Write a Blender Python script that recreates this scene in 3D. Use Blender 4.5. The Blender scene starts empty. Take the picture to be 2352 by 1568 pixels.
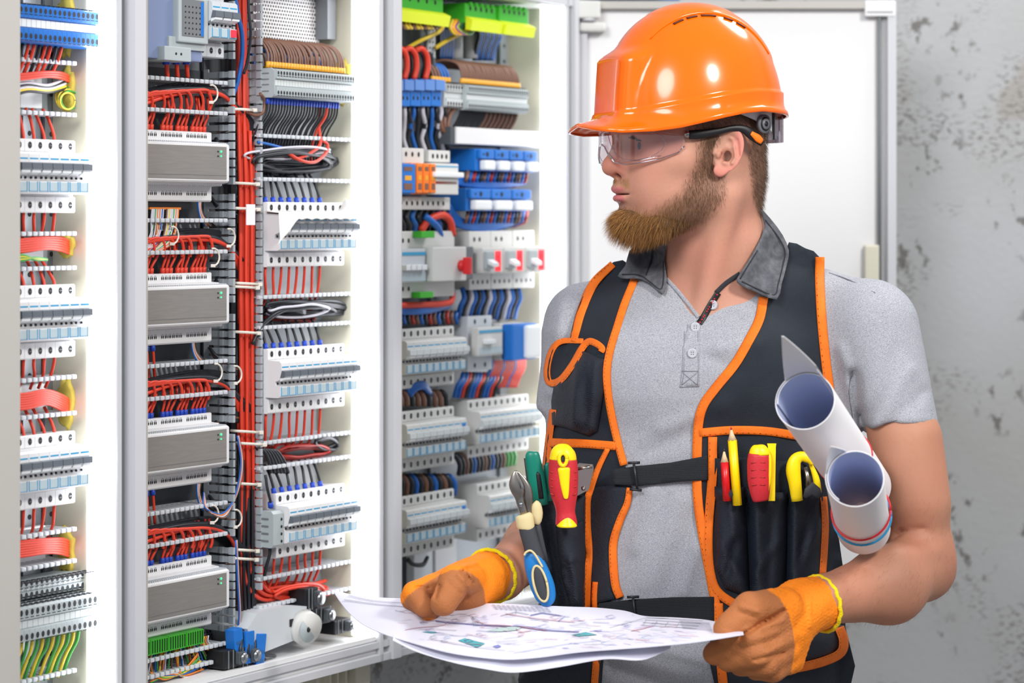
import bpy, bmesh, math, random
import numpy as np
from mathutils import Vector, Matrix
from mathutils.bvhtree import BVHTree
from mathutils.geometry import delaunay_2d_cdt
random.seed(7); RNG = np.random.default_rng(7)
SC = bpy.context.scene
COL = SC.collection
F = 5553.0; CX = 1176.0; HY = 510.0; ZC = 1.55
ALPHA = math.radians(32.4); SA, CA = math.sin(ALPHA), math.cos(ALPHA)
PHI = math.pi/2 - ALPHA
PERP = 13200.0/F*CA

def W(px, py, Y):
    return Vector(((px-CX)*Y/F, Y, ZC+(HY-py)*Y/F))
def cabY(px, d=0.0):
    return (PERP-d)/(SA-(px-CX)/F*CA)
def CT(px, py, d=0.0):
    """cabinet coordinates (t, z) of the point seen at px,py lying d in front of the cabinet front plane"""
    Y = cabY(px, d); X = (px-CX)/F*Y
    return X*SA+Y*CA, ZC+(HY-py)*Y/F
def CW(t, d, z):
    n = -(PERP-d)
    return Vector((t*SA+n*CA, t*CA-n*SA, z))
CABROT = (0, 0, PHI)

# ------------------------------------------------------------------ colours and materials
def lin(c):
    if isinstance(c, str):
        c = c.lstrip('#'); c = [int(c[i:i+2], 16)/255 for i in (0, 2, 4)]
    return tuple((x/12.92 if x <= .04045 else ((x+.055)/1.055)**2.4) for x in c)
MATS = {}
def mat(name, col='#888888', rough=.5, metal=0., spec=.5, emit=None, estr=0., trans=0., ior=1.45, alpha=1.,
        var=None, vscale=20., vamt=.5, bump=0., bscale=200., bdetail=2., coat=0., attr=None, sss=0., sheen=0., weave=None, wamt=.3, stretch=None, subcol=None):
    if name in MATS: return MATS[name]
    m = bpy.data.materials.new(name); m.use_nodes = True
    nt = m.node_tree; N = nt.nodes; L = nt.links
    b = N['Principled BSDF']
    c = lin(col)+(1,)
    b.inputs['Base Color'].default_value = c
    b.inputs['Roughness'].default_value = rough
    b.inputs['Metallic'].default_value = metal
    b.inputs['Specular IOR Level'].default_value = spec
    b.inputs['IOR'].default_value = ior
    b.inputs['Transmission Weight'].default_value = trans
    b.inputs['Alpha'].default_value = alpha
    b.inputs['Coat Weight'].default_value = coat
    b.inputs['Coat Roughness'].default_value = .08
    if sheen: b.inputs['Sheen Weight'].default_value = sheen
    if sss:
        b.inputs['Subsurface Weight'].default_value = sss
        b.inputs['Subsurface Radius'].default_value = (.012, .004, .002)
        b.inputs['Subsurface Scale'].default_value = 1.
    if emit:
        b.inputs['Emission Color'].default_value = lin(emit)+(1,)
        b.inputs['Emission Strength'].default_value = estr
    tc = N.new('ShaderNodeTexCoord'); vec = tc.outputs['Object']
    if stretch:
        mp = N.new('ShaderNodeMapping'); mp.inputs['Scale'].default_value = stretch
        L.new(vec, mp.inputs['Vector']); vec = mp.outputs['Vector']
    src = None
    if attr:
        a = N.new('ShaderNodeVertexColor'); a.layer_name = attr
        src = a.outputs['Color']; L.new(src, b.inputs['Base Color'])
    if var:
        n = N.new('ShaderNodeTexNoise'); n.inputs['Scale'].default_value = vscale; n.inputs['Detail'].default_value = 3
        L.new(vec, n.inputs['Vector'])
        r = N.new('ShaderNodeMapRange'); r.inputs['From Min'].default_value = .35; r.inputs['From Max'].default_value = .68
        r.inputs['To Max'].default_value = vamt
        L.new(n.outputs['Fac'], r.inputs['Value'])
        mx = N.new('ShaderNodeMix'); mx.data_type = 'RGBA'
        mx.inputs[7].default_value = lin(var)+(1,)
        if src: L.new(src, mx.inputs[6])
        else: mx.inputs[6].default_value = c
        L.new(r.outputs['Result'], mx.inputs[0]); L.new(mx.outputs[2], b.inputs['Base Color'])
        src = mx.outputs[2]
    h = None
    if bump:
        n2 = N.new('ShaderNodeTexNoise'); n2.inputs['Scale'].default_value = bscale; n2.inputs['Detail'].default_value = bdetail
        L.new(vec, n2.inputs['Vector'])
        bp = N.new('ShaderNodeBump'); bp.inputs['Strength'].default_value = bump; bp.inputs['Distance'].default_value = .002
        L.new(n2.outputs['Fac'], bp.inputs['Height']); L.new(bp.outputs['Normal'], b.inputs['Normal']); h = bp
    if weave:
        w1 = N.new('ShaderNodeTexWave'); w1.bands_direction = 'DIAGONAL'; w1.inputs['Scale'].default_value = weave
        w2 = N.new('ShaderNodeTexWave'); w2.bands_direction = 'Z'; w2.inputs['Scale'].default_value = weave
        for w in (w1, w2): L.new(vec, w.inputs['Vector'])
        mm = N.new('ShaderNodeMath'); mm.operation = 'MULTIPLY'
        L.new(w1.outputs['Fac'], mm.inputs[0]); L.new(w2.outputs['Fac'], mm.inputs[1])
        bp2 = N.new('ShaderNodeBump'); bp2.inputs['Strength'].default_value = wamt; bp2.inputs['Distance'].default_value = .001
        L.new(mm.outputs[0], bp2.inputs['Height'])
        if h: L.new(h.outputs['Normal'], bp2.inputs['Normal'])
        L.new(bp2.outputs['Normal'], b.inputs['Normal'])
        if subcol:
            mx = N.new('ShaderNodeMix'); mx.data_type = 'RGBA'; mx.inputs[7].default_value = lin(subcol)+(1,)
            if src: L.new(src, mx.inputs[6])
            else: mx.inputs[6].default_value = c
            L.new(mm.outputs[0], mx.inputs[0]); L.new(mx.outputs[2], b.inputs['Base Color'])
    MATS[name] = m
    return m

def glassy(name, tint='#ffffff', gl=.12, edge=.6):
    if name in MATS: return MATS[name]
    m = bpy.data.materials.new(name); m.use_nodes = True
    nt = m.node_tree; N = nt.nodes; L = nt.links
    N.remove(N['Principled BSDF'])
    out = N['Material Output']
    tr = N.new('ShaderNodeBsdfTransparent'); tr.inputs['Color'].default_value = lin(tint)+(1,)
    g = N.new('ShaderNodeBsdfGlossy'); g.inputs['Roughness'].default_value = .03
    fr = N.new('ShaderNodeLayerWeight'); fr.inputs['Blend'].default_value = .35
    mr = N.new('ShaderNodeMapRange'); mr.inputs['To Min'].default_value = gl; mr.inputs['To Max'].default_value = edge
    L.new(fr.outputs['Facing'], mr.inputs['Value'])
    mx = N.new('ShaderNodeMixShader'); L.new(mr.outputs['Result'], mx.inputs[0])
    L.new(tr.outputs[0], mx.inputs[1]); L.new(g.outputs[0], mx.inputs[2]); L.new(mx.outputs[0], out.inputs[0])
    MATS[name] = m
    return m

# ------------------------------------------------------------------ mesh building
def smooth_path(pts, n=4, closed=False):
    """Catmull-Rom through pts"""
    P_ = [np.array(p, float) for p in pts]
    if len(P_) < 3 or n < 2: return P_
    out = []
    m = len(P_); rng = range(m if closed else m-1)
    for i in rng:
        p1, p2 = P_[i], P_[(i+1) % m]
        p0 = P_[(i-1) % m] if (closed or i > 0) else 2*p1-p2
        p3 = P_[(i+2) % m] if (closed or i < m-2) else 2*p2-p1
        for k in range(n):
            t = k/n
            out.append(.5*((2*p1)+(-p0+p2)*t+(2*p0-5*p1+4*p2-p3)*t*t+(-p0+3*p1-3*p2+p3)*t**3))
    if not closed: out.append(P_[-1])
    return out

class MB:
    def __init__(s): s.v = []; s.f = []; s.m = []; s.sm = []; s.mats = []
    def mi(s, m):
        if m not in s.mats: s.mats.append(m)
        return s.mats.index(m)
    def add(s, vs, fs, m, smooth=False):
        o = len(s.v); s.v += [tuple(map(float, q)) for q in vs]; k = s.mi(m)
        for f in fs: s.f.append([i+o for i in f]); s.m.append(k); s.sm.append(smooth)
        return s
    def box(s, x0, x1, y0, y1, z0, z1, m, M=None):
        vs = [(x, y, z) for z in (z0, z1) for y in (y0, y1) for x in (x0, x1)]
        if M: vs = [M @ Vector(q) for q in vs]
        return s.add(vs, [(0, 2, 3, 1), (4, 5, 7, 6), (0, 1, 5, 4), (2, 6, 7, 3), (0, 4, 6, 2), (1, 3, 7, 5)], m)
    def rbox(s, x0, x1, y0, y1, z0, z1, m, r=.002, M=None):
        """box with chamfered vertical-and-front edges (chamfer all 12)"""
        bm = bmesh.new(); bmesh.ops.create_cube(bm, size=1)
        for q in bm.verts: q.co = ((x0+x1)/2+q.co.x*(x1-x0), (y0+y1)/2+q.co.y*(y1-y0), (z0+z1)/2+q.co.z*(z1-z0))
        bmesh.ops.bevel(bm, geom=bm.edges[:], offset=r, segments=2, affect='EDGES', profile=.6)
        bm.verts.index_update()
        vs = [(M @ q.co if M else q.co.copy()) for q in bm.verts]; fs = [[q.index for q in f.verts] for f in bm.faces]
        bm.free(); return s.add(vs, fs, m)
    def prism(s, prof, x0, x1, m, axis='x', cap=True):
        """extrude a 2-D outline. axis x: outline in (y,z); y: (x,z); z: (x,y)"""
        n = len(prof); vs = []
        for e in (x0, x1):
            for a, b in prof:
                vs.append((e, a, b) if axis == 'x' else (a, e, b) if axis == 'y' else (a, b, e))
        fs = [(i, (i+1) % n, n+(i+1) % n, n+i) for i in range(n)]
        if cap: fs += [list(range(n))[::-1], list(range(n, 2*n))]
        return s.add(vs, fs, m)
    def ring_loft(s, rings, m, cap=True, smooth=True, closed=True):
        n = len(rings[0]); vs = [q for r in rings for q in r]; fs = []
        for i in range(len(rings)-1):
            for j in range(n if closed else n-1):
                fs.append((i*n+j, i*n+(j+1) % n, (i+1)*n+(j+1) % n, (i+1)*n+j))
        if cap and closed: fs += [list(range(n))[::-1], list(range((len(rings)-1)*n, len(rings)*n))]
        return s.add(vs, fs, m, smooth)
    def tube(s, pts, r, m, k=6, cap=True, n=0, flat=None):
        """tube along pts; r number or list; flat=(w,h) factors"""
        if n: pts = smooth_path(pts, n)
        pts = [Vector(p) for p in pts]
        rs = r if hasattr(r, '__len__') else [r]*len(pts)
        if hasattr(r, '__len__') and len(rs) != len(pts):
            rs = np.interp(np.linspace(0, 1, len(pts)), np.linspace(0, 1, len(r)), r)
        rings = []; up = None
        for i, p in enumerate(pts):
            d = (pts[min(i+1, len(pts)-1)]-pts[max(i-1, 0)])
            if d.length < 1e-9: d = Vector((0, 0, 1))
            d.normalize()
            if up is None:
                up = Vector((0, 0, 1)) if abs(d.z) < .9 else Vector((1, 0, 0))
            a = d.cross(up)
            if a.length < 1e-6: a = d.orthogonal()
            a.normalize(); b = a.cross(d); up = b
            fa, fb = flat or (1, 1)
            rings.append([p+a*(math.cos(2*math.pi*j/k)*rs[i]*fa)+b*(math.sin(2*math.pi*j/k)*rs[i]*fb) for j in range(k)])
        return s.ring_loft(rings, m, cap)
    def cyl(s, a, b, r, m, k=12, r2=None, smooth=True):
        a, b = Vector(a), Vector(b)
        return s.tube([a, b], [r, r if r2 is None else r2], m, k)
    def lathe(s, prof, m, k=24, M=None, cap=True):
        """prof list of (r,z) around local z"""
        rings = []
        for r, z in prof:
            ring = [Vector((r*math.cos(2*math.pi*j/k), r*math.sin(2*math.pi*j/k), z)) for j in range(k)]
            rings.append([M @ q for q in ring] if M else ring)
        return s.ring_loft(rings, m, cap)
    def ball(s, c, r, m, k=10):
        rr = r if hasattr(r, '__len__') else (r, r, r)
        rings = []
        for i in range(1, k):
            a = math.pi*i/k
            rings.append([(c[0]+rr[0]*math.sin(a)*math.cos(2*math.pi*j/(2*k)), c[1]+rr[1]*math.sin(a)*math.sin(2*math.pi*j/(2*k)), c[2]-rr[2]*math.cos(a)) for j in range(2*k)])
        return s.ring_loft(rings, m)
    def mesh(s, name):
        me = bpy.data.meshes.new(name); me.from_pydata(s.v, [], s.f)
        for m in s.mats: me.materials.append(m)
        me.polygons.foreach_set('material_index', s.m)
        me.polygons.foreach_set('use_smooth', s.sm)
        me.update(); return me
    def build(s, name, parent=None, loc=None, rot=None):
        o = bpy.data.objects.new(name, s.mesh(name)); COL.objects.link(o)
        if loc is not None: o.location = loc
        if rot is not None: o.rotation_euler = rot
        if parent is not None: o.parent = parent
        return o

def tag(o, label, cat, group=None, kind=None):
    o['label'] = label; o['category'] = cat
    if group: o['group'] = group
    if kind: o['kind'] = kind
    return o
def structure(o, label=None):
    o['kind'] = 'structure'
    if label: o['label'] = label
    return o
def empty(name, loc=(0, 0, 0), rot=(0, 0, 0)):
    o = bpy.data.objects.new(name, None); COL.objects.link(o); o.location = loc; o.rotation_euler = rot
    o.empty_display_size = .02
    return o
KIDS = {}
def copy_tree(o, parent=None):
    c = o.copy(); COL.objects.link(c)
    if parent is not None: c.parent = parent
    for ch in list(o.children): copy_tree(ch, c)
    return c
def npmesh(name, V, Fc, mats, smooth=True, midx=None, cols=None, parent=None):
    me = bpy.data.meshes.new(name); me.from_pydata([tuple(v) for v in np.asarray(V, float)], [], [list(map(int, f)) for f in Fc])
    for m in (mats if isinstance(mats, (list, tuple)) else [mats]): me.materials.append(m)
    me.polygons.foreach_set('use_smooth', [smooth]*len(Fc))
    if midx is not None: me.polygons.foreach_set('material_index', [int(i) for i in midx])
    if cols is not None:
        a = me.color_attributes.new('Col', 'FLOAT_COLOR', 'POINT')
        c = np.ones((len(V), 4), np.float32); c[:, :3] = cols
        a.data.foreach_set('color', c.ravel())
    me.update()
    o = bpy.data.objects.new(name, me); COL.objects.link(o)
    if parent is not None: o.parent = parent
    return o

# ------------------------------------------------------------------ implicit surfaces
def surfnet(f, lo, hi, h):
    lo = np.array(lo, float); hi = np.array(hi, float)
    n = np.ceil((hi-lo)/h).astype(int)+1
    ax = [lo[i]+h*np.arange(n[i]) for i in range(3)]
    S = np.empty(n, np.float32)
    step = max(1, int(2.0e6/(n[1]*n[2])))
    for i0 in range(0, n[0], step):
        g = np.meshgrid(ax[0][i0:i0+step], ax[1], ax[2], indexing='ij')
        p = np.stack([q.ravel() for q in g], 1)
        S[i0:i0+step] = f(p).reshape(g[0].shape)
    neg = S < 0
    cn = n-1
    cnt = np.zeros(cn, np.int8)
    for dx in (0, 1):
        for dy in (0, 1):
            for dz in (0, 1):
                cnt += neg[dx:dx+cn[0], dy:dy+cn[1], dz:dz+cn[2]]
    act = (cnt > 0) & (cnt < 8)
    idx = -np.ones(cn, int); cells = np.argwhere(act); idx[act] = np.arange(len(cells))
    acc = np.zeros((len(cells), 3)); num = np.zeros(len(cells))
    C = [(a, b, c) for a in (0, 1) for b in (0, 1) for c in (0, 1)]
    for a in C:
        for ax_ in range(3):
            if a[ax_] == 0:
                b = list(a); b[ax_] = 1
                va = S[cells[:, 0]+a[0], cells[:, 1]+a[1], cells[:, 2]+a[2]]
                vb = S[cells[:, 0]+b[0], cells[:, 1]+b[1], cells[:, 2]+b[2]]
                m = (va < 0) != (vb < 0)
                t = np.where(m, va/np.where(m, va-vb, 1), 0)
                p = np.tile(np.array(a, float), (len(cells), 1)); p[:, ax_] += t
                acc[m] += p[m]; num[m] += 1
    V = lo+h*(cells+acc/num[:, None])
    Q = []
    for ax_ in range(3):
        o1, o2 = [(1, 2), (2, 0), (0, 1)][ax_]
        s0 = [slice(0, n[k]) for k in range(3)]; s1 = list(s0)
        s0[ax_] = slice(0, n[ax_]-1); s1[ax_] = slice(1, n[ax_])
        A = neg[tuple(s0)]; B = neg[tuple(s1)]
        E = np.argwhere(A != B)
        ok = (E[:, o1] > 0) & (E[:, o2] > 0) & (E[:, o1] < cn[o1]) & (E[:, o2] < cn[o2])
        E = E[ok]; flip = A[tuple(E.T)]
        def g(d1, d2):
            q = E.copy(); q[:, o1] -= d1; q[:, o2] -= d2
            return idx[q[:, 0], q[:, 1], q[:, 2]]
        q = np.stack([g(1, 1), g(0, 1), g(0, 0), g(1, 0)], 1)
        q[~flip] = q[~flip][:, ::-1]
        Q.append(q)
    Q = np.concatenate(Q); Q = Q[(Q >= 0).all(1)]
    return V, Q

def smin(a, b, k): 
    h = np.clip(.5+.5*(b-a)/k, 0, 1); return b+(a-b)*h-k*h*(1-h)
def smax(a, b, k): return -smin(-a, -b, k)
def s_ell(p, c, r, R=None):
    q = p-np.array(c)
    if R is not None: q = q @ np.array(R)
    r = np.array(r, float)
    k0 = np.sqrt(((q/r)**2).sum(1)); k1 = np.sqrt(((q/(r*r))**2).sum(1))+1e-9
    return k0*(k0-1)/k1
def s_cap(p, a, b, r1, r2=None):
    a = np.array(a, float); b = np.array(b, float); r2 = r1 if r2 is None else r2
    ab = b-a; t = np.clip(((p-a) @ ab)/(ab @ ab), 0, 1)
    return np.linalg.norm(p-a-t[:, None]*ab, axis=1)-(r1+(r2-r1)*t)
def s_sph(p, c, r): return np.linalg.norm(p-np.array(c), axis=1)-r
def s_box(p, c, hs, r=0., R=None):
    q = p-np.array(c)
    if R is not None: q = q @ np.array(R)
    q = np.abs(q)-(np.array(hs)-r)
    return np.linalg.norm(np.maximum(q, 0), axis=1)+np.minimum(q.max(1), 0)-r
def s_poly(q, poly):
    """signed distance of 2-D points to polygon (negative inside)"""
    poly = np.array(poly, float); d = np.full(len(q), 1e9); ins = np.zeros(len(q), bool)
    for i in range(len(poly)):
        a = poly[i]; b = poly[(i+1) % len(poly)]; e = b-a; w = q-a
        t = np.clip((w @ e)/(e @ e+1e-12), 0, 1)
        d = np.minimum(d, np.linalg.norm(w-t[:, None]*e, axis=1))
        c = ((a[1] > q[:, 1]) != (b[1] > q[:, 1])) & (q[:, 0] < (b[0]-a[0])*(q[:, 1]-a[1])/(b[1]-a[1]+1e-12)+a[0])
        ins ^= c
    return np.where(ins, -d, d)
def bvh(V, Fc): return BVHTree.FromPolygons([Vector(v) for v in V], [list(map(int, f)) for f in Fc])
def join_nets(*nets):
    V = []; Q = []; o = 0
    for v, q in nets: V.append(v); Q.append(np.asarray(q)+o); o += len(v)
    return np.concatenate(V), np.concatenate(Q)
def proj(p):
    p = np.asarray(p); return CX+F*p[:, 0]/p[:, 1], HY-F*(p[:, 2]-ZC)/p[:, 1]
def sstep(x, a, b): t = np.clip((x-a)/(b-a), 0, 1); return t*t*(3-2*t)
# ================================================================== materials
M_WHITE = mat('cabinet white paint', '#e3e3e3', .35, bump=.05, bscale=300)
M_CREAM = mat('cabinet cream paint', '#d2cebb', .4, bump=.05, bscale=300)
M_FRAME = mat('frame grey paint', '#c4c5c9', .35)
M_FRAME2 = mat('frame warm grey paint', '#b4b0aa', .4)
M_GASKET = mat('dark gasket', '#6f7376', .6)
M_PLATE = mat('zinc mounting plate', '#8e9398', .45, metal=.3, var='#7b7f84', vscale=8)
M_RAIL = mat('steel rail', '#9a9fa5', .35, metal=.8)
M_HOUS = mat('white plastic housing', '#dcdcdd', .4)
M_HOUS2 = mat('light grey plastic', '#c3c8cc', .45)
M_HOUS3 = mat('pale grey plastic', '#cfcfcb', .45)
M_TGREY = mat('terminal grey plastic', '#a9b2b4', .5)
M_TGREY2 = mat('terminal marker strip', '#c9cfcf', .5)
M_DUCT = mat('grey duct plastic', '#a0a7ac', .45)
M_DUCTL = mat('pale duct plastic', '#c2c6cb', .4)
M_DARKD = mat('dark duct plastic', '#4b5054', .5)
M_BLACK = mat('black plastic', '#17181b', .45)
M_HOLE = mat('screw hole dark', '#1d1e22', .6)
M_SCREW = mat('screw steel', '#8a8d90', .3, metal=.9)
M_TOG = mat('grey toggle plastic', '#5f666e', .4)
M_TOGW = mat('white toggle plastic', '#e4e8ea', .35)
M_WIN = mat('blue tinted window', '#b4c4ca', .15)
M_WINB = mat('bright blue window edge', '#3f9bc6', .25)
M_SILV = mat('brushed module face', '#8f8c88', .38, metal=.35, var='#9d9a95', vscale=30, stretch=(1, 1, 14))
M_RED = mat('red wire insulation', '#d9402a', .42)
M_REDD = mat('dark red insulation', '#b02c22', .42)
M_BLK = mat('black wire insulation', '#23262c', .38)
M_BRN = mat('brown wire insulation', '#7a5645', .42)
M_BLU = mat('blue wire insulation', '#1f63b5', .4)
M_WHT = mat('white wire insulation', '#c9c8d2', .4)
M_ORG = mat('orange wire insulation', '#e07c2a', .4)
M_YEL = mat('yellow wire insulation', '#e3c63a', .4)
M_GRN = mat('green wire insulation', '#3f9a45', .4)
M_FERB = mat('blue ferrule', '#1b44b4', .4)
M_FERY = mat('yellow ferrule', '#e2a32c', .4)
M_TIE = mat('nylon cable tie', '#d9d2c6', .4)
M_BLUB = mat('blue block plastic', '#1f6fc4', .35)
M_BLUT = mat('translucent blue block', '#5d87c9', .25)
M_GRNB = mat('green block plastic', '#3cae2c', .35)
M_YELB = mat('yellow block plastic', '#d9e82a', .35)
M_ORGB = mat('orange block plastic', '#ee7a22', .35)
M_REDK = mat('red knob plastic', '#d0252a', .35)
M_BG = mat('blue grey plastic', '#7c8aac', .4)
M_LEDG = mat('green indicator lamp', '#30c070', .3, emit='#2fe08a', estr=1.6)
M_LEDR = mat('red display', '#ff3040', .3, emit='#ff2838', estr=.9)
M_FOAM = mat('yellow foam', '#d8c45a', .9, var='#b09a3a', vscale=60, bump=.6, bscale=90)
M_LED = mat('light strip diffuser', '#ffffff', .4, emit='#f6f9ff', estr=7.0)
M_PAPER = mat('white paper', '#e6e5ee', .6)
M_TAPE = mat('masking tape', '#e4e1dc', .6)
M_BLUTR = mat('blue trim', '#2b5f98', .5)

def concrete():
    m = bpy.data.materials.new('worn concrete plaster'); m.use_nodes = True
    nt = m.node_tree; N = nt.nodes; L = nt.links; b = N['Principled BSDF']; b.inputs['Roughness'].default_value = .75
    tc = N.new('ShaderNodeTexCoord'); V = tc.outputs['Object']
    def noise(s, d=3, stretch=None, rough=.5):
        n = N.new('ShaderNodeTexNoise'); n.inputs['Scale'].default_value = s; n.inputs['Detail'].default_value = d; n.inputs['Roughness'].default_value = rough
        if stretch:
            mp = N.new('ShaderNodeMapping'); mp.inputs['Scale'].default_value = stretch; mp.inputs['Rotation'].default_value = (0, .5, 0)
            L.new(V, mp.inputs[0]); L.new(mp.outputs[0], n.inputs['Vector'])
        else: L.new(V, n.inputs['Vector'])
        return n.outputs['Fac']
    def rng(x, a, b_, c=0., d=1.):
        r = N.new('ShaderNodeMapRange'); r.inputs[1].default_value = a; r.inputs[2].default_value = b_; r.inputs[3].default_value = c; r.inputs[4].default_value = d
        L.new(x, r.inputs[0]); return r.outputs[0]
    def mul(a, b_):
        q = N.new('ShaderNodeMath'); q.operation = 'MULTIPLY'; L.new(a, q.inputs[0])
        if isinstance(b_, float): q.inputs[1].default_value = b_
        else: L.new(b_, q.inputs[1])
        return q.outputs[0]
    def mix(fac, a, c):
        q = N.new('ShaderNodeMix'); q.data_type = 'RGBA'; L.new(fac, q.inputs[0])
        if isinstance(a, str): q.inputs[6].default_value = lin(a)+(1,)
        else: L.new(a, q.inputs[6])
        q.inputs[7].default_value = lin(c)+(1,); return q.outputs[2]
    c0 = mix(rng(noise(2.2, 4), .35, .7), '#a9aaac', '#989794')
    patch = rng(noise(4.2, 2), .50, .58)
    spots = rng(noise(75, 4, (1, 1, 2.2), .62), .52, .60)
    spk = rng(noise(30, 5, (1.3, 1, .9), .65), .56, .60)
    pm = mul(patch, spots); pk = mul(rng(noise(5.6, 1), .49, .55), spk)
    c1 = mix(mul(rng(noise(4.1, 2), .60, .64), .8), c0, '#95908a')
    c2 = mix(mul(pm, .75), c1, '#5d5a56'); c3 = mix(mul(pk, .85), c2, '#5a5753')
    L.new(c3, b.inputs['Base Color'])
    bp = N.new('ShaderNodeBump'); bp.inputs['Strength'].default_value = .25; bp.inputs['Distance'].default_value = .003
    L.new(noise(90, 5), bp.inputs['Height']); L.new(bp.outputs[0], b.inputs['Normal'])
    return m
M_CONC = concrete()
M_FLOOR = mat('grey concrete floor', '#8d8a86', .6, var='#77746f', vscale=3, bump=.2, bscale=60)
M_CEIL = mat('painted ceiling', '#c9c9c7', .8)

# ================================================================== room
YB = 4.20; DW = -.135
tcorner = None
nx = -(PERP-DW)   # n.p of the wall plane
# corner: CW(t,DW,0).y == YB
tcorner = (YB+nx*SA)/CA
mb = MB(); mb.box(-4.2, tcorner, 0, .1, 0, 3.0, M_CONC)
structure(mb.build('wall_left', loc=CW(0, DW, 0), rot=CABROT))
xc = CW(tcorner, DW, 0).x
mb = MB(); mb.box(xc-.25, 3.4, 0, .1, 0, 3.0, M_CONC)
structure(mb.build('wall_back', loc=(0, YB+.001, 0)))
mb = MB(); mb.box(-5, 3.4, -3.6, YB+.1, -.06, 0, M_FLOOR)
structure(mb.build('floor'))

# ================================================================== cabinets
TB = {}
def T(px, d=0.): return CT(px, 500, d)[0]
ZBI, ZTI = .955, 1.895        # opening bottom and top
ZBO, ZTO = .925, 1.93
DBK = -.108
def cabinet(name, pxl, pxr, pxpost, label, left_closed=True, pxl_out=None):
    """pxl: left edge of the opening, pxr: right edge of the opening, pxpost: outer right edge of its right post (all at the front plane)"""
    tl, tr, tp = T(pxl), T(pxr), T(pxpost)
    tlo = T(pxl_out) if pxl_out is not None else tl-.001
    root = empty(name, CW(tl, 0, ZBO), CABROT)
    tag(root, label, 'electrical cabinet')
    x1 = tr-tl; xp = tp-tl; z0 = 0; h = ZTO-ZBO; zi = ZBI-ZBO; zt = ZTI-ZBO; D = -DBK
    b = MB(); b.box(-.001, x1+.006, D, D+.012, .004, h-.004, M_PLATE); b.build('back_panel', root)
    b = MB(); b.box(x1, x1+.006, .002, D, zi, zt, M_CREAM); b.build('side_wall', root)
    b = MB(); b.box(-.001, 0.0, .002, D, zi, zt, M_CREAM); b.build('side_wall', root)
    b = MB(); b.box(-.001, x1+.006, .002, D, z0+.004, zi, M_WHITE); b.box(0, x1, .0, .006, zi, zi+.006, M_WHITE); b.build('bottom_tray', root)
    b = MB(); b.box(-.001, x1+.006, .002, D, zt, h-.004, M_WHITE); b.build('top_panel', root)
    # right post with its stepped profile
    w = xp-x1
    prof = [(x1, 0), (x1, -.006), (x1+w*.12, -.006), (x1+w*.16, .006), (x1+w*.42, .006), (x1+w*.46, -.010), (x1+w*.8, -.010), (x1+w*.84, -.002), (xp, -.002), (xp, .05), (x1+.006, .05)]
    b = MB(); b.prism(prof, z0, h, M_FRAME, 'z')
    b.box(x1+w*.16, x1+w*.42, .0055, .0062, z0+.01, h-.01, M_GASKET); b.box(x1+w*.84, xp, -.0026, -.002, z0, h, M_FRAME2)
    b.build('frame_post', root)
    # bottom and top rails
    for zz0, zz1, nm in ((z0, zi-.002, 'frame_rail'), (zt+.002, h, 'frame_rail')):
        hh = zz1-zz0
        b = MB(); b.prism([(.05, zz0), (-.006, zz0), (-.006, zz0+hh*.35), (.004, zz0+hh*.42), (.004, zz0+hh*.62), (-.004, zz0+hh*.68), (-.004, zz1), (.05, zz1)], tlo-tl, xp, M_FRAME)
        b.build(nm, root)
    # lit strip along the front of the right inner wall
    b = MB(); b.box(x1-.002, x1+.0005, .0, .043, zi+.004, zt, M_LED); o = b.build('light_strip', root); o['label'] = 'glowing white light strip'
    TB[name] = (root, tl, tr, tp)
    return root
c2 = cabinet('electrical_cabinet', 338, 866, 920, 'open white electrical cabinet in the middle, with four wide silver-faced modules')
c1 = cabinet('electrical_cabinet', -210, 262, 336, 'open white electrical cabinet at the far left, blue terminals at its top', pxl_out=-230)
c3 = cabinet('electrical_cabinet', 921, 1296, 1324, 'open white electrical cabinet nearest the worker, its door swung wide open')
# left post of the left cabinet, seen as the blurred grey upright at the picture's edge
tl = T(-210)
b = MB(); b.prism([(T(-30)-tl, -.012), (T(29)-tl, -.012), (T(29)-tl, .02), (T(-30)-tl, .02)], 0, ZTO-ZBO, M_FRAME2, 'z')
o = b.build('frame_post', c1); o['label'] = 'grey centre upright'
# open door of the third cabinet
YD = cabY(1322, 0)+.012
xl, xr = (1326-CX)*YD/F, (2058-CX)*YD/F
door = empty('cabinet_door', (xl, YD, ZBO), (0, 0, 0))
wd = xr-xl; hd = ZTO-.022-ZBO
bpy.data.objects[door.name].parent = None
tl3 = TB['electrical_cabinet']
door.name = 'door'
b = MB()
b.box(0, wd, .012, .020, 0, hd, M_WHITE)
b.build('door_panel', door)
b = MB()
for x0, x1 in ((0, .016), (wd-.014, wd)): b.box(x0, x1, -.004, .0119, 0, hd, M_FRAME)
b.box(.016, wd-.014, -.004, .0119, hd-.012, hd, M_FRAME2); b.box(.016, wd-.014, -.004, .0119, 0, .012, M_FRAME2)
b.box(wd-.030, wd-.026, .004, .0119, .012, hd-.012, M_FRAME2)
b.build('door_flange', door)
px2x = lambda px: (px-1326)*YD/F
py2z = lambda py: ZC+(HY-py)*YD/F-ZBO
b = MB(); b.tube([(px2x(2021), .002, py2z(16)), (px2x(2021), .002, py2z(700))], .0032, M_GASKET, 8); o = b.build('locking_rod', door)
b = MB(); b.rbox(px2x(1986), px2x(2055), -.006, .011, py2z(38), py2z(2), M_WHITE, .002); b.box(px2x(1990), px2x(2050), -.0065, -.0055, py2z(30), py2z(27), M_GASKET); b.build('rod_guide', door)
b = MB(); b.rbox(px2x(1986), px2x(2019), -.004, .0115, py2z(700), py2z(562), M_CREAM, .003); b.build('lock_bracket', door)
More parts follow.
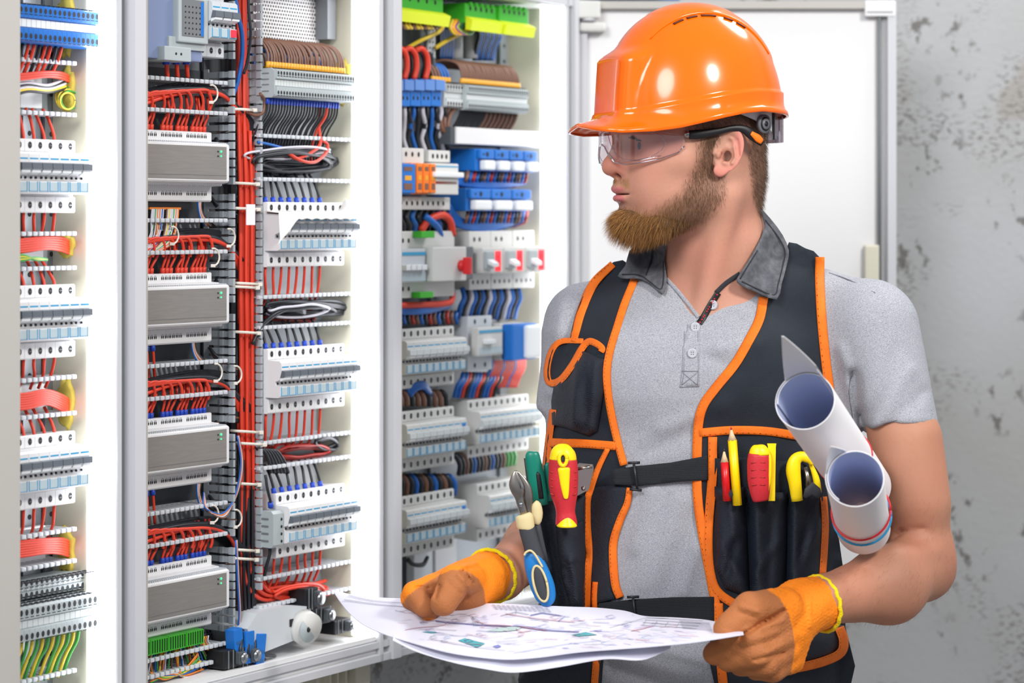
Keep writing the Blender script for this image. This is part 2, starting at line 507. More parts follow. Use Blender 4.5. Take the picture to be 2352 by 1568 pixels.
b = MB(); b.rbox(px2x(1326), px2x(1378), -.022, -.002, py2z(44), py2z(4), M_HOUS3, .003); b.rbox(px2x(1330), px2x(1392), -.016, .0115, py2z(74), py2z(52), M_HOUS3, .005)
b.tube([(px2x(1352), -.01, py2z(50)), (px2x(1352), -.01, py2z(44))], .012, M_FRAME, 12); b.build('hinge', door)
door.parent = c3
door.matrix_parent_inverse = (Matrix.Translation(c3.location) @ Matrix.Rotation(PHI, 4, 'Z')).inverted()
door['label'] = 'white door swung wide open behind the worker'
# cream plastic bracket under the cabinets
t0, z0 = CT(815, 1490, -.05); t1, _ = CT(930, 1490, -.05)
b = MB(); b.rbox(0, .10, 0, .055, -.042, 0, M_CREAM, .003)
for x in (.012, .03, .05): b.box(x, x+.004, -.012, 0, -.036, -.002, M_CREAM)
b.rbox(.065, .10, -.02, 0, -.042, 0, M_CREAM, .002)
tag(b.build('wall_bracket', loc=CW(T(905)-.102, -.06, ZBO-.0005), rot=CABROT), 'cream plastic bracket with ribs under the bottom rail of the cabinets', 'bracket')

# ================================================================== camera, lights, world
cam = bpy.data.cameras.new('camera'); cam.sensor_width = 36; cam.lens = F/2352*36
cam.shift_y = (HY-784)/2352.0
cam.dof.use_dof = True; cam.dof.focus_distance = 3.12; cam.dof.aperture_fstop = 4.0
cam.clip_start = .05
co = bpy.data.objects.new('camera', cam); COL.objects.link(co); co.location = (0, 0, ZC); co.rotation_euler = (math.pi/2, 0, 0)
SC.camera = co
def area(name, loc, tgt, size, e, col=(1, 1, 1), sy=None):
    l = bpy.data.lights.new(name, 'AREA'); l.energy = e; l.size = size; l.color = col
    l.shape = 'DISK'
    o = bpy.data.objects.new(name, l); COL.objects.link(o); o.location = loc
    o.rotation_euler = (Vector(tgt)-Vector(loc)).to_track_quat('-Z', 'Y').to_euler()
    return o
area('added_soft_light', (1.5, 1.3, 2.9), (.3, 3.2, 1.3), .5, 54, (1, .96, .9))  # added key from the upper right, no ceiling fitting behind it
area('added_soft_light', (-.9, .6, 2.9), (-.2, 3.2, 1.4), 1.1, 62, (.97, .98, 1))  # added fill from the left front, not a fitting of the room
area('added_soft_light', (1.2, 3.8, 2.95), (.6, 3.6, 1.2), .7, 20, (1, 1, 1))  # added soft light above the back right, out of view
w = bpy.data.worlds.new('world'); SC.world = w; w.use_nodes = True
bg = w.node_tree.nodes['Background']; bg.inputs[0].default_value = (.80, .88, 1.0, 1); bg.inputs[1].default_value = .55
SC.view_settings.view_transform = 'Standard'; SC.view_settings.look = 'None'; SC.view_settings.exposure = 0; SC.view_settings.gamma = 1
SC.view_settings.use_curve_mapping = False
# ================================================================== contents of the cabinets
# local frame of everything in a cabinet: x along the wall, y into the wall (y = -d), z up
MW = .0176
def cabobj(b, name, t, z, label=None, cat=None, group=None, parent=None):
    o = b.build(name, parent)
    if parent is None:
        o.location = CW(t, 0, z); o.rotation_euler = CABROT
        if label: tag(o, label, cat, group)
    return o
def cabempty(name, t, z, label, cat, group=None):
    e = empty(name, CW(t, 0, z), CABROT); return tag(e, label, cat, group)
def disc_y(b, x, y, z, r, m, k=12, rz=None):
    rz = rz or r
    vs = [(x+r*math.cos(2*math.pi*j/k), y, z+rz*math.sin(2*math.pi*j/k)) for j in range(k)]
    b.add(vs, [list(range(k))], m)
def Z_(px, py, d): return CT(px, py, d)[1]

# ---- modular breaker
def make_breaker(M1=M_HOUS, tog=M_TOG, win=True, up=True, togw=M_TOGW, nose=.018, label='x', red=False, blue=False):
    e = empty('circuit_breaker', (0, 0, 0), CABROT)
    w_ = MW-.0004; b = MB()
    prof = [(.100, .004), (.042, .0), (.040, .0015), (.040, .019), (.044, .0205), (.044, .0225), (nose+.004, .0225), (nose, .025), (nose, .0375), (nose+.009, .0395), (nose+.009, .0445), (nose+.002, .047), (nose-.002, .0605), (nose-.001, .0700), (nose+.002, .0725), (.041, .0735), (.040, .0745), (.040, .0875), (.042, .089), (.100, .085)]
    b.prism(prof, 0, w_, M1, 'x')
    for z in (.0095, .0815):
        disc_y(b, w_/2, .0397, z, .0033, M_HOLE, 14, .0042); b.box(w_/2-.0024, w_/2+.0024, .0392, .0396, z-.0004, z+.0004, M_SCREW)
    b.box(.0014, w_-.0014, nose-.0017, nose-.0012, .0635, .0655, M_WINB if win else M_TGREY2)
    for q in (.004, .0135): b.cyl((q, nose+.0088, .042), (q, nose+.0072, .042), .0015, M_HOLE, 8)
    b.build('housing', e)
    b = MB(); 
    b.prism([(nose+.001, .0500), (nose-.0065, .0508), (nose-.0075, .0518), (nose-.0070, .0592), (nose-.001, .0600)], .0004, w_-.0003, tog, 'x')
    b.prism([(nose+.002, .0450), (nose-.0055, .0480), (nose-.0060, .0506), (nose+.001, .0500)], .0012, w_-.0012, togw, 'x'); b.build('toggle', e)
    if win:
        b = MB(); b.box(.0016, w_-.0016, nose-.0004, nose-.0001, .0262, .0365, M_WIN)
        for x in (.0012, w_-.0020): b.box(x, x+.0006, nose-.0010, nose+.001, .0255, .0372, M_WINB)
        b.box(.0012, w_-.0012, nose-.0009, nose-.0002, .0252, .0258, M_WINB); b.build('label_window', e)
    if blue: 
        b = MB(); b.box(.004, .013, nose-.003, nose-.001, .0605, .0635, M_BLUB); b.build('test_button', e)
    if red:
        b = MB(); b.box(.004, .0135, nose-.003, nose-.001, .0270, .0365, M_LEDR); b.build('indicator', e)
    return e
def breaker_row(src, pxl, py_top, n, label, group, dsh=-.040, first=[], z=None, t0=None, skip=()):
    """src breaker is moved for the first and copied for the rest; py_top at the left end"""
    t, zt = CT(pxl, py_top, dsh); z0 = zt-.089
    if t0 is not None: t = t0
    for k in range(n):
        if k in skip: continue
        if src.name not in first: o = src; first.append(src.name)
        else: o = copy_tree(src)
        o.location = CW(t+k*MW, 0, z0); tag(o, label, 'circuit breaker', group)
    return t, z0
BR = make_breaker()
rows = {}
rows['A2'] = breaker_row(BR, 614, 463.5, 10, 'white circuit breaker in the top breaker row of the middle cabinet', 'top breaker row of the middle cabinet')
rows['B2'] = breaker_row(BR, 615, 801, 10, 'white circuit breaker in the second breaker row of the middle cabinet', 'second breaker row of the middle cabinet')
rows['C2'] = breaker_row(BR, 634, 1134, 9, 'white circuit breaker in the lowest breaker row of the middle cabinet', 'lowest breaker row of the middle cabinet')
rows['A1'] = breaker_row(BR, 9, 316, 7, 'white circuit breaker in the top breaker row of the left cabinet', 'top breaker row of the left cabinet')
rows['B1'] = breaker_row(BR, 9, 657, 7, 'white circuit breaker in the middle breaker row of the left cabinet', 'middle breaker row of the left cabinet')
rows['C1'] = breaker_row(BR, 9, 1006, 7, 'white circuit breaker in the lowest breaker row of the left cabinet', 'lowest breaker row of the left cabinet')
BW = make_breaker(M_HOUS3, M_TGREY2, True, togw=M_TOGW, label='w'); BB = make_breaker(M_HOUS3, M_TGREY2, True, blue=True)
rows['D3'] = breaker_row(BW, 905, 757, 9, 'pale breaker in the uppermost left breaker row of the cabinet behind the gloves', 'upper left breaker row of the right cabinet')
rows['E3'] = breaker_row(BW, 905, 948, 8, 'pale breaker in the second left breaker row of the cabinet beside the worker', 'second left breaker row of the right cabinet')
rows['F3'] = breaker_row(BW, 905, 1144, 8, 'pale breaker in the lowest left breaker row, above the left glove', 'lowest left breaker row of the right cabinet')
rows['G3'] = breaker_row(BW, 1074, 920, 10, 'pale breaker in the upper right breaker row beside the phone pocket', 'upper right breaker row of the right cabinet')
rows['H3'] = breaker_row(BW, 1096, 1112, 8, 'pale breaker in the lower right breaker row beside the pliers', 'lower right breaker row of the right cabinet')
for k_, (r, i) in enumerate((('E3', 8), ('F3', 8))):
    t, z0 = rows[r]; o = BB if k_ == 0 else copy_tree(BB); o.location = CW(t+i*MW, 0, z0)
    tag(o, ('pale breaker with a blue test button ending the second left row', 'pale breaker with a blue test button ending the lowest left row')[k_], 'circuit breaker')

# ---- wide modules with silver faces
def make_module(L_):
    e = empty('control_module', (0, 0, 0), CABROT); b = MB()
    prof = [(.098, .004), (.060, .0), (.058, .002), (.058, .0200), (.040, .0215), (.040, .0240), (.030, .0255), (.028, .0275), (.028, .0745), (.031, .0765), (.045, .0770), (.045, .0790), (.058, .0800), (.058, .0915), (.060, .0925), (.098, .089)]
    b.prism(prof, 0, L_, M_HOUS, 'x')
    n = int(L_/.0042)
    for k in range(n):
        x = .002+k*.0042; b.box(x, x+.0018, .0315, .044, .0768, .0779, M_HOUS2); b.box(x, x+.0018, .0405, .052, .0205, .0216, M_HOUS2)
    for z, zz in ((.0862, 1), (.0100, -1)):
        for k in range(int(L_/.0072)):
            if k % 7 == 5: continue
            x = .004+k*.0072
            disc_y(b, x, .0577, z, .0011, M_HOLE, 8, .0023); disc_y(b, x+.0032, .0577, z, .0011, M_HOLE, 8, .0023)
            b.box(x-.0004, x+.0036, .0574, .0577, z+.0030, z+.0034, M_GASKET)
    b.build('housing', e)
    b = MB(); b.box(.004, L_-.006, .0272, .0279, .0295, .0725, M_SILV); b.box(.004, L_-.006, .0268, .0272, .0345, .0349, M_GASKET); b.build('face_plate', e)
    b = MB(); b.rbox(L_, L_+.0026, .034, .050, .030, .068, M_BLUTR, .0006); b.rbox(L_-.0002, L_+.003, .030, .040, .062, .074, M_PAPER, .0006); b.build('end_clip', e)
    for k, (dx, dz, m) in enumerate(((.012, .066, M_LEDG), (.018, .066, M_HOLE), (.012, .060, M_LEDG), (.018, .060, M_HOLE))):
        b = MB(); b.cyl((L_-.006-dx, .0270, dz), (L_-.006-dx, .0261, dz), .0016 if k == 0 else .0011, m, 12); b.build('indicator_lamp' if m == M_LEDG else 'button', e)
    return e
tm0, tm1 = T(296, -.028), T(526, -.028); LM = tm1-tm0
MOD = make_module(LM)
for k, (py, lb) in enumerate(((297, 'wide white module with a silver face, topmost of the four'), (629, 'wide white module with a silver face, second from the top'), (962, 'wide white module with a silver face, third from the top'), (1301, 'wide white module with a silver face, lowest, above green connectors'))):
    o = MOD if k == 0 else copy_tree(MOD); o.location = CW(tm0, 0, Z_(340, py, -.058)-.0925); tag(o, lb, 'module', 'wide modules of the middle cabinet')
MODZ = [Z_(340, py, -.058)-.0925 for py in (297, 629, 962, 1301)]

# ---- ducts
def comb(b, x0, x1, z, y0, y1, m, pitch=.0098, wf=.0064, th=.0022, head=True):
    n = max(1, int((x1-x0)/pitch)); p = (x1-x0)/n
    b.box(x0, x1, y1-.008, y1, z-th/2, z+th/2, m)
    for k in range(n):
        x = x0+k*p; b.box(x, x+wf, y0+.004, y1-.007, z-th/2, z+th/2, m)
        if head: b.rbox(x-.0006, x+wf+.0006, y0, y0+.0065, z-th/2-.0017, z+th/2+.0017, m, .0016)
def duct_h(pxl, pxr, pyt, pyb, label, y0=.046, y1=.098, m=M_DUCTL, group=None):
    t0, t1 = T(pxl, -y0), T(pxr, -y0); zt, zb = Z_(max(pxl, 30), pyt, -y0), Z_(max(pxl, 30), pyb, -y0)
    e = cabempty('cable_duct', t0, zb, label, 'cable duct', group)
    b = MB(); comb(b, 0, t1-t0, zt-zb, y0, y1, m); b.build('slotted_wall', e)
    b = MB(); comb(b, 0, t1-t0, 0, y0, y1, m); b.build('slotted_wall', e)
    b = MB(); b.box(0, t1-t0, y1+.0005, y1+.0025, 0, zt-zb, M_DUCT); b.build('channel_base', e)
    return e
def comb_v(b, x, z0, z1, y0, y1, m, pitch=.0113, wf=.0078, th=.0022):
    n = max(1, int((z1-z0)/pitch)); p = (z1-z0)/n
    b.box(x-th/2, x+th/2, y1-.008, y1, z0, z1, m)
    for k in range(n):
        z = z0+k*p; b.box(x-th/2, x+th/2, y0+.004, y1-.007, z, z+wf, m)
        b.box(x-th/2-.0012, x+th/2+.0012, y0, y0+.008, z-.0008, z+wf+.0008, m); b.box(x-th/2-.0009, x+th/2+.0009, y0+.018, y0+.024, z-.0003, z+wf+.0003, m)
D2 = 'in the middle cabinet'
for pyt, pyb, lb in ((174, 248, 'slotted white duct above the topmost module'), (506, 581, 'slotted white duct between the first and second modules'), (845, 921, 'slotted white duct between the second and third modules'), (1188, 1263, 'slotted white duct between the third and lowest modules'), (1528, 1566, 'slotted white duct at the bottom under the green connectors')):
    duct_h(300, 527, pyt, pyb, lb)
for pyt, pyb, lb in ((311, 411, 'slotted white duct holding the black cable coil, above the top breaker row'), (683, 753, 'slotted white duct between the top and second breaker rows'), (1019, 1077, 'slotted white duct between the second and lowest breaker rows'), (1331, 1396, 'slotted white duct under the lowest breaker row')):
    duct_h(597, 812, pyt, pyb, lb)
for pyt, pyb, lb in ((134, 256, 'slotted white duct under the blue terminals at far left'), (537, 618, 'slotted white duct between upper breaker rows at far left'), (876, 962, 'slotted white duct between lower breaker rows at far left'), (1237, 1312, 'slotted white duct above the grey terminals at far left'), (1572, 1640, 'slotted white duct at the far left bottom under the green yellow wires')):
    duct_h(-30, 181, pyt, pyb, lb)
# vertical duct between the two columns
tv0, tv1 = T(538, -.046), T(601, -.046); zb, zt = ZBI+.045, ZTI
e = cabempty('cable_duct', tv0, zb, 'tall grey slotted duct carrying the thick red and black cable bundle', 'cable duct')
H = zt-zb
b = MB(); z = 0
for a, c in ((0.0, .13), (.145, .30), (.315, .48), (.495, .66), (.672, .845), (.86, 1.)): comb_v(b, 0, a*H, c*H, .046, .098, M_DUCT)
b.build('slotted_wall', e)
b = MB(); comb_v(b, tv1-tv0, .05, H, .046, .098, M_DUCT); b.build('slotted_wall', e)
b = MB(); b.box(0, tv1-tv0, .0985, .101, 0, H, M_DARKD); b.build('channel_base', e)

# ---- terminals
def make_terminal(wt, m, hgt, dep0=.022, two=True, mk=M_TGREY2, holes=1):
    e = MB(); b = e
    prof = [(.098, .004), (.050, 0), (dep0+.006, .001), (dep0, .003), (dep0, hgt*.36), (dep0+.004, hgt*.39), (dep0+.004, hgt*.61), (dep0, hgt*.64), (dep0, hgt-.003), (dep0+.006, hgt-.001), (.050, hgt), (.098, hgt-.004)]
    b.prism(prof, 0, wt-.0003, m, 'x')
    for z in (hgt*.17, hgt*.83): disc_y(b, wt/2, dep0-.0003, z, wt*.30, M_HOLE, 10, wt*.42); b.box(wt*.2, wt*.8, dep0-.0006, dep0-.0002, z-wt*.62-.0006, z-wt*.62+.0004, M_HOLE)
    b.box(0, wt-.0006, dep0+.0030, dep0+.0036, hgt*.40, hgt*.60, mk)
    for q in (.03, .042): b.box(wt*.2, wt*.75, q, q+.006, hgt-.0003, hgt+.0006, M_HOLE)
    return b
def terminal_row(pxl, pyt, n, wt, hgt, m, label, group, dep0=.022, mk=M_TGREY2, endcap=True):
    t, zt = CT(pxl, pyt, -dep0); o0 = None
    for k in range(n):
        if o0 is None: o0 = make_terminal(wt, m, hgt, dep0, mk=mk).build('terminal_block'); o = o0
        else: o = o0.copy(); COL.objects.link(o)
        o.rotation_euler = CABROT; o.location = CW(t+k*wt, 0, zt-hgt); tag(o, label, 'terminal block', group)
    if endcap:
        b = MB(); b.prism([(.098, .002), (dep0+.008, 0), (dep0+.003, .004), (dep0+.003, hgt-.004), (dep0+.008, hgt), (.098, hgt-.002)], -.0022, -.0001, m, 'x')
        for zz in (.2, .42, .60, .8): b.box(-.0026, -.0021, dep0+.012, dep0+.035, hgt*zz, hgt*zz+.0015, M_GASKET)
        cabobj(b, 'end_plate', t, zt-hgt, 'flat grey end plate closing '+group, 'end plate')
    return t, zt-hgt
TR1 = terminal_row(636, 155, 28, .0064, .0405, M_TGREY, 'grey feed through terminal in the row under the brown wires', 'the grey terminal row under the brown wires', dep0=.022)
TRb = terminal_row(20, 2, 19, .0083, .047, M_BLUB, 'blue and white terminal at the top of the far left cabinet', 'the blue terminals at the far left top', dep0=.024, mk=M_TOGW)
TRc = terminal_row(30, 1338, 14, .0090, .022, M_TGREY, 'small grey terminal in the upper row at the far left bottom', 'the small grey terminals at far left', dep0=.050)
TRd = terminal_row(30, 1398, 16, .0092, .044, M_TGREY, 'grey terminal in the larger lower row at the far left bottom', 'the large grey terminals at far left', dep0=.024)
TRe = terminal_row(1076, 192, 28, .0062, .040, M_TGREY, 'grey terminal in the long upper row of the cabinet beside the worker', 'the long grey terminal row beside the helmet', dep0=.026)
TRf = terminal_row(1026, 189, 6, .0075, .038, M_TGREY2, 'pale terminal beside the blue blocks', 'the pale terminals beside the blue blocks', dep0=.034)

# ---- wires
def wpt(q): 
    t, z = CT(q[0], q[1], q[2]); return CW(t, q[2], z)
STUFFG = ('second layer of wires', 'coloured harness wires', 'thin coloured wires', 'curled thin wires', 'twisted data wires', 'blue neutral row', 'short cables above the upper left', 'dark wires left of', 'dark wires under the long', 'red wires under the blue and white', 'wires above the pale', 'red wires bending down')
STUFF = MB()
def is_stuff(g): return g is not None and any(q in g for q in STUFFG)
def wire(pts, r, m, label, group, name='wire', fer=None, ferm=None, n=5, k=6, cat='wire'):
    P_ = [wpt(q) for q in pts]; c = P_[0].copy()
    if is_stuff(group): STUFF.tube([Vector(q) for q in smooth_path([np.array(p) for p in P_], n)], r, m, k); return None
    if 'cable' in label: name = cat = 'cable'
    b = MB(); b.tube([Vector(q)-c for q in smooth_path([np.array(p) for p in P_], n)], r, m, k)
    o = b.build(name); o.location = c; tag(o, label, cat, group)
    if fer is not None:
        a, e_ = (P_[0], P_[1]) if fer == 0 else (P_[-1], P_[-2])
        d = (e_-a).normalized(); b = MB(); b.cyl(a-c, a-c+d*.008, r*1.75, ferm, 8); f = b.build('ferrule', o)
    return o
R_ = random.Random(12)
def at_row(key, k, dz, d=-.055):
    """world pixel-free anchor: returns t,z of the k-th pole of a row, dz below/above the row"""
    t, z0 = rows[key]; return t+(k+.5)*MW, z0+dz
def wire3(pts, r, m, label, group, name='wire', fer=None, ferm=None, n=5, k=6, cat='wire', close=False):
    """pts in cabinet coordinates (t, d, z)"""
    P_ = [CW(*q) for q in pts]; c = P_[0].copy()
    if is_stuff(group):
        STUFF.tube([Vector(q) for q in smooth_path([np.array(p) for p in P_], n)], r, m, k)
        if fer is not None: d = (P_[1]-P_[0]).normalized(); STUFF.cyl(P_[0], P_[0]+d*.0085, r*1.7, ferm, 8)
        return None
    if 'cable' in label: name = cat = 'cable'
    b = MB(); b.tube([Vector(q)-c for q in smooth_path([np.array(p) for p in P_], n)], r, m, k)
    o = b.build(name); o.location = c; tag(o, label, cat, group)
    if fer is not None:
        for fi in (fer if hasattr(fer, '__len__') else (fer,)):
            a, e_ = (P_[0], P_[1]) if fi == 0 else (P_[-1], P_[-2])
            d = (e_-a).normalized(); b = MB(); b.cyl(a-c, a-c+d*.0085, r*1.7, ferm, 8); b.build('ferrule', o)
    return o
# brown wires over the grey terminals
t0, z0 = TR1
for k in range(28):
    t = t0+(k+.5)*.0064; j = R_.uniform(-.002, .002); zt = z0+.041
    wire3([(t, -.040, zt), (t+.001+j, -.041, zt+.020), (t-.002+j, -.052, zt+.037), (t-.012, -.072, zt+.041+j), (t-.022, -.094, zt+.030)], .0018, M_BRN, 'brown wire arching up and back from the grey terminals', 'brown wires above the grey terminal row', fer=0, ferm=M_FERY)
    if k % 2 == 0:
        wire3([(t+.003, -.066, zt-.004), (t+.003, -.068, zt+.016), (t+.001+j, -.078, zt+.028), (t-.010, -.094, zt+.026)], .0018, M_BRN if k % 6 else M_BLU, 'wire arching behind the front brown wires', 'second layer of wires above the grey terminal row', fer=0, ferm=M_FERY)
    if k < 26:
        rd = k == 21
        wire3([(t, -.040, z0), (t-.001, -.042, z0-.020), (t-.008+j, -.052, z0-.040), (t-.009, -.060, Z_(600, 311, -.06)-.012), (t-.006, -.064, Z_(600, 311, -.06)-.032)], .0021 if rd else .0016, M_RED if rd else M_BLK,
              'single red wire among the black ones under the grey terminals' if rd else 'black wire dropping from the grey terminals into the duct', None if rd else 'black wires under the grey terminal row', fer=0, ferm=M_FERB)
# wires above and below breaker rows
def row_wires(key, n, up, down, r=.0021, mu=M_BLK, md=M_RED, lab='', k0=0, dlen=.05, ulen=.04, fer=M_FERB, col2=None):
    t0, z0 = rows[key]
    for k in range(k0, k0+n):
        t = t0+(k+.5)*MW; j = R_.uniform(-.004, .004)
        if up: wire3([(t, -.050, z0+.087), (t+.0005, -.052, z0+.087+ulen*.35), (t+j, -.058, z0+.087+ulen), (t+j*1.6, -.066, z0+.087+ulen+.012)], r, mu, f'{up} wire entering the top of {lab}', f'{up} wires above {lab}', fer=0 if fer else None, ferm=fer)
        if down: wire3([(t, -.050, z0+.002), (t-.001, -.050, z0-dlen*.35), (t+.004+j, -.056, z0-dlen), (t+.004+j*1.5, -.064, z0-dlen-.016)], r*.98, md, f'{down} wire leaving the bottom of {lab}', f'{down} wires below {lab}')
row_wires('A2', 8, 'black', 'red', lab='the top breaker row of the middle cabinet', dlen=.040, ulen=.030)
row_wires('B2', 8, 'black', 'red', lab='the second breaker row of the middle cabinet', dlen=.038, ulen=.026)
row_wires('C2', 7, 'black', 'red', lab='the lowest breaker row of the middle cabinet', dlen=.030, ulen=.028)
row_wires('A1', 5, 'red', 'red', mu=M_RED, lab='the top breaker row at far left', dlen=.026, ulen=.028, k0=1, fer=None)
row_wires('B1', 5, 'red', 'red', mu=M_RED, lab='the middle breaker row at far left', dlen=.022, ulen=.020, k0=1, fer=None)
row_wires('C1', 5, 'red', 'red', mu=M_RED, lab='the lowest breaker row at far left', dlen=.026, ulen=.020, k0=1, fer=None)
# short wires into the modules
for i, zm in enumerate(MODZ):
    tc = [tm0+.045+q for q in (.0, .008, .022, .030, .038, .060, .068, .076, .090, .098, .106, .120, .128, .136, .144)]
    for j, t in enumerate(tc):
        s_ = R_.uniform(-.004, .010)
        wire3([(t, -.064, zm+.0915), (t-.001, -.062, zm+.101), (t+.004+s_*.6, -.060, zm+.118), (t+.008+s_, -.066, zm+.140)], .0020, M_RED if j % 3 else M_RED, f'short red wire entering the top of {("the topmost", "the second", "the third", "the lowest")[i]} silver module', f'red wires above {("the topmost", "the second", "the third", "the lowest")[i]} silver module', fer=0, ferm=M_FERB if i >= 2 else M_RED)
    for j, t in enumerate([tm0+.050+q for q in (.0, .012, .024, .036)]) if i in (1, 2) else ():
        wire3([(t, -.064, zm+.001), (t+.002, -.064, zm-.010), (t+.006, -.066, zm-.028), (t+.012, -.070, zm-.046)], .0020, M_RED, f'short red wire leaving the bottom of {("the topmost", "the second", "the third", "the lowest")[i]} silver module', f'red wires under {("the topmost", "the second", "the third", "the lowest")[i]} silver module', fer=0, ferm=M_FERB)
# black loops beside the modules behind the slotted wall
for i, (yc, up) in enumerate(((335, 1), (460, -1), (660, 1), (810, -1), (985, 1), (1150, -1), (1330, 1), (1480, -1))):
    for k in range(6):
        a = k*5
        if up > 0: pts = [(548, yc-38+a*.8, -.060), (524, yc-42+a, -.066), (504-a*.2, yc-30+a, -.074), (490-a*.3, yc-5+a*.6, -.084), (486-a*.3, yc+25, -.094)]
        else: pts = [(546, yc+50-a*.6, -.060), (524, yc+52-a, -.066), (506-a*.2, yc+36-a, -.074), (492-a*.3, yc+8-a*.6, -.084), (487-a*.3, yc-16, -.094)]
        wire(pts, .0024, M_BLK if (k+i) % 7 else M_BRN, 'black cable looping from the tall duct back behind the silver modules', 'black cable loops beside the silver modules')
# long cables in the horizontal ducts joining the vertical bundle
def bundle(paths, r, m, label, group, spread=3., n=4):
    for q in paths: wire(q, r, m, label, group, n=n)
for i, (yt, yb, right) in enumerate(((205, 232, 540), (545, 568, 545), (868, 898, 545), (1205, 1238, 545))):
    for k in range(9):
        red = (k % 9) < (7 if i < 2 else 3)
        y0_ = yb-k*3.4+6; yk = yt-k*1.2+8
        d = -.052-.0035*(k % 3)
        dn = 1
        xs = 548+k*4.2
        pts = [(318, y0_+6, d), (380, y0_-16+k, d), (440, yk-2, d), (490, yk, d), (524, yk+16+k*.5, d-.002), (xs-4, yk+56+k*2, -.060), (xs, yk+110, -.062), (xs+2, yk+190, -.064)]
        red = (k < 6) if i in (0, 1) else (k < 3)
        wire(pts, .0027, M_RED if red else M_BLK, f'{"red" if red else "black"} cable sweeping along the {("first", "second", "third", "fourth")[i]} module duct into the tall bundle', f'{"red" if red else "black"} cables in the {("first", "second", "third", "fourth")[i]} module duct', n=5)
    for k in range(7):
        x = 350+k*22+R_.uniform(-4, 4); d = -.050
        wire([(318, yb-2-k*1.5, d), (x-22, yb-20-k, d+.002), (x-2, yb-16, d+.001), (x+3, yb+4, d), (x-1, yb+22-(x-340)*.02*(1 if i > 1 else .3), d-.003)], .0022, M_RED, f'red wire bending down out of the {("first", "second", "third", "fourth")[i]} module duct', f'red wires bending down from the {("first", "second", "third", "fourth")[i]} module duct')
    for k in range(5):
        wire([(318, yb+4-k*6, -.066), (400, yb-10-k*7, -.068), (470, yt-8-k*2, -.068), (520, yt+2-k*2, -.070), (548+k*5, yt+36, -.074), (552+k*6, yt+120, -.078)], .0028, M_BLK, f'black cable lying behind the red ones in the {("first", "second", "third", "fourth")[i]} module duct', f'rear black cables in the {("first", "second", "third", "fourth")[i]} module duct')
# tall bundle
for k in range(9):
    x = 551+k*4.4; s_ = (k % 3)*.005
    pts = [(x-6, -60, -.062-s_), (x-5, 120, -.062-s_), (x-3+2*math.sin(k), 300, -.056-s_), (x+1, 460, -.054-s_), (x+1, 640, -.054-s_), (x+2, 800, -.056-s_), (x+3, 940, -.056-s_), (x+4, 1080, -.058-s_), (x+4+k*.3, 1240, -.060-s_), (x+18+k*1.5, 1345, -.060-s_), (x+62+k*3, 1378-k*3, -.062-s_), (x+130+k*4, 1352-k*2.4, -.066-s_)]
    wire(pts if k < 6 else pts[2:], .0027, M_RED, 'red cable running the full height of the tall grey duct', 'red cables of the tall bundle', n=5)
for k in range(8):
    x = 549+k*5.2; s_ = (k % 2)*.005
    pts = [(x-2, -60, -.080), (x-2, 200, -.080), (x, 420, -.078-s_), (x-2, 640, -.078), (x-6+k*1.5, 850, -.070-s_), (x-2, 1000, -.066), (x, 1150, -.058-s_), (x, 1300, -.058-s_), (x+6-k, 1400, -.060-s_), (x+14-k*3, 1480, -.070), (x+10+k*4, 1540, -.085)]
    wire(pts if k % 2 == 0 else pts[3:], .0027, M_BLK, 'black cable running down beside the red ones in the tall grey duct', 'black cables of the tall bundle', n=5)
wire([(538, -20, -.052), (548, 40, -.050), (556, 80, -.050), (556, 130, -.052), (548, 180, -.056), (536, 218, -.060)], .0032, M_BLU, 'blue cable at the top of the tall duct', None)
wire([(570, -20, -.040), (572, 30, -.040), (576, 80, -.040), (568, 140, -.046), (560, 170, -.050)], .0022, M_BLK, 'thin black cable hanging at the top of the tall duct', None)
wire([(598, 215, -.04), (608, 232, -.044), (604, 258, -.046), (586, 264, -.048), (566, 256, -.052)], .0024, M_BRN, 'brown wire looping from the first grey terminal into the tall duct', None)
for k in range(5):
    y = 400+k*0
for k, (y, dx) in enumerate(((420, 0), (478, 2), (650, 6), (658, 0), (762, 3), (990, 8), (1018, 16), (1262, 0), (1282, -2), (250, -6), (1110, 4))):
    a = CT(543+dx, y, -.046); b_ = CT(592+dx, y+3, -.046)
    b = MB(); p0 = CW(a[0], -.047, a[1]); b.tube([CW(a[0], -.062, a[1])-p0, Vector((0, 0, 0)), CW((a[0]+b_[0])/2, -.0445, (a[1]+b_[1])/2)-p0, CW(b_[0], -.047, b_[1])-p0, CW(b_[0], -.062, b_[1])-p0], .0014, M_TIE, 6, flat=(.7, 1.5))
    q = CW(b_[0], -.046, b_[1])-p0; b.rbox(q.x-.004, q.x+.003, q.y-.003, q.y+.003, q.z-.0025, q.z+.0025, M_TIE, .0008)
    o = b.build('cable_tie'); o.location = p0; tag(o, 'white cable tie strapping the tall cable bundle', 'cable tie', 'cable ties on the tall bundle')
for k, (x, y) in enumerate(((490, 215), (494, 590), (400, 540), (530, 545), (500, 855), (545, 860), (492, 1180), (545, 1190))):
    b = MB(); p0 = wpt((x, y, -.046)); pts = [wpt((x+14*math.cos(t)-4, y+20*math.sin(t), -.046))-p0 for t in np.linspace(-1.8, 1.6, 9)]
    b.tube(pts, .0013, M_TIE, 6); q = pts[-1]; b.rbox(q.x-.003, q.x+.003, q.y-.002, q.y+.002, q.z-.002, q.z+.002, M_TIE, .0006); o = b.build('cable_tie'); o.location = p0; tag(o, 'white cable tie round the cables beside the silver modules', 'cable tie', 'cable ties in the module ducts')
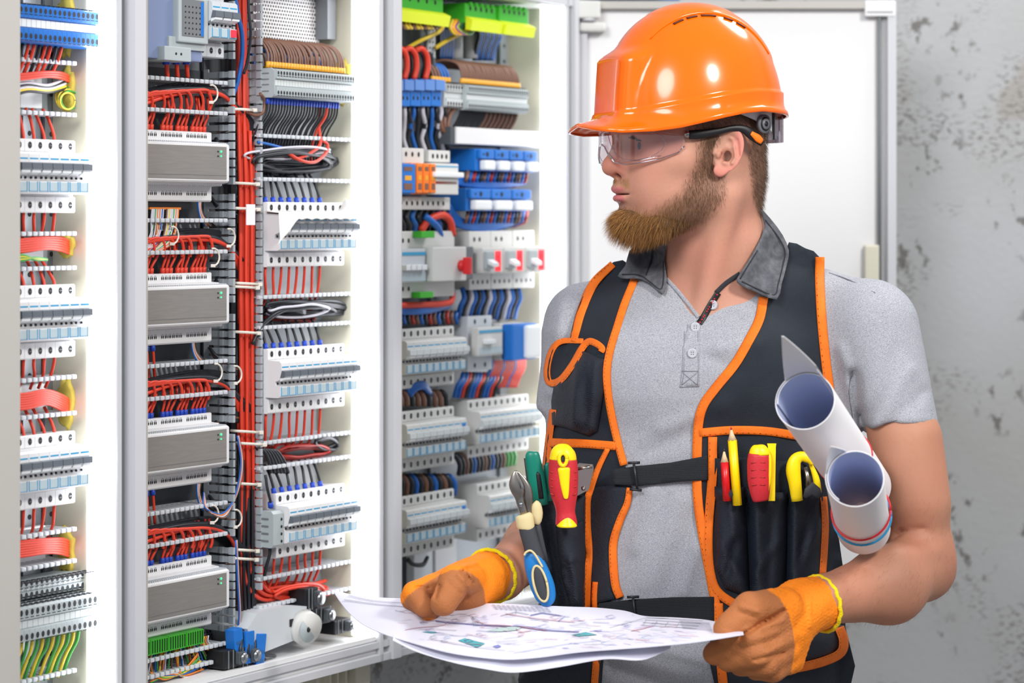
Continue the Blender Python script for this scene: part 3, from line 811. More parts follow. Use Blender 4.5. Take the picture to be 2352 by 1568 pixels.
# ---- coils and tangles in the right column of the middle cabinet
def coil(cx, cy, n, rx, ry, m, label, group, d0=-.050, seed=1, r=.0024, arc=(0, 6.28), drift=40, tails=True):
    g = random.Random(seed)
    for k in range(n):
        ph = g.uniform(-.5, .5); ax_ = rx*g.uniform(.75, 1.12); ay_ = ry*g.uniform(.45, 1.05); ox, oy = g.uniform(-12, 12), g.uniform(-ry*.3, ry*.3); d = d0-g.uniform(0, .030)
        pts = [(cx+ox+ax_*math.cos(t+ph), cy+oy+ay_*math.sin(t)+g.uniform(-2, 2), d-.006*math.sin(t)) for t in np.linspace(arc[0], arc[1], 13)]
        if tails: pts = [(cx-rx*1.05, cy+oy*.5+g.uniform(-8, 8), d-.01)]+pts[6:]+pts[:5]+[(cx-rx*1.1, cy+ry*.4, d-.012)] if k % 2 else pts
        wire(pts, r, m, label, group, n=4)
coil(672, 368, 13, 92, 34, M_BLK, 'black cable looped in the duct above the top breaker row', 'coiled black cables above the top breaker row', seed=3)
coil(660, 356, 4, 88, 22, M_WHT, 'pale grey cable looped among the black coil above the top breaker row', 'coiled pale cables above the top breaker row', d0=-.046, seed=5, r=.0018)
wire([(738, 232, -.045), (733, 290, -.050), (735, 330, -.046), (712, 352, -.046), (680, 364, -.048), (664, 352, -.050)], .0024, M_RED, 'red cable curling through the black coil', None)
wire([(660, 350, -.046), (690, 368, -.044), (722, 372, -.044), (748, 352, -.046), (752, 332, -.048), (738, 322, -.050)], .0024, M_RED, 'second red loop resting on the black coil', None)
wire([(592, 326, -.048), (620, 332, -.048), (650, 340, -.050)], .0022, M_BLU, 'blue wire crossing the black coil', None)
coil(700, 712, 6, 86, 20, M_BLK, 'black cable looped under the top breaker row', 'coiled black cables under the top breaker row', d0=-.048, seed=8, r=.0024)
coil(690, 712, 5, 72, 16, M_WHT, 'pale cable looped under the top breaker row', 'coiled pale cables under the top breaker row', d0=-.044, seed=9, r=.0019)
coil(670, 722, 5, 60, 14, M_REDD, 'dark red cable tangled under the top breaker row', 'dark red cables under the top breaker row', d0=-.058, seed=10, r=.0022)
coil(690, 1040, 5, 66, 18, M_REDD, 'dark red cable tangled under the second breaker row', 'dark red cables under the second breaker row', d0=-.058, seed=12, r=.0022)
coil(742, 1022, 4, 26, 16, M_BLK, 'black cable end looped at right under the second breaker row', 'black loops under the second breaker row', d0=-.046, seed=13, r=.0026, tails=False)
coil(690, 1358, 6, 66, 16, M_RED, 'red cable curving under the lowest breaker row', 'red cables under the lowest breaker row', d0=-.052, seed=15, r=.0024)
for k in range(6):
    wire([(580+k*3, 790-k*6, -.050), (600+k*3, 750-k*3, -.048), (640+k*4, 716-k, -.046), (700, 704+k*3, -.046)], .0026, M_BLK, 'black cable rising from the tall duct to the coil under the top breaker row', 'black cables joining the coil under the top breaker row')
    wire([(590+k*6, 1030+k, -.052), (606+k*6, 1036, -.050), (618+k*7, 1060, -.050), (622+k*8, 1085, -.054)], .0026, M_BLK, 'short black cable arching over the duct above the lowest breaker row', 'short black cables above the lowest breaker row')
# yellow foam round the wall openings, seen on the inner side walls
def foam(cabkey, px, py, hw_, hh, label):
    root, tl, tr, tp = TB[cabkey]
    pass
def wall_foam(t_wall, d, z, ry, rz, label):
    b = MB(); n = 26; rr = random.Random(int(z*1000))
    ring = [(1+.16*rr.uniform(-1, 1)) for _ in range(n)]
    r0 = [(0, ry*q*math.cos(2*math.pi*i/n), rz*q*math.sin(2*math.pi*i/n)) for i, q in enumerate(ring)]
    r1 = [(-.004, y*.8, zz*.85) for _, y, zz in r0]
    b.ring_loft([r0, r1], M_FOAM)
    o = b.build('foam_seal'); o.rotation_euler = CABROT; o.location = CW(t_wall-.0003, d, z); tag(o, label, 'foam seal'); return o
tr2 = T(866); tr1 = T(262)
wall_foam(tr2, -.062, Z_(790, 190, -.062), .018, .034, 'pale yellow foam seal on the side wall beside the grey terminals')
for px, py, hh, lb in ((186, 55, .045, 'pale yellow foam on the far left side wall beside the blue terminals'), (160, 205, .030, 'yellow foam with green wires at the upper far left'), (152, 565, .016, 'yellow foam behind the red cables at far left, second opening'), (150, 925, .032, 'yellow foam behind the red cables at far left, third opening'), (165, 1262, .030, 'yellow foam behind the red cables at far left, lowest opening')):
    wall_foam(tr1, -.078, Z_(px, py, -.078), .015, hh, lb)
# red trunk cables of the far left cabinet
for i, (y, n, tilt) in enumerate(((178, 3, .02), (566, 6, 0), (920, 7, .22), (1262, 7, -.06))):
    for k in range(n):
        yy = y+(k-n/2)*5.6
        wire([(10, yy+6, -.052), (60, yy+(4 if i == 2 else 0), -.050), (105, yy-4-k*.5, -.050), (138, yy-3+tilt*40, -.056), (156, yy+4+tilt*60, -.070), (160, yy+12+tilt*70, -.092)], .0021, M_RED, f'red cable crossing the {("first", "second", "third", "fourth")[i]} far left duct to the wall opening', f'red trunk cables in the {("first", "second", "third", "fourth")[i]} far left duct')
for k in range(5): wire([(12, 200+k*7, -.058), (60, 190+k*5, -.056), (110, 196+k*4, -.058), (150, 180+k*6, -.070)], .0022, (M_WHT, M_BLK, M_WHT, M_YEL, M_BLK)[k], 'thin wire crossing the first far left duct', 'thin wires in the first far left duct')
for k in range(5):
    pts = [(155+(17+k*2.6)*math.cos(t+k)+(k % 2)*5, 232+(19+k*2)*math.sin(t+k)-k*2, -.060-.004*k) for t in np.linspace(0, 6.1, 14)]
    wire(pts, .0012, M_GRN if k % 2 else M_YEL, 'green and yellow wire wound in a loop at the far left wall opening', 'green and yellow wire loops at far left')
for k in range(5): wire([(10, 602-k*2, -.050), (50, 598-k*3, -.046), (80, 592+k, -.046), (108, 596, -.050)], .0020, M_YEL if k % 2 else M_GRN, 'yellow or green earth wire in the second far left duct', 'earth wires in the second far left duct')
t0, z0 = TRd
for k in range(15):
    t = t0+(k+.5)*.0090; j = R_.uniform(-.004, .004)
    wire3([(t, -.040, z0), (t-.001, -.042, z0-.014), (t-.004+j, -.050, z0-.032), (t-.006+j, -.060, z0-.058)], .0022, M_YEL if k % 2 else M_GRN, 'green or yellow earth wire hanging from the far left grey terminals', 'earth wires under the far left grey terminals')
t0, z0 = TRb
for k in range(12):
    t = t0+(k+.5)*.0095
    wire3([(t, -.042, z0), (t-.001, -.046, z0-.014), (t-.003, -.056, z0-.034)], .0023, M_RED if k % 3 != 1 else M_BLK, 'wire dropping from the far left blue terminals', 'wires under the far left blue terminals')
# white cut-outs behind the ducts (raceways) seen in the back
for key, px0, px1, pys, lb in (('a', 40, 92, (148, 250), 'white plastic raceway cover in the first far left duct'), ('b', 35, 95, (545, 600), 'white plastic raceway cover in the second far left duct'), ('c', 30, 100, (885, 950), 'white plastic raceway cover in the third far left duct'), ('d', 30, 100, (1215, 1290), 'white plastic raceway cover in the fourth far left duct')):
    t0_, z1_ = CT(px0, pys[0], -.092); t1_, z2_ = CT(px1, pys[1], -.092)
    b = MB(); b.rbox(0, t1_-t0_, .088, .0975, 0, z1_-z2_, M_TOGW, .002); cabobj(b, 'raceway_cover', t0_, z2_, lb, 'raceway cover')
# upright rails behind the breakers
for px0, lb in ((54, 'punched steel rail behind the far left breakers, left'), (104, 'punched steel rail behind the far left breakers, right'), (470, 'punched steel rail behind the silver modules'), (744, 'punched steel rail behind the right breaker column'), (990, 'punched steel rail behind the left devices of the cabinet beside the worker'), (1150, 'punched steel rail behind the right devices of the cabinet beside the worker')):
    b = MB(); hh = ZTI-ZBI-.02; b.box(0, .022, .1015, .106, 0, hh, M_RAIL if px0 < 600 else M_PLATE)
    for q in np.arange(.02, hh-.02, .025): disc_y(b, .011, .1012, q, .0034, M_HOLE, 8)
    cabobj(b, 'mounting_rail', T(px0, -.101), ZBI+.01, lb, 'rail')
# dark background plates behind the module column and wires
for a, c, lb in ((300, 480, 'dark mounting panel behind the silver modules'), (608, 735, 'grey mounting panel behind the breaker rows')):
    t0_, t1_ = T(a, -.1), T(c, -.1)
    b = MB(); b.box(0, t1_-t0_, .1060, .1072, 0, ZTI-ZBI-.3, M_DARKD if a < 500 else M_HOUS2); o = b.build('mounting_panel', c2); o.location = (t0_-TB['electrical_cabinet'][1] if 0 else t0_-T(338), 0, ZBI+.16-ZBO)
# perforated plates
def perf(px0, px1, py0, py1, d, label, m=M_WHITE, pitch=.0058):
    t0_, z1_ = CT(px0, py0, d); t1_ = T(px1, d); z0_ = Z_(px0, py1, d)
    b = MB(); b.box(0, t1_-t0_, -d, -d+.0015, 0, z1_-z0_, m); r = 0
    z = pitch/2
    while z < z1_-z0_-.002:
        x = pitch/2+(pitch/2 if r % 2 else 0)
        while x < t1_-t0_-.002: disc_y(b, x, -d-.0002, z, pitch*.30, M_HOLE, 6); x += pitch
        z += pitch*.86; r += 1
    return cabobj(b, 'perforated_plate', t0_, z0_, label, 'perforated plate')
perf(580, 733, -60, 88, -.092, 'perforated white steel plate at the top beside the brown wires')
perf(425, 520, 1405, 1510, -.096, 'perforated dark steel plate behind the twisted wires at the bottom', M_RAIL)
b = MB(); b.box(0, .020, .070, .098, 0, .12, M_PLATE); b.cyl((.010, .070, .06), (.010, .067, .06), .0035, M_SCREW, 12); cabobj(b, 'steel_upright', T(733, -.085), Z_(733, 90, -.085), 'grey steel upright with a screw beside the perforated plate', 'upright')
# ---- blue grey meter block with display at the top left of the middle cabinet
t0_, z1_ = CT(310, -20, -.030); t1_ = T(400, -.030); z0_ = Z_(340, 132, -.030)
e = cabempty('energy_meter', t0_, z0_, 'blue grey meter with a dark dotted display at the top of the middle cabinet', 'meter')
hh = z1_-z0_; L1 = t1_-t0_; L2 = T(468, -.030)-t0_
b = MB(); b.rbox(0, L2, .032, .098, .0, hh, M_BG, .002); b.build('housing', e)
b = MB(); b.rbox(L1, L2, .022, .034, hh*.28, hh, M_TGREY, .002); b.build('display_frame', e)
b = MB(); b.box(L1+.006, L2-.010, .0212, .0221, hh*.38, hh*.96, M_GASKET)
for i in range(5):
    for j in range(6): disc_y(b, L1+.012+i*.0072, .0209, hh*.42+j*hh*.085, .0013, M_HOLE, 8)
b.box(L2-.0165, L2-.011, .0208, .0212, hh*.40, hh*.94, M_BLUB); b.build('display', e)
b = MB(); b.rbox(L1-.012, L2, .028, .09, .014, .030, M_TGREY, .001); b.rbox(L1-.03, L1+.022, .020, .09, -.002, .016, M_TGREY, .001); disc_y(b, L1-.008, .0197, .007, .0018, M_HOLE, 10); disc_y(b, L1+.002, .0197, .007, .0018, M_HOLE, 10); b.build('terminal_shoulder', e)
b = MB(); b.cyl((.016, .032, hh*.45), (.016, .027, hh*.45), .004, M_SCREW, 10); b.cyl((.016, .032, hh*.85), (.016, .027, hh*.85), .004, M_SCREW, 10); b.build('screw', e)
tb, zb_ = t0_+L2+.001, z0_+.014
BT = make_breaker(M_HOUS2, M_TOG, True); BT2 = make_breaker(M_HOUS2, M_TOG, True, red=True)
for k in range(3):
    o = BT if k == 0 else (copy_tree(BT) if k == 1 else BT2)
    o.location = CW(tb+k*MW, 0, zb_-.006); o.scale = (1, 1, 1.0)
    tag(o, 'grey breaker beside the meter display' if k < 2 else 'grey breaker with a red indicator right of the meter', 'circuit breaker', 'grey breakers beside the meter' if k < 2 else None)
for k, x in enumerate((382, 405, 428)):
    wire([(x, 134, -.050), (x+1, 150, -.050), (x+3, 178, -.054)], .0030, M_RED, 'thick red wire under the blue grey meter', 'thick red wires under the meter', fer=0, ferm=M_FERB)
# ---- green connectors and twisted wires at the bottom of the module column
zg = MODZ[3]
for k in range(4):
    b = MB(); b.rbox(0, .0345, .048, .066, -.020, -.0005, M_GRNB, .001)
    for j in range(7): b.box(.002+j*.0047, .0032+j*.0047, .0472, .0482, -.018, -.002, M_HOLE)
    cabobj(b, 'plug_connector', tm0+.030+k*.0355, zg, 'green plug connector under the lowest silver module', 'plug connector', 'green plug connectors')
cols = [M_ORG, M_WHT, M_BLU, M_GRN, M_BRN, M_ORG, M_YEL]
for k in range(30):
    x = 345+k*4.6; y0_ = 1492-(x-340)*.24; g = R_.uniform(-6, 6); e_ = 0 if k < 16 else (k-16)*1.7
    wire([(x, y0_, -.056), (x+g*.3, y0_+16, -.056), (x+g+e_, y0_+36, -.060), (x+g*2+e_*2, 1550-(x-340)*.16+R_.uniform(-4, 8), -.064)], .0012, cols[k % 7], 'thin coloured wire hanging from the green connectors', 'thin coloured wires under the green connectors', k=5)
for k in range(9): wire([(345, 1556+k*3-12, -.052), (380+k*4, 1560-k*3, -.048), (425, 1535+k*4, -.048), (455+k*3, 1500+k*9, -.052), (430, 1540+k*3, -.050)], .0012, cols[(k*3) % 7], 'thin coloured wire curled over the bottom duct', 'curled thin wires over the bottom duct', k=5)
# ---- multi-colour harness of the second module duct
for k in range(22):
    x = 349+k*2.6+(0 if k < 11 else 6); j = R_.uniform(-8, 8)
    wire([(x, 480, -.058), (x-2, 505, -.056), (x+j*.6-6, 535, -.052), (x+j-16, 560, -.050), (335, 575+k*.8, -.052)], .0012, cols[k % 7] if k % 2 else M_WHT, 'thin coloured harness wire between the first and second modules', 'coloured harness wires between the first two modules', k=5)
b = MB(); b.box(0, .062, .060, .066, 0, .003, M_ORG); cabobj(b, 'connector_strip', T(344, -.06), Z_(344, 481, -.06), 'orange connector strip above the coloured harness', 'connector strip')
b = MB(); b.rbox(0, .105, .064, .096, 0, .012, M_BLACK, .001); cabobj(b, 'flat_connector', T(316, -.064), Z_(340, 479, -.064), 'black flat connector under the topmost silver module', 'connector')
for x, y0_ in ((455, 455), (440, 770), (452, 1110), (432, 1428)):
    for k in range(6): wire([(x+k*2, y0_, -.062), (x+k*1.6, y0_+20, -.062), (x+4+k*2.4, y0_+42, -.066), (x+14+k*5, y0_+64, -.072)], .0011, (M_BLU, M_WHT, M_ORG, M_WHT, M_BRN, M_BLK)[k], 'thin twisted data wire dropping from a silver module', 'twisted data wires under the silver modules', k=5)
for y0_, sgn in ((1130, 1), (1000, 1)):
    pass
for k in range(4):
    wire([(545+k, 1000, -.050), (553+k*1.5, 1060, -.046), (546+k*1.5, 1115, -.046), (530+k, 1160, -.048), (505+k*3, 1180+k*3, -.046), (470+k*3, 1165+k*2, -.046), (468, 1130, -.052)], .0013, (M_BLU, M_ORG, M_WHT, M_BRN)[k], 'thin twisted data wire wandering along the tall duct', 'twisted data wires along the tall duct', k=5, n=6)
    wire([(541+k, 1240, -.047), (546+k, 1340, -.047), (549+k, 1420, -.048), (538+k*1.4, 1480, -.052), (520+k*2, 1510, -.06)], .0013, (M_BLU, M_ORG, M_WHT, M_BRN)[k], 'thin twisted data wire low on the tall duct', 'twisted data wires low on the tall duct', k=5, n=6)
# ---- label on a cable, masking tape on the top breaker row
b = MB(); b.rbox(0, .018, .030, .032, 0, .028, M_PAPER, .0006); cabobj(b, 'cable_label', T(566, -.031), Z_(566, 517, -.031), 'small white paper label on the red cable bundle', 'label tag')
tA, zA = rows['A2']
V = []; Q = []; nn = 40
for i in range(nn+1):
    k = i/nn; x = -.006+k*.184
    if k < .2: prof = [(.004, .066-.045*(1-k/.2)*.9+.004*math.sin(i)), (.002, .060), (.016, .0725)]; 
    a = .0745+.001*math.sin(i*1.3); drop = .030*max(0, 1-k/.17); lift = .018*max(0, (k-.9)/.1)
    V += [(x, .040, a+.001+lift), (x, .016, a-.0005+lift*.6), (x-.25*drop, .008, a-.006-drop), (x-.5*drop, .006, a-.009-drop*1.2)]
for i in range(nn):
    for j in range(3): Q.append((i*4+j, (i+1)*4+j, (i+1)*4+j+1, i*4+j+1))
b = MB(); b.add(V, Q, M_TAPE, True); o = cabobj(b, 'masking_tape', tA, zA, 'curled strip of white masking tape along the top breaker row', 'tape'); md = o.modifiers.new('t', 'SOLIDIFY'); md.thickness = .0006
# ---- terminal stack left of the lowest breaker row
tC, zC = rows['C2']
b = MB(); b.prism([(.098, .002), (.030, .0), (.026, .004), (.026, .046), (.030, .050), (.098, .048)], -.024, -.002, M_TGREY, 'x')
for z in (.008, .018, .028, .038): b.box(-.0246, -.0238, .034, .052, z, z+.0025, M_GASKET); disc_y(b, -.006, .0257, z, .0022, M_HOLE, 8)
cabobj(b, 'terminal_block', tC, zC+.018, 'grey stepped terminal block left of the lowest breaker row', 'terminal block')
wire([(610, 1090, -.045), (614, 1120, -.042), (621, 1150, -.040), (622, 1165, -.042)], .0022, M_BLK, 'black wire reaching the grey block left of the lowest breakers', None, fer=1 and -1, ferm=M_FERB)
wire([(620, 1245, -.040), (620, 1270, -.040), (612, 1300, -.046), (607, 1325, -.052)], .0026, M_BLK, 'black wire below the grey block left of the lowest breakers', None, fer=0, ferm=M_FERB)
# ---- bottom of the middle cabinet: socket, blue connectors, black clamps
t0_, z0_ = CT(585, 1506, -.035)
e = cabempty('socket_outlet', t0_, z0_, 'tilted pale grey socket housing lying in the bottom of the middle cabinet', 'socket')
b = MB(); b.prism([(0, .002), (.105, .012), (.122, .040), (.115, .052), (.060, .060), (.0, .058), (-.022, .040)], .030, .096, M_HOUS2, 'y'); o = b.build('housing', e)
b = MB(); b.cyl((.098, .031, .028), (.094, .016, .024), .0235, M_HOUS3, 28, smooth=False); b.cyl((.094, .0165, .024), (.094, .0155, .024), .018, M_TGREY, 28, smooth=False); b.cyl((.094, .0156, .024), (.094, .0150, .024), .004, M_HOLE, 10); b.box(.070, .078, .0285, .030, .030, .040, M_HOLE); b.build('socket_face', e)
for k in range(3):
    b = MB(); b.rbox(0, .018, .0, .016, 0, .040+k*.003, M_BLUB, .001); b.box(.003, .015, -.0004, 0, .008, .012, M_BLUTR); b.box(.003, .015, -.0004, 0, .02, .024, M_BLUTR)
    o = b.build('lever_connector'); o.rotation_euler = (0, .12*k-.1, PHI); o.location = CW(T(542+k*20, -.030), -.030+k*.002, Z_(545+k*20, 1515+k*9, -.030)); tag(o, 'blue lever connector in front of the tilted socket', 'connector', 'blue lever connectors')
for k, (x, y, wd, hh, lb) in enumerate(((690, 1436, .045, .024, 'black clamp block right of the tilted socket'), (742, 1456, .040, .020, 'black clamp with a bright screw near the bottom right corner'), (488, 1535, .040, .024, 'black clamp block in front of the perforated dark plate'), (522, 1530, .036, .026, 'black clamp block beside the blue connectors'), (676, 1400, .030, .03, 'black bracket above the tilted socket'))):
    t0_, z0_ = CT(x, y, -.05); b = MB(); b.rbox(0, wd, .030, .075, 0, hh, M_BLACK, .002); b.rbox(wd*.6, wd*.95, .022, .032, hh*.15, hh*.85, M_DARKD, .002); b.cyl((wd*.78, .022, hh*.5), (wd*.78, .020, hh*.5), hh*.3, M_SCREW, 14)
    for q in (.2, .45): b.box(wd*q, wd*q+.002, .0295, .0302, 0, hh, M_GASKET)
    cabobj(b, 'clamp_block', t0_, z0_, lb, 'clamp block')
for k in range(4): wire([(562+k*4, 1420, -.050), (556+k*14, 1460, -.034), (552+k*18, 1500, -.028), (560+k*24, 1530-k*8, -.034)], .0024, M_BLK, 'black cable falling from the tall duct over the blue connectors', 'black cables over the blue connectors', n=6)

# ================================================================== cabinet beside the worker
def boxdev(name, px0, px1, py0, py1, d0, label, cat, m, fn=None, depth=.096, group=None, r=.0015):
    t0_, z1_ = CT(px0, py0, -d0); t1_ = T(px1, -d0); z0_ = Z_(px0, py1, -d0)
    e = cabempty(name, t0_, z0_, label, cat, group); w_, h_ = t1_-t0_, z1_-z0_
    b = MB(); b.rbox(0, w_, d0, depth, 0, h_, m, r); b.build('housing', e)
    if fn: fn(e, w_, h_)
    return e
def holes(e, w_, z, n, d, r=.002, x0=.08, x1=.92, name='screw_holes'):
    b = MB()
    for k in range(n): disc_y(b, w_*(x0+(x1-x0)*(k+.5)/n), d-.0003, z, r, M_HOLE, 10, r*1.3)
    b.build(name, e)
def pe(d):
    def f(e, w_, h_):
        b = MB(); b.prism([(d-.001, -.010), (d-.010, -.012), (d-.014, .004), (d-.001, .010)], 0, w_, M_YELB, 'x'); b.build('yellow_base', e)
        holes(e, w_, h_*.75, 5, d, .0028)
        b = MB()
        for k in range(5): b.box(w_*(.1+.17*k), w_*(.1+.17*k)+.006, d-.004, d, h_*.9, h_*1.05, M_GRNB)
        b.build('latch_row', e)
    return f
boxdev('earth_terminal', 902, 1018, -20, 30, .030, 'green and yellow earth terminal at the top left of the cabinet beside the worker', 'earth terminal', M_GRNB, pe(.030))
boxdev('earth_terminal', 1068, 1141, 6, 52, .026, 'green and yellow earth terminal, middle one near the top', 'earth terminal', M_GRNB, pe(.026))
boxdev('earth_terminal', 1147, 1214, 12, 62, .022, 'green and yellow earth terminal nearest the bright strip', 'earth terminal', M_GRNB, pe(.022))
for k in range(10): wire([(922+k*8, 42, -.035), (924+k*8, 58, -.030), (930+k*8, 64, -.032), (938+k*8, 50, -.045)], .0030, M_YEL if k % 3 else M_BRN, 'yellow wire loop under the first green terminal', 'yellow wire loops under the first green terminal')
for k in range(7): wire([(1040+k*4, 46, -.04), (1034+k*3, 64, -.036), (1046+k*5, 78, -.036), (1070+k*3, 70, -.04), (1078+k*2, 52, -.05)], .0026, (M_YEL, M_ORG, M_YEL, M_RED, M_BLU, M_YEL, M_GRN)[k], 'coloured wire knotted under the middle green terminal', 'coloured wires under the middle green terminal')
for a, c in ((936, 1012), (1000, 1068)): wire([(a, 110, -.06), ((a+c)/2-6, 92, -.055), (c-6, 74, -.05), (c+6, 60, -.045)], .0034, M_YEL, 'thick yellow cable slanting below the green terminals', 'slanting yellow cables')
for k in range(12): wire([(1098+k*4, 62, -.06), (1100+k*4.5, 84, -.064), (1094+k*4, 108, -.07), (1088+k*4, 138, -.08)], .0026, M_BLU if k % 3 else M_BLK, 'dark blue wire behind the middle green terminal', 'dark blue wires behind the green terminals')
for k in range(10): wire([(1006+k*3.4, 60, -.07), (1010+k*3.4, 96, -.074), (1008+k*3.2, 136, -.08)], .0024, M_BLU if k % 2 else M_BLK, 'dark wire left of the middle green terminal', 'dark wires left of the green terminals')
b = MB(); b.box(0, .020, .070, .0735, 0, .075, M_HOUS2)
for q in range(8):
    for s_ in (.005, .013): disc_y(b, s_, .0697, .006+q*.009, .002, M_HOLE, 8)
cabobj(b, 'perforated_rail', T(983, -.07), Z_(983, 132, -.07), 'upright white perforated rail beside the red looped cables', 'rail')
for k, x in enumerate((1052, 1086)):
    b = MB(); b.cyl((0, .085, 0), (0, .085, .06), .012, M_HOUS2, 16); cabobj(b, 'conduit', T(x, -.08), Z_(x, 134, -.08), 'pale grey conduit pipe behind the arching brown wires', 'conduit', 'grey conduit pipes')
for k, x in enumerate((926, 948, 974)): wire([(x-20, 116, -.05), (x-6, 112, -.046), (x+6, 128, -.044), (x+8, 156, -.044), (x+2, 182, -.046)], .0048, M_RED, 'thick red cable looping down to the blue blocks', 'thick red cables above the blue blocks')
for k in range(7): wire([(918+k*11, 122, -.06), (930+k*10, 130, -.058), (934+k*10, 150, -.056), (930+k*10, 184, -.054)], .0040, M_BLK, 'thick black cable behind the red ones above the blue blocks', 'thick black cables above the blue blocks')
t0_, z0_ = TRe
for k in range(27):
    t = t0_+(k+.5)*.0062; j = R_.uniform(-.002, .002); zt = z0_+.040
    wire3([(t, -.040, zt), (t+.001, -.041, zt+.016), (t-.001+j, -.050, zt+.032), (t-.010, -.070, zt+.037), (t-.020, -.092, zt+.028)], .0021, M_BRN, 'brown wire arching over the long grey terminal row beside the helmet', 'brown wires over the long grey terminal row', fer=0, ferm=M_FERY)
    wire3([(t, -.042, z0_), (t-.001, -.046, z0_-.012), (t-.006+j, -.056, z0_-.030), (t-.008, -.066, z0_-.040)], .0021, M_BLK if k < 12 or k % 2 else M_BRN, 'dark wire under the long grey terminal row beside the helmet', 'dark wires under the long grey terminal row')
t0_, z0_ = TRf
for k in range(6):
    t = t0_-.018+k*.0085
    wire3([(t, -.048, z0_+.038), (t+.001, -.049, z0_+.052), (t-.004, -.060, z0_+.066), (t-.02, -.080, z0_+.064)], .0026, M_BRN if k < 3 else M_BLU, 'brown or blue wire arching above the pale terminals', 'wires above the pale terminals', fer=0, ferm=M_FERY)
for k in range(5):
    def fb(e, w_, h_):
        b = MB(); b.rbox(.0012, w_-.0012, .026, .034, h_*.58, h_*.97, M_BLUT, .001); b.build('clear_cover', e); holes(e, w_, h_*.3, 2, .034, .0024)
    boxdev('distribution_block', 895+k*24, 918+k*24, 181, 243, .034, 'blue distribution block under the thick red cables', 'distribution block', M_BLUB, fb, group='blue distribution blocks beside the pale terminals')
for k in range(11):
    x = 918+k*10.5
    wire([(x, 243, -.045), (x+1, 262, -.044), (x-6+(k % 3)*6, 288, -.050), (x-2, 318, -.056), (x+6, 345, -.06)], .0036, (M_BLK, M_WHT, M_BLK, M_BLU)[k % 4], 'cable hanging under the blue distribution blocks', 'cables under the blue distribution blocks', n=5)
for k in range(3): wire([(1015+k*16, 246, -.046), (1012+k*10, 268, -.046), (1018+k*6, 300, -.046), (1045, 306+k*4, -.05)], .0036, M_BRN, 'brown cable curling beside the pale duct cover', 'brown cables beside the duct cover')
def dc(e, w_, h_):
    b = MB(); b.box(-.012, 0, .034, .095, 0, h_, M_DARKD); b.build('duct_side', e)
boxdev('duct_cover', 1050, 1238, 291, 330, .030, 'smooth white duct cover left of the helmet brim', 'duct cover', M_HOUS, dc)
boxdev('surge_protector', 905, 974, 338, 374, .034, 'white shoulder block above the orange and blue surge protectors', 'surge protector', M_HOUS3, lambda e, w_, h_: holes(e, w_, h_*.6, 4, .034, .003))
def sp(m):
    def f(e, w_, h_):
        b = MB(); b.rbox(.001, w_-.001, .012, .0225, h_*.04, h_*.98, m, .002); b.box(w_*.3, w_*.7, .0114, .012, h_*.45, h_*.6, M_FERY); b.box(w_*.25, w_*.75, .0114, .012, h_*.75, h_*.88, M_BRN); b.box(w_*.25, w_*.75, .0114, .012, h_*.15, h_*.35, M_BRN); b.build('plug_in_cartridge', e)
    return f
boxdev('surge_protector', 905, 943, 374, 446, .022, 'blue surge protector beside the orange ones', 'surge protector', M_BLUB, sp(M_BLUB))
for k in range(3): boxdev('surge_protector', 944+k*15.4, 959+k*15.4, 374+k*.3, 446, .022, 'orange surge protector cartridge', 'surge protector', M_ORGB, sp(M_ORGB), group='orange surge protectors')
def nb4(e, w_, h_):
    b = MB(); b.rbox(0, w_*1.05, .006, .020, h_*.55, h_*.72, M_TOGW, .002); b.box(.004, w_-.004, .0140, .0150, h_*.33, h_*.42, M_REDD); b.box(.002, w_-.002, .0135, .0143, h_*.88, h_*.92, M_WINB); b.build('linked_toggle', e)
boxdev('isolator_switch', 991, 1053, 374, 446, .014, 'white four pole switch right of the orange surge protectors', 'switch', M_HOUS3, nb4)
boxdev('isolator_switch', 985, 1034, 344, 372, .036, 'white terminal shoulder of the four pole switch', 'switch', M_HOUS3, lambda e, w_, h_: holes(e, w_, h_*.5, 4, .036, .003))
boxdev('isolator_switch', 905, 1034, 451, 481, .036, 'white terminal strip under the surge protectors', 'terminal strip', M_HOUS3, lambda e, w_, h_: holes(e, w_, h_*.5, 9, .036, .0028))
def blk(n):
    def f(e, w_, h_):
        for k in range(n):
            x = w_*k/n
            b = MB(); b.rbox(x+.008, x+w_/n-.006, .018, .030, h_*.04, h_*.48, M_TOGW, .003); b.build('white_marker', e)
            b = MB(); b.rbox(x+.002, x+w_/n-.002, .024, .032, h_*.55, h_*.98, M_BLUB, .002); disc_y(b, x+w_/n/2, .0237, h_*.75, .004, M_HOLE, 10); disc_y(b, x+w_/n/4, .0237, h_*.75, .002, M_HOLE, 10); b.build('blue_cap', e)
    return f
boxdev('neutral_block', 1092, 1226, 341, 392, .032, 'row of blue neutral terminals with white markers under the duct cover', 'neutral block', M_BLUB, blk(4))
boxdev('neutral_block', 1070, 1212, 432, 484, .032, 'second row of blue neutral terminals above the grey contactors', 'neutral block', M_BLUB, blk(3))
for y, n, gname in ((400, 18, 'wires under the first blue neutral row'), (492, 18, 'wires under the second blue neutral row')):
    for k in range(n): wire([(1075+k*8, y-6, -.045), (1072+k*8, y+8, -.040), (1068+k*8, y+18, -.046), (1058+k*7, y+28, -.060)], .0030, (M_BRN, M_BLU, M_REDD, M_BLU, M_BLK)[k % 5], 'short wire under a row of blue neutral terminals', gname)
for k in range(4): wire([(1030, 402+k*5, -.05), (1090, 416+k*4, -.046), (1150, 420+k*3, -.046), (1205, 408+k*4, -.05)], .0034, M_BLU, 'blue cable running below the first neutral row', 'blue cables below the first neutral row')
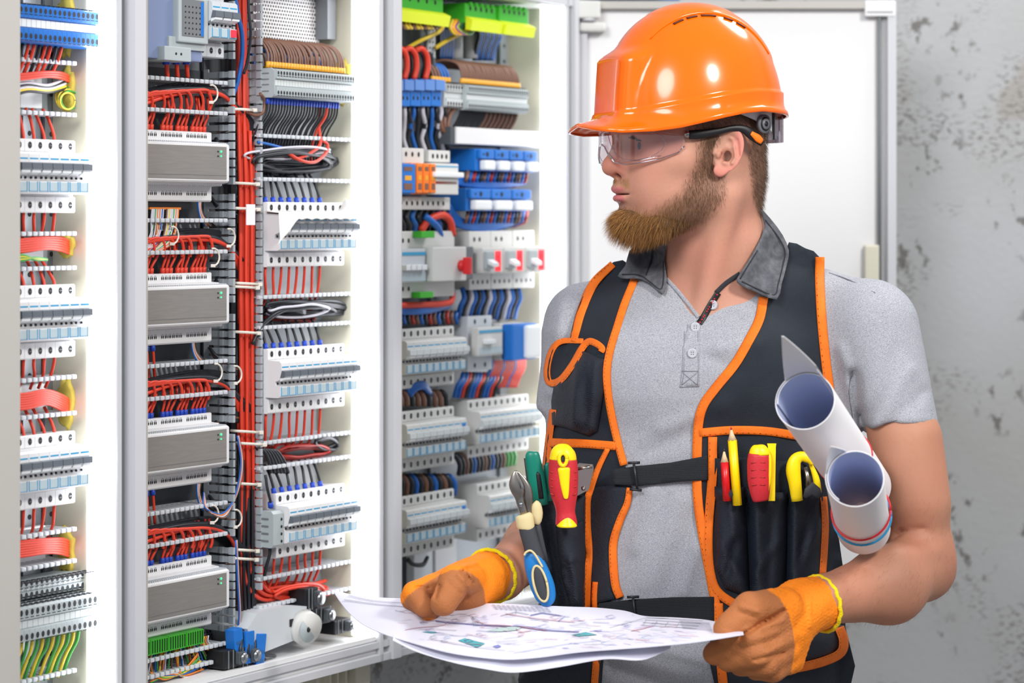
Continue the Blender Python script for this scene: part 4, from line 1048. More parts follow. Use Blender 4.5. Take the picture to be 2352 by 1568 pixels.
for k in range(5): wire([(1030, 470+k*9, -.055), (1060, 505+k*4, -.05), (1110, 512+k*4, -.048), (1160, 508+k*3, -.048), (1195, 490+k*3, -.05)], .0036, M_BLU, 'blue cable running below the second neutral row', 'blue cables below the second neutral row')
for k in range(8): wire([(922+k*14, 482, -.05), (918+k*14, 500, -.046), (926+k*14, 516, -.048), (922+k*14, 540, -.056)], .0040, (M_BLK, M_BLK, M_BLU, M_BLK)[k % 4], 'cable under the surge protectors', 'cables under the surge protectors')
wire([(975, 496, -.04), (990, 508, -.036), (1004, 520, -.036), (1012, 540, -.04)], .0055, M_BLU, 'thick blue cable above the transfer switch', None)
wire([(966, 530, -.045), (985, 505, -.040), (1015, 494, -.036), (1034, 508, -.036), (1040, 540, -.04)], .0060, M_RED, 'thick red cable arching above the transfer switch', None)
def ats(e, w_, h_):
    b = MB(); b.rbox(w_*.44, w_, .014, .034, h_*.24, h_*.76, M_HOUS3, .002); b.build('front_panel', e)
    b = MB(); b.rbox(w_*.30, w_*.52, .020, .036, h_*.90, h_*1.0, M_GRNB, .001); b.build('green_plug', e); b = MB(); b.rbox(w_*.28, w_*.5, .020, .036, 0, h_*.09, M_GRNB, .001); b.build('green_plug', e)
    b = MB(); b.rbox(0, w_*.40, .024, .036, h_*.24, h_*.74, M_HOUS2, .001); b.box(0, w_*.40, .0232, .024, h_*.64, h_*.69, M_WINB); b.box(0, w_*.40, .0232, .024, h_*.26, h_*.38, M_WIN)
    for k in range(4): b.rbox(w_*(.02+.09*k), w_*(.09+.09*k), .016, .026, h_*.42, h_*.50, M_TOGW, .001)
    b.build('breaker_front', e)
    b = MB(); b.cyl((w_*.90, .014, h_*.47), (w_*.90, .006, h_*.47), .009, M_REDK, 20, smooth=False); b.rbox(w_*.87, w_*.93, -.004, .008, h_*.34, h_*.60, M_REDK, .002); b.build('rotary_knob', e)
    holes(e, w_, h_*.86, 3, .036, .0028, .0, .28); holes(e, w_, h_*.14, 3, .036, .0028, .0, .28, 'lower_screw_holes')
    b = MB(); b.rbox(w_*1.0, w_*1.14, .016, .050, h_*.26, h_*.76, M_GASKET, .002); b.build('side_block', e)
boxdev('transfer_switch', 905, 1044, 531, 686, .036, 'grey transfer switch with a red rotary knob and green plugs', 'transfer switch', M_HOUS3, ats)
def ctr(e, w_, h_):
    b = MB(); b.rbox(0, w_, .012, .030, h_*.28, h_*.72, M_HOUS3, .002); b.rbox(.002, w_*.42, .006, .014, h_*.36, h_*.66, M_TGREY, .002); b.build('front_panel', e)
    b = MB(); b.box(w_*.60, w_*.84, .0108, .0120, h_*.32, h_*.66, M_LEDR)
    for k in range(3): b.box(w_*.68, w_*.76, .0104, .0108, h_*(.36+.09*k), h_*(.40+.09*k), M_REDD)
    b.build('red_display', e)
    b = MB(); b.prism([(.006, h_*.44), (-.004, h_*.40), (-.004, h_*.46), (.006, h_*.52)], w_*.1, w_*.36, M_TOGW, 'x'); b.build('lever', e)
    holes(e, w_, h_*.86, 2, .036, .003, .1, .6); holes(e, w_, h_*.13, 4, .036, .0026, .05, .95, 'lower_screw_holes')
for k in range(3): boxdev('voltage_relay', 1078+k*50, 1127+k*50, 531-k*1.0, 666-k*2, .036, ('grey voltage relay with a red display, left of three', 'grey voltage relay with a red display, middle of three', 'grey voltage relay with a red display, brightly lit right one')[k], 'voltage relay', M_HOUS3, ctr)
for k in range(16): 
    x = 1062+k*8.6; wire([(x, 662, -.048), (x+4, 684, -.042), (x-4, 704, -.046), (x-10, 730, -.058)], .0042, (M_BLU, M_BLK, M_WHT, M_BLU, M_BLK)[k % 5], 'looped cable under the voltage relays', 'looped cables under the voltage relays')
wire([(900, 702, -.044), (960, 700, -.040), (1010, 698, -.038), (1036, 692, -.038), (1040, 672, -.042)], .0052, M_RED, 'thick red cable under the transfer switch', None)
for k in range(2): wire([(900, 710+k*6, -.046), (950, 712+k*5, -.042), (990, 708+k*5, -.042), (1030, 696+k*6, -.05)], .0044, M_BLU, 'thick blue cable under the transfer switch', 'thick blue cables under the transfer switch')
for k in range(14): wire([(918+k*10, 716, -.052), (916+k*10, 728, -.048), (920+k*10, 742, -.052)], .0034, (M_BRN, M_BLU, M_BLK, M_REDD)[k % 4], 'short cable above the upper left breaker row', 'short cables above the upper left breaker row')
def gbox(e, w_, h_):
    b = MB(); b.rbox(0, w_, .020, .034, h_*.28, h_*.80, M_HOUS3, .002); b.box(.002, w_-.002, .0192, .020, h_*.70, h_*.75, M_WINB); b.box(.002, w_*.95, .0192, .020, h_*.32, h_*.44, M_WIN); b.rbox(w_*.2, w_*.55, .012, .022, h_*.50, h_*.58, M_TOGW, .001); b.build('front_panel', e)
    holes(e, w_, h_*.90, 2, .040, .003); holes(e, w_, h_*.10, 2, .040, .003, name='lower_screw_holes')
boxdev('residual_current_device', 1074, 1130, 727, 853, .040, 'pale grey residual current device right of the upper left breaker row', 'residual current device', M_HOUS2, gbox)
def wifi(e, w_, h_):
    b = MB(); b.rbox(0, w_, .010, .030, .0, h_, M_BLUB, .003); b.build('blue_front', e)
    b = MB(); b.rbox(w_*.45, w_*1.05, .002, .012, h_*.05, h_*.95, M_TOGW, .004); b.build('white_cover', e)
boxdev('control_relay', 1150, 1206, 744, 828, .032, 'blue and white relay bright beside the light strip', 'relay', M_HOUS3, wifi)
for k in range(18):
    x = 1130+k*4.4; wire([(x, 826, -.05), (x-2, 846, -.046), (x-12, 866, -.048), (x-20, 888, -.056)], .0030, M_RED if k % 6 else M_BLU, 'red wire fanning down from the blue and white relay', 'red wires under the blue and white relay')
for k in range(12):
    x = 1050+k*8; wire([(x+14, 858, -.052), (x+10, 872, -.046), (x, 888, -.046), (x-6, 912, -.052)], .0040, (M_BLU, M_BLU, M_RED, M_BLK)[k % 4], 'blue or red cable above the upper right breaker row', 'cables above the upper right breaker row')
for k in range(9):
    x = 926+k*13; wire([(x-4, 930, -.05), (x-6, 912, -.046), (x-14, 900, -.050), (x-26, 904, -.060)], .0044, (M_BRN, M_BRN, M_BLK)[k % 3], 'brown looped cable above the second left breaker row', 'brown cables above the second left breaker row')
for k in range(3): wire([(934+k*3, 900+k*4, -.046), (950+k*3, 884+k*4, -.042), (975, 882+k*4, -.042), (990-k*2, 908, -.05)], .0044, M_BLU, 'blue cable arching above the second left breaker row', 'blue cables above the second left breaker row')
for k in range(16):
    x = 1052+k*8.4; wire([(x+2, 1090-k*1.6, -.05), (x+4, 1066-k*1.4, -.044), (x-6, 1048-k*1.2, -.046), (x-20, 1046-k, -.060)], .0040, (M_BLK, M_BLK, M_BRN, M_BLK, M_BLU)[k % 5] if k < 13 else M_GRN, 'dark looped cable above the lower right breaker row', 'dark cables above the lower right breaker row')
for k in range(12):
    x = 922+k*11; wire([(x, 1136, -.05), (x+2, 1112, -.046), (x-6, 1096, -.05), (x-16, 1092, -.060)], .0044, (M_BLK, M_BRN, M_BLK, M_BLU)[k % 4], 'dark looped cable above the lowest left breaker row', 'dark cables above the lowest left breaker row')
wire([(936, 1284, -.045), (950, 1296, -.042), (972, 1296, -.042), (982, 1280, -.046)], .0036, M_BLK, 'black cable loop hanging under the lowest left breaker row', None)
b = MB(); b.rbox(0, .050, .085, .1, 0, .07, M_HOUS2, .002); b.box(.01, .04, .084, .085, -.02, .0, M_BLACK); cabobj(b, 'junction_box', T(945, -.09), Z_(945, 1372, -.09), 'small grey box on the back panel above the left glove', 'box')
b = MB(); b.rbox(0, .060, .095, .104, 0, .10, M_HOUS, .002); cabobj(b, 'raceway_cover', T(1000, -.095), Z_(1000, 1340, -.095), 'white plate on the back panel above the left glove', 'raceway cover')
o = STUFF.build('wire'); tag(o, 'remaining thin coloured wires scattered behind and between the devices of the cabinets', 'wire', kind='stuff')
# blue strip above the cabinets
b = MB(); b.box(0, .9, -.002, .10, .0, .018, M_BLUTR); cabobj(b, 'cable_tray', T(900), ZTO+.001, 'blue cable tray edge running above the cabinets', 'cable tray')
# ================================================================== the worker: body
M_SKIN = mat('skin', '#c98f74', .52, attr='Col', sss=.12, bump=.12, bscale=900, bdetail=3, spec=.35)
M_SHIRT = mat('heather grey jersey', '#b6b7bd', .9, var='#767780', vscale=620, vamt=.9, bump=.25, bscale=1100, stretch=(1, 1, 3.4))
M_TROU = mat('beige work trousers', '#b39a76', .85, bump=.2, bscale=300)
M_BOOT = mat('brown boot leather', '#5a4030', .6)
def w(px, py, Y): return np.array(W(px, py, Y))
def sines(p, seed, n, lo_, hi_, stretch=(1, 1, 1)):
    r = np.random.default_rng(seed); out = np.zeros(len(p))
    q = p*np.array(stretch)
    for _ in range(n):
        k = r.normal(size=3); k /= np.linalg.norm(k); k *= r.uniform(lo_, hi_)
        out += np.sin(q @ k+r.uniform(0, 6.28))
    return out/n
YT = 3.25
TPY = np.array([600, 680, 760, 900, 1050, 1250, 1450, 1750])
TCX = np.array([1640, 1632, 1612, 1598, 1592, 1588, 1578, 1575])
THW = np.array([90, 215, 318, 342, 335, 330, 350, 350])
THD = np.array([.055, .085, .112, .127, .122, .122, .130, .130])
TZ = ZC+(HY-TPY)*YT/F
def s_torso(p, off=0.):
    z = p[:, 2]
    o = np.argsort(TZ)
    cx = (np.interp(z, TZ[o], TCX[o])-CX)*YT/F; a = np.interp(z, TZ[o], THW[o])*YT/F; b = np.interp(z, TZ[o], THD[o])
    dx = p[:, 0]-cx; dy = p[:, 1]-YT
    an = math.radians(5); x = dx*math.cos(an)-dy*math.sin(an); y = dx*math.sin(an)+dy*math.cos(an)
    q = ((np.abs(x)/a)**2.3+(np.abs(y)/b)**2.3)**(1/2.3)
    side = (q-1)*np.minimum(a, b)*.95
    return np.maximum(side, np.maximum(z-TZ[0], TZ[-1]-z))-off
SHL = w(2008, 752, 3.16); SHR = w(1338, 742, 3.29)
def shirt_core(p):
    d = s_torso(p)
    d = smin(d, s_cap(p, w(1690, 640, 3.26), w(1985, 742, 3.18), .050, .052), .045)
    d = smin(d, s_cap(p, w(1560, 650, 3.27), w(1345, 735, 3.28), .040, .045), .045)
    d = smin(d, s_ell(p, w(1490, 850, 3.165), (.075, .035, .055)), .04)
    d = smin(d, s_ell(p, w(1740, 850, 3.155), (.080, .035, .055)), .04)
    return d
def fold_fn(lines):
    def f(P2):
        r = np.zeros(len(P2))
        for (a, b_, wd, h) in lines:
            a = np.array(a, float); b_ = np.array(b_, float); e = b_-a
            t = np.clip(((P2-a) @ e)/(e @ e), 0, 1); dd = np.linalg.norm(P2-a-t[:, None]*e, axis=1)
            r += h*np.exp(-(dd/wd)**2)
        return r
    return f
FOLDS = fold_fn([((1985, 1000), (1960, 860), 12, -.010), ((1975, 930), (1930, 800), 14, .004), ((2000, 985), (2090, 850), 16, .004), ((1990, 940), (2060, 800), 14, -.003), ((2040, 980), (2120, 900), 14, -.003),
    ((1740, 790), (1650, 800), 14, .0035), ((1700, 850), (1620, 820), 14, -.003), ((1660, 930), (1520, 985), 18, .003), ((1640, 970), (1480, 1040), 18, -.0025), ((1500, 1130), (1460, 1260), 18, .004),
    ((1560, 1150), (1490, 1340), 20, .0035), ((1600, 1180), (1530, 1360), 16, -.003), ((1600, 1260), (1570, 1360), 14, .004), ((1420, 1500), (1600, 1560), 16, .006), ((1400, 1530), (1560, 1590), 14, -.006), ((1450, 1480), (1620, 1520), 12, .004),
    ((1290, 700), (1262, 900), 14, .003), ((1330, 690), (1290, 800), 12, -.003), ((1440, 760), (1600, 775), 16, -.002), ((1500, 700), (1560, 760), 14, .002)])
def shirt_sdf(p):
    d = shirt_core(p)
    # left sleeve (right side of the picture)
    ax0 = SHL; ax1 = w(2066, 985, 3.13)
    sl = s_cap(p, ax0, ax1+(ax1-ax0)*.3, .0575, .048)
    n = (ax1-ax0)/np.linalg.norm(ax1-ax0); n2 = n+np.array([-.20, 0, .0]); n2 /= np.linalg.norm(n2)
    sl = smax(sl, (p-ax1) @ n2, .004)
    d = smin(d, sl, .030)
    d = smin(d, s_cap(p, w(1935, 800, 3.19), w(1952, 960, 3.18), .042, .030), .025)
    bx0 = SHR; bx1 = w(1306, 945, 3.27)
    sr = s_cap(p, bx0, bx1+(bx1-bx0)*.3, .0500, .040)
    m = (bx1-bx0)/np.linalg.norm(bx1-bx0)
    sr = smax(sr, (p-bx1) @ m, .004)
    d = smin(d, sr, .022)
    # folds
    d += .0016*sines(p, 3, 6, 60, 120, (1, 1, .45))
    q = np.stack(proj(p), 1)
    m = (np.abs(d) < .02) & (p[:, 1] < 3.27)
    dd = np.zeros(len(p)); dd[m] = FOLDS(q[m]); d = d-dd
    neck = s_poly(q, [(1500, 520), (1528, 600), (1535, 640), (1598, 724), (1640, 672), (1700, 610), (1752, 545), (1770, 470), (1500, 470)])*3.1/F
    front = p[:, 1]-3.27
    d = smax(d, -np.maximum(neck, np.maximum(front, -.06)), .004)
    d = np.maximum(d, -s_cap(p, w(1655, 720, 3.24), w(1640, 500, 3.22), .0595))
    return d
worker = empty('person', (w(1600, 1500, 3.25)[0], 3.25, 0))
def kid(o, parent=None):
    """parent to the worker keeping world coordinates"""
    pr = parent or worker
    o.parent = pr
    base = Matrix.Translation(worker.location)
    o.matrix_parent_inverse = base.inverted() if pr == worker else Matrix.Identity(4)
    return o
tag(worker, 'bearded person in orange hard hat and tool vest holding an unfolded plan', 'person')
SV, SQ = surfnet(shirt_sdf, (w(1190, 0, 3.2)[0], 3.0, .80), (w(2200, 0, 3.2)[0], 3.46, 1.56), .0045)
o = kid(npmesh('polo_shirt', SV, SQ, M_SHIRT)); o['label'] = 'heather grey polo shirt'
# skin body: torso core, neck, arms
HP = Vector(W(1610, 375, 3.19))      # head origin (between the ears)
PSI = math.radians(19)
FWD = np.array([-math.cos(PSI), -math.sin(PSI), 0]); LFT = np.array([math.sin(PSI), -math.cos(PSI), 0]); UPV = np.array([0, 0, 1.])
HR = np.stack([FWD, LFT, UPV], 1)    # columns: local axes
def hl(p): return (p-np.array(HP)) @ HR
def hw(q): return np.asarray(q, float) @ HR.T+np.array(HP)
NB0 = w(1660, 720, 3.245)
EL = w(2116, 1288, 3.12); WL = w(1893, 1378, 2.985)
ER = w(1290, 1195, 3.29); WR = w(1150, 1322, 3.11)
def arms_sdf(p):
    a0 = w(2050, 900, 3.14)
    d = s_cap(p, a0, EL+np.array([-.003, 0, .03]), .0425, .0415)
    d = smin(d, s_cap(p, w(2090, 1010, 3.12), w(2108, 1150, 3.11), .041, .040), .02)
    d = smin(d, s_cap(p, EL, w(2040, 1342, 3.05), .0410, .0465), .02)
    d = smin(d, s_cap(p, w(2040, 1342, 3.05), WL, .046, .0295), .02)
    d = smin(d, s_cap(p, WL, w(1850, 1393, 2.965), .0300, .020), .01)
    c = w(2124, 1318, 3.122); d = smin(d, s_sph(p, c, .028), .035)
    q2 = np.stack(proj(p), 1); mm = (np.abs(d) < .02) & (p[:, 1] < 3.13); ff = np.zeros(len(p)); ff[mm] = fold_fn([((2030, 1252), (2070, 1222), 5, -.004), ((2070, 1222), (2125, 1214), 6, -.0025), ((2060, 1262), (2150, 1262), 22, .003)])(q2[mm]); d = d-ff
    e = s_cap(p, SHR+np.array([.004, 0, -.03]), ER, .040, .036)
    e = smin(e, s_cap(p, ER, w(1228, 1255, 3.22), .036, .0385), .02)
    e = smin(e, s_cap(p, w(1228, 1255, 3.22), WR, .0385, .030), .02)
    e = smin(e, s_cap(p, WR, w(1110, 1335, 3.08), .031, .020), .01)
    return np.minimum(d, e)
def skin_base_col(V):
    c = np.tile(np.array(lin('#c38b75')), (len(V), 1))
    n = sines(V, 11, 8, 60, 160)[:, None]
    c = c*(1+.05*n)*(1+.05*sines(V, 14, 10, 500, 1400)[:, None])
    c = c*(1+np.array([.05, -.05, -.05])*sines(V, 17, 6, 40, 90)[:, None])
    return c
n1 = surfnet(arms_sdf, (w(1180, 0, 3)[0]-.03, 2.88, .98), (.62, 3.40, 1.5), .0045)
def torso_skin(p): return smin(shirt_core(p)+.007, s_cap(p, NB0, w(1655, 600, 3.23), .070, .062), .03)
n2 = surfnet(lambda p: np.maximum(torso_skin(p), p[:, 2]-1.44), (.05, 3.05, .80), (.52, 3.42, 1.46), .010)
# ================================================================== head
def sym(f): return f(1), f(-1)
def head_local(q):
    """q in head frame: x forward, y to the worker's left, z up"""
    a = q.copy(); b = np.abs(q[:, 1]); m = np.stack([q[:, 0], b, q[:, 2]], 1)
    d = s_ell(m, (.010, 0, .052), (.098, .0755, .088))
    d = smin(d, s_ell(m, (.050, 0, .000), (.066, .062, .078)), .03)
    d = smin(d, s_cap(m, (.008, .048, -.050), (.088, .018, -.080), .0165, .019), .028)       # jaw
    d = smin(d, s_ell(m, (.040, .020, -.040), (.055, .038, .045)), .02)
    d = smin(d, s_cap(m, (.078, .040, .000), (.052, .056, .002), .0165, .013), .018)         # cheekbone
    d = smin(d, s_ell(m, (.082, .026, -.025), (.024, .022, .028)), .02)                      # cheek
    d = smin(d, s_cap(m, (.094, .040, .038), (.108, .004, .036), .0095, .011), .012)         # brow
    d = smin(d, s_cap(m, (.096, 0, .055), (.100, 0, .075), .028), .02)                       # forehead
    d = smax(d, -s_ell(m, (.119, .029, .021), (.020, .017, .0125)), .014)                    # eye socket
    d = smin(d, s_ell(m, (.088, .0305, .021), (.0135, .0155, .0115)), .004)                  # lids
    d = smin(d, s_ell(m, (.0835, 0, -.036), (.036, .030, .030)), .016)                       # muzzle
    d = smin(d, s_cap(m, (.108, 0, .034), (.1255, 0, .000), .0090, .0100), .010)             # nose bridge
    d = smin(d, s_ell(m, (.1280, 0, -.0065), (.0112, .0115, .0108)), .008)                   # tip
    d = smin(d, s_ell(m, (.1105, .0140, -.0085), (.0140, .0075, .0098)), .006)               # wing
    d = smin(d, s_cap(m, (.121, 0, -.016), (.114, 0, -.021), .0042, .005), .006)             # columella
    d = smax(d, -s_ell(m, (.1170, .0068, -.0178), (.0075, .0034, .0050)), .003)              # nostril
    g = s_cap(m, (.103, .022, -.010), (.093, .029, -.030), .0018)                            # fold
    d = smax(d, -g, .010)
    # lips
    up = s_ell(m, (.1125, 0, -.0345), (.0110, .0205, .0058)); up = smin(up, s_ell(m, (.1165, .0050, -.0335), (.0080, .008, .0052)), .004)
    lo_ = s_ell(m, (.1110, 0, -.0470), (.0125, .0175, .0066))
    d = smin(d, up, .0045); d = smin(d, lo_, .0045)
    d = smax(d, -s_ell(m, (.116, 0, -.0412), (.016, .0235, .0004)), .0030)                   # mouth line
    d = smax(d, -s_ell(m, (.123, 0, -.0585), (.012, .018, .0050)), .008)
    d = smin(d, s_ell(m, (.0965, 0, -.074), (.0195, .022, .0185)), .012)                     # chin
    # nape and neck root
    d = smin(d, s_ell(m, (-.036, 0, -.005), (.050, .052, .060)), .02)
    return d
NTOP = hw((-.010, 0, -.030)); NMID = w(1640, 570, 3.22)
def neck_sdf(p):
    d = s_cap(p, NTOP, NMID, .0545, .0585)
    d = smin(d, s_cap(p, NMID, NB0, .0585, .078), .02)
    s0 = hw((-.018, .050, -.045)); s1 = w(1612, 712, 3.165)
    d = smin(d, s_cap(p, s0, s1, .014, .010), .022)
    s0 = hw((-.010, -.055, -.045)); s1 = w(1588, 720, 3.19)
    d = smin(d, s_cap(p, s0, s1, .013, .009), .022)
    d = smin(d, s_cap(p, hw((-.050, .00, -.02)), w(1690, 600, 3.25), .030, .040), .02)   # trapezius
    d = smin(d, s_cap(p, w(1570, 745, 3.19), w(1500, 720, 3.21), .008, .008), .02)     # collar bones
    d = smin(d, s_cap(p, w(1630, 745, 3.18), w(1740, 690, 3.20), .009, .008), .02)
    return d
def head_sdf(p):
    d = head_local(hl(p))
    d = smin(d, neck_sdf(p), .022)
    d = smin(d, torso_skin(p)+.002, .03)
    return np.maximum(d, 1.375-p[:, 2])
def ear_local(m):
    """m in ear frame: u forward, v outwards, z up; centre of the ear at the origin"""
    u, v, z = m[:, 0], m[:, 1], m[:, 2]
    # tilt of the long axis
    t = math.radians(-12); U = u*math.cos(t)-z*math.sin(t); Z = u*math.sin(t)+z*math.cos(t)
    w_ = .0158*(1+.22*np.clip(Z/.03, -1, 1))
    P3 = np.stack([U, v, Z], 1)
    # plate
    e = np.sqrt((U/w_)**2+(Z/.0300)**2)
    outline = (e-1)*.0165
    sheet = np.abs(v-.004-(-U)*.42)-.0024
    d = smax(outline, sheet, .003)
    # helix rim
    ang = np.arctan2(Z, -U)
    rim = np.sqrt(outline**2+(v-.0062-(-U)*.42)**2)-.0030
    rim = rim+.0045*sstep(-ang, .7, 1.6)*(1-sstep(-ang, 2.5, 2.9))
    d = smin(d, rim, .0020)
    # antihelix ridge
    pts = [(-.0075, .007+.0035, -.012), (-.0115, .009+.002, -.002), (-.0085, .009, .009), (-.001, .0075, .018)]
    for a, b in zip(pts[:-1], pts[1:]): d = smin(d, s_cap(P3, a, b, .0026, .0024), .003)
    # concha
    d = smax(d, -s_ell(P3, (.0008, .0105, -.0045), (.0090, .0088, .0110)), .0035)
    d = smax(d, -s_ell(P3, (.0010, .0115, .0135), (.0065, .0068, .0060)), .003)
    d = smax(d, -s_ell(P3, (.0065, .004, -.0040), (.0038, .0090, .0040)), .002)
    # scaphoid groove, triangular hollow
    d = smax(d, -s_cap(P3, (-.0135, .0150, -.001), (-.0075, .0125, .0180), .0026, .0028), .002)
    # tragus, antitragus, lobe
    d = smin(d, s_ell(P3, (.0100, .0030, -.0045), (.0036, .0036, .0055)), .003)
    d = smin(d, s_ell(P3, (-.0005, .0060, -.0145), (.0045, .0028, .0028)), .003)
    d = smin(d, s_ell(P3, (.0035, .0020, -.0250), (.0088, .0042, .0085)), .004)
    # root
    d = smin(d, s_cap(P3, (.004, -.006, .012), (.007, -.008, -.014), .0065, .006), .006)
    return d
ea = math.radians(-14)
def ear_frame(q, sgn):
    m = q.copy(); m[:, 1] *= sgn
    m = m-np.array([-.012, .0745, .012])
    return m
EV, EQ = surfnet(ear_local, (-.026, -.012, -.038), (.020, .026, .038), .0011)
def ear_to_head(V, sgn):
    q = V*.97+np.array([-.003, .0705, .012]); q = q.copy(); q[:, 1] *= sgn; return q
HV, HQ = surfnet(head_sdf, (w(1360, 0, 3.2)[0], 3.02, 1.37), (w(1840, 0, 3.2)[0], 3.37, 1.80), .0021)
HL = hl(HV)
col = skin_base_col(HV)
def blend(col, c, m): return col*(1-m[:, None])+np.array(lin(c))*m[:, None]
LB = np.stack([HL[:, 0], np.abs(HL[:, 1]), HL[:, 2]], 1)
lipd = np.minimum(s_ell(LB, (.1165, 0, -.0345), (.0095, .0200, .0050)), s_ell(LB, (.1155, 0, -.0468), (.0105, .0170, .0062)))
col = blend(col, '#c0676c', .85*(1-sstep(lipd, -.001, .0012)))
col = blend(col, '#c87a66', .55*(1-sstep(s_ell(LB, (.124, .008, -.008), (.016, .014, .014)), -.004, .008)))
col = blend(col, '#cc8470', .35*(1-sstep(s_sph(LB, (.085, .040, -.010), .022), -.01, .012)))
col = blend(col, '#5a2f28', .8*(1-sstep(s_ell(LB, (.1150, .0068, -.0160), (.0075, .0036, .0060)), -.001, .001)))
# polygons in head (x,z) of beard and hair, both sides
BEARD = [(.034, .048), (.012, .048), (.006, .02), (.004, -.006), (-.008, -.026), (.000, -.052), (.020, -.078), (.060, -.106), (.135, -.106), (.135, -.0560), (.1135, -.0550), (.103, -.059), (.090, -.066), (.072, -.052), (.056, -.040), (.044, -.020), (.036, -.002)]
HAIR = [(.055, .046), (.034, .040), (.022, .018), (.008, .018), (.000, .044), (-.034, .046), (-.040, .02), (-.044, -.01), (-.052, -.040), (-.074, -.070), (-.13, -.080), (-.13, .12), (.055, .12)]
bd = s_poly(LB[:, [0, 2]], BEARD); hd_ = s_poly(LB[:, [0, 2]], HAIR)
inhead = (HL[:, 2] > -.125)
col = blend(col, '#7a5a44', .72*(1-sstep(bd, -.014, .012))*inhead)
col = blend(col, '#5f4636', .75*(1-sstep(hd_, -.012, .004))*(HL[:, 2] > -.08))
must = s_box(LB, (.108, .0, -.0268), (.022, .026, .0055))
col = blend(col, '#a07c58', .38*(1-sstep(must, -.003, .004)))
brow = s_cap(LB, (.090, .046, .036), (.110, .010, .036), .0045)
col = blend(col, '#6b4c38', .6*(1-sstep(brow, -.002, .003)))
parts = [(HV, HQ, col)]
for sg in (1, -1):
    q = ear_to_head(EV, sg); V = hw(q); Q = EQ if sg == 1 else EQ[:, ::-1]
    c = skin_base_col(V)
    c = blend(c, '#dd8478', .6*np.clip(sstep(-EV[:, 0], .004, .016)+sstep(-EV[:, 2], .010, .024), 0, 1))
    c = blend(c, '#a8554a', .45*(1-sstep(np.linalg.norm(EV-np.array([.003, .004, -.004]), axis=1), .004, .012)))  # shade of the ear hollow painted into the skin colour
    parts.append((V, Q, c))
for n_ in (n1, n2): parts.append((n_[0], n_[1], skin_base_col(n_[0])*np.array([.84, .80, .72])*(1+.12*sines(n_[0], 31, 8, 25, 70)[:, None])))
V = []; Q = []; C_ = []; o_ = 0
for v, q, c in parts: V.append(v); Q.append(np.asarray(q)+o_); C_.append(c); o_ += len(v)
kid(npmesh('body', np.concatenate(V), np.concatenate(Q), M_SKIN, cols=np.clip(np.concatenate(C_), 0, 1)))
# eyes
M_EYEW = mat('eye white', '#e3ddd8', .2, spec=.6); M_IRIS = mat('blue grey iris', '#3f5866', .2); M_PUP = mat('pupil', '#0b0b0c', .1)
for sg in (1, -1):
    b = MB(); c = np.array((.0902, .0305*sg, .0212))
    b.ball(c, .0116, M_EYEW, 10)
    gd = np.array((.98, .18, -.02)); gd /= np.linalg.norm(gd)
    for r, off, mm in ((.0054, .0108, M_IRIS), (.0025, .0113, M_PUP)):
        cc = c+gd*off
        b.ball(cc, (.0012, r, r), mm, 6)
    b.v = [tuple(q) for q in hw(np.array(b.v))]
    kid(b.build('eye'))
    b = MB(); c = np.array((.0900, .0305*sg, .0210))
    b.tube([hw(c+.0140*np.array((math.cos(t)*.92, math.sin(t)*1.0, .42+.1*math.cos(t*2)))) for t in np.linspace(-1.1, 1.1, 12)], [.0003, .0009, .0009, .0003], M_PUP, 5); kid(b.build('lash_line'))
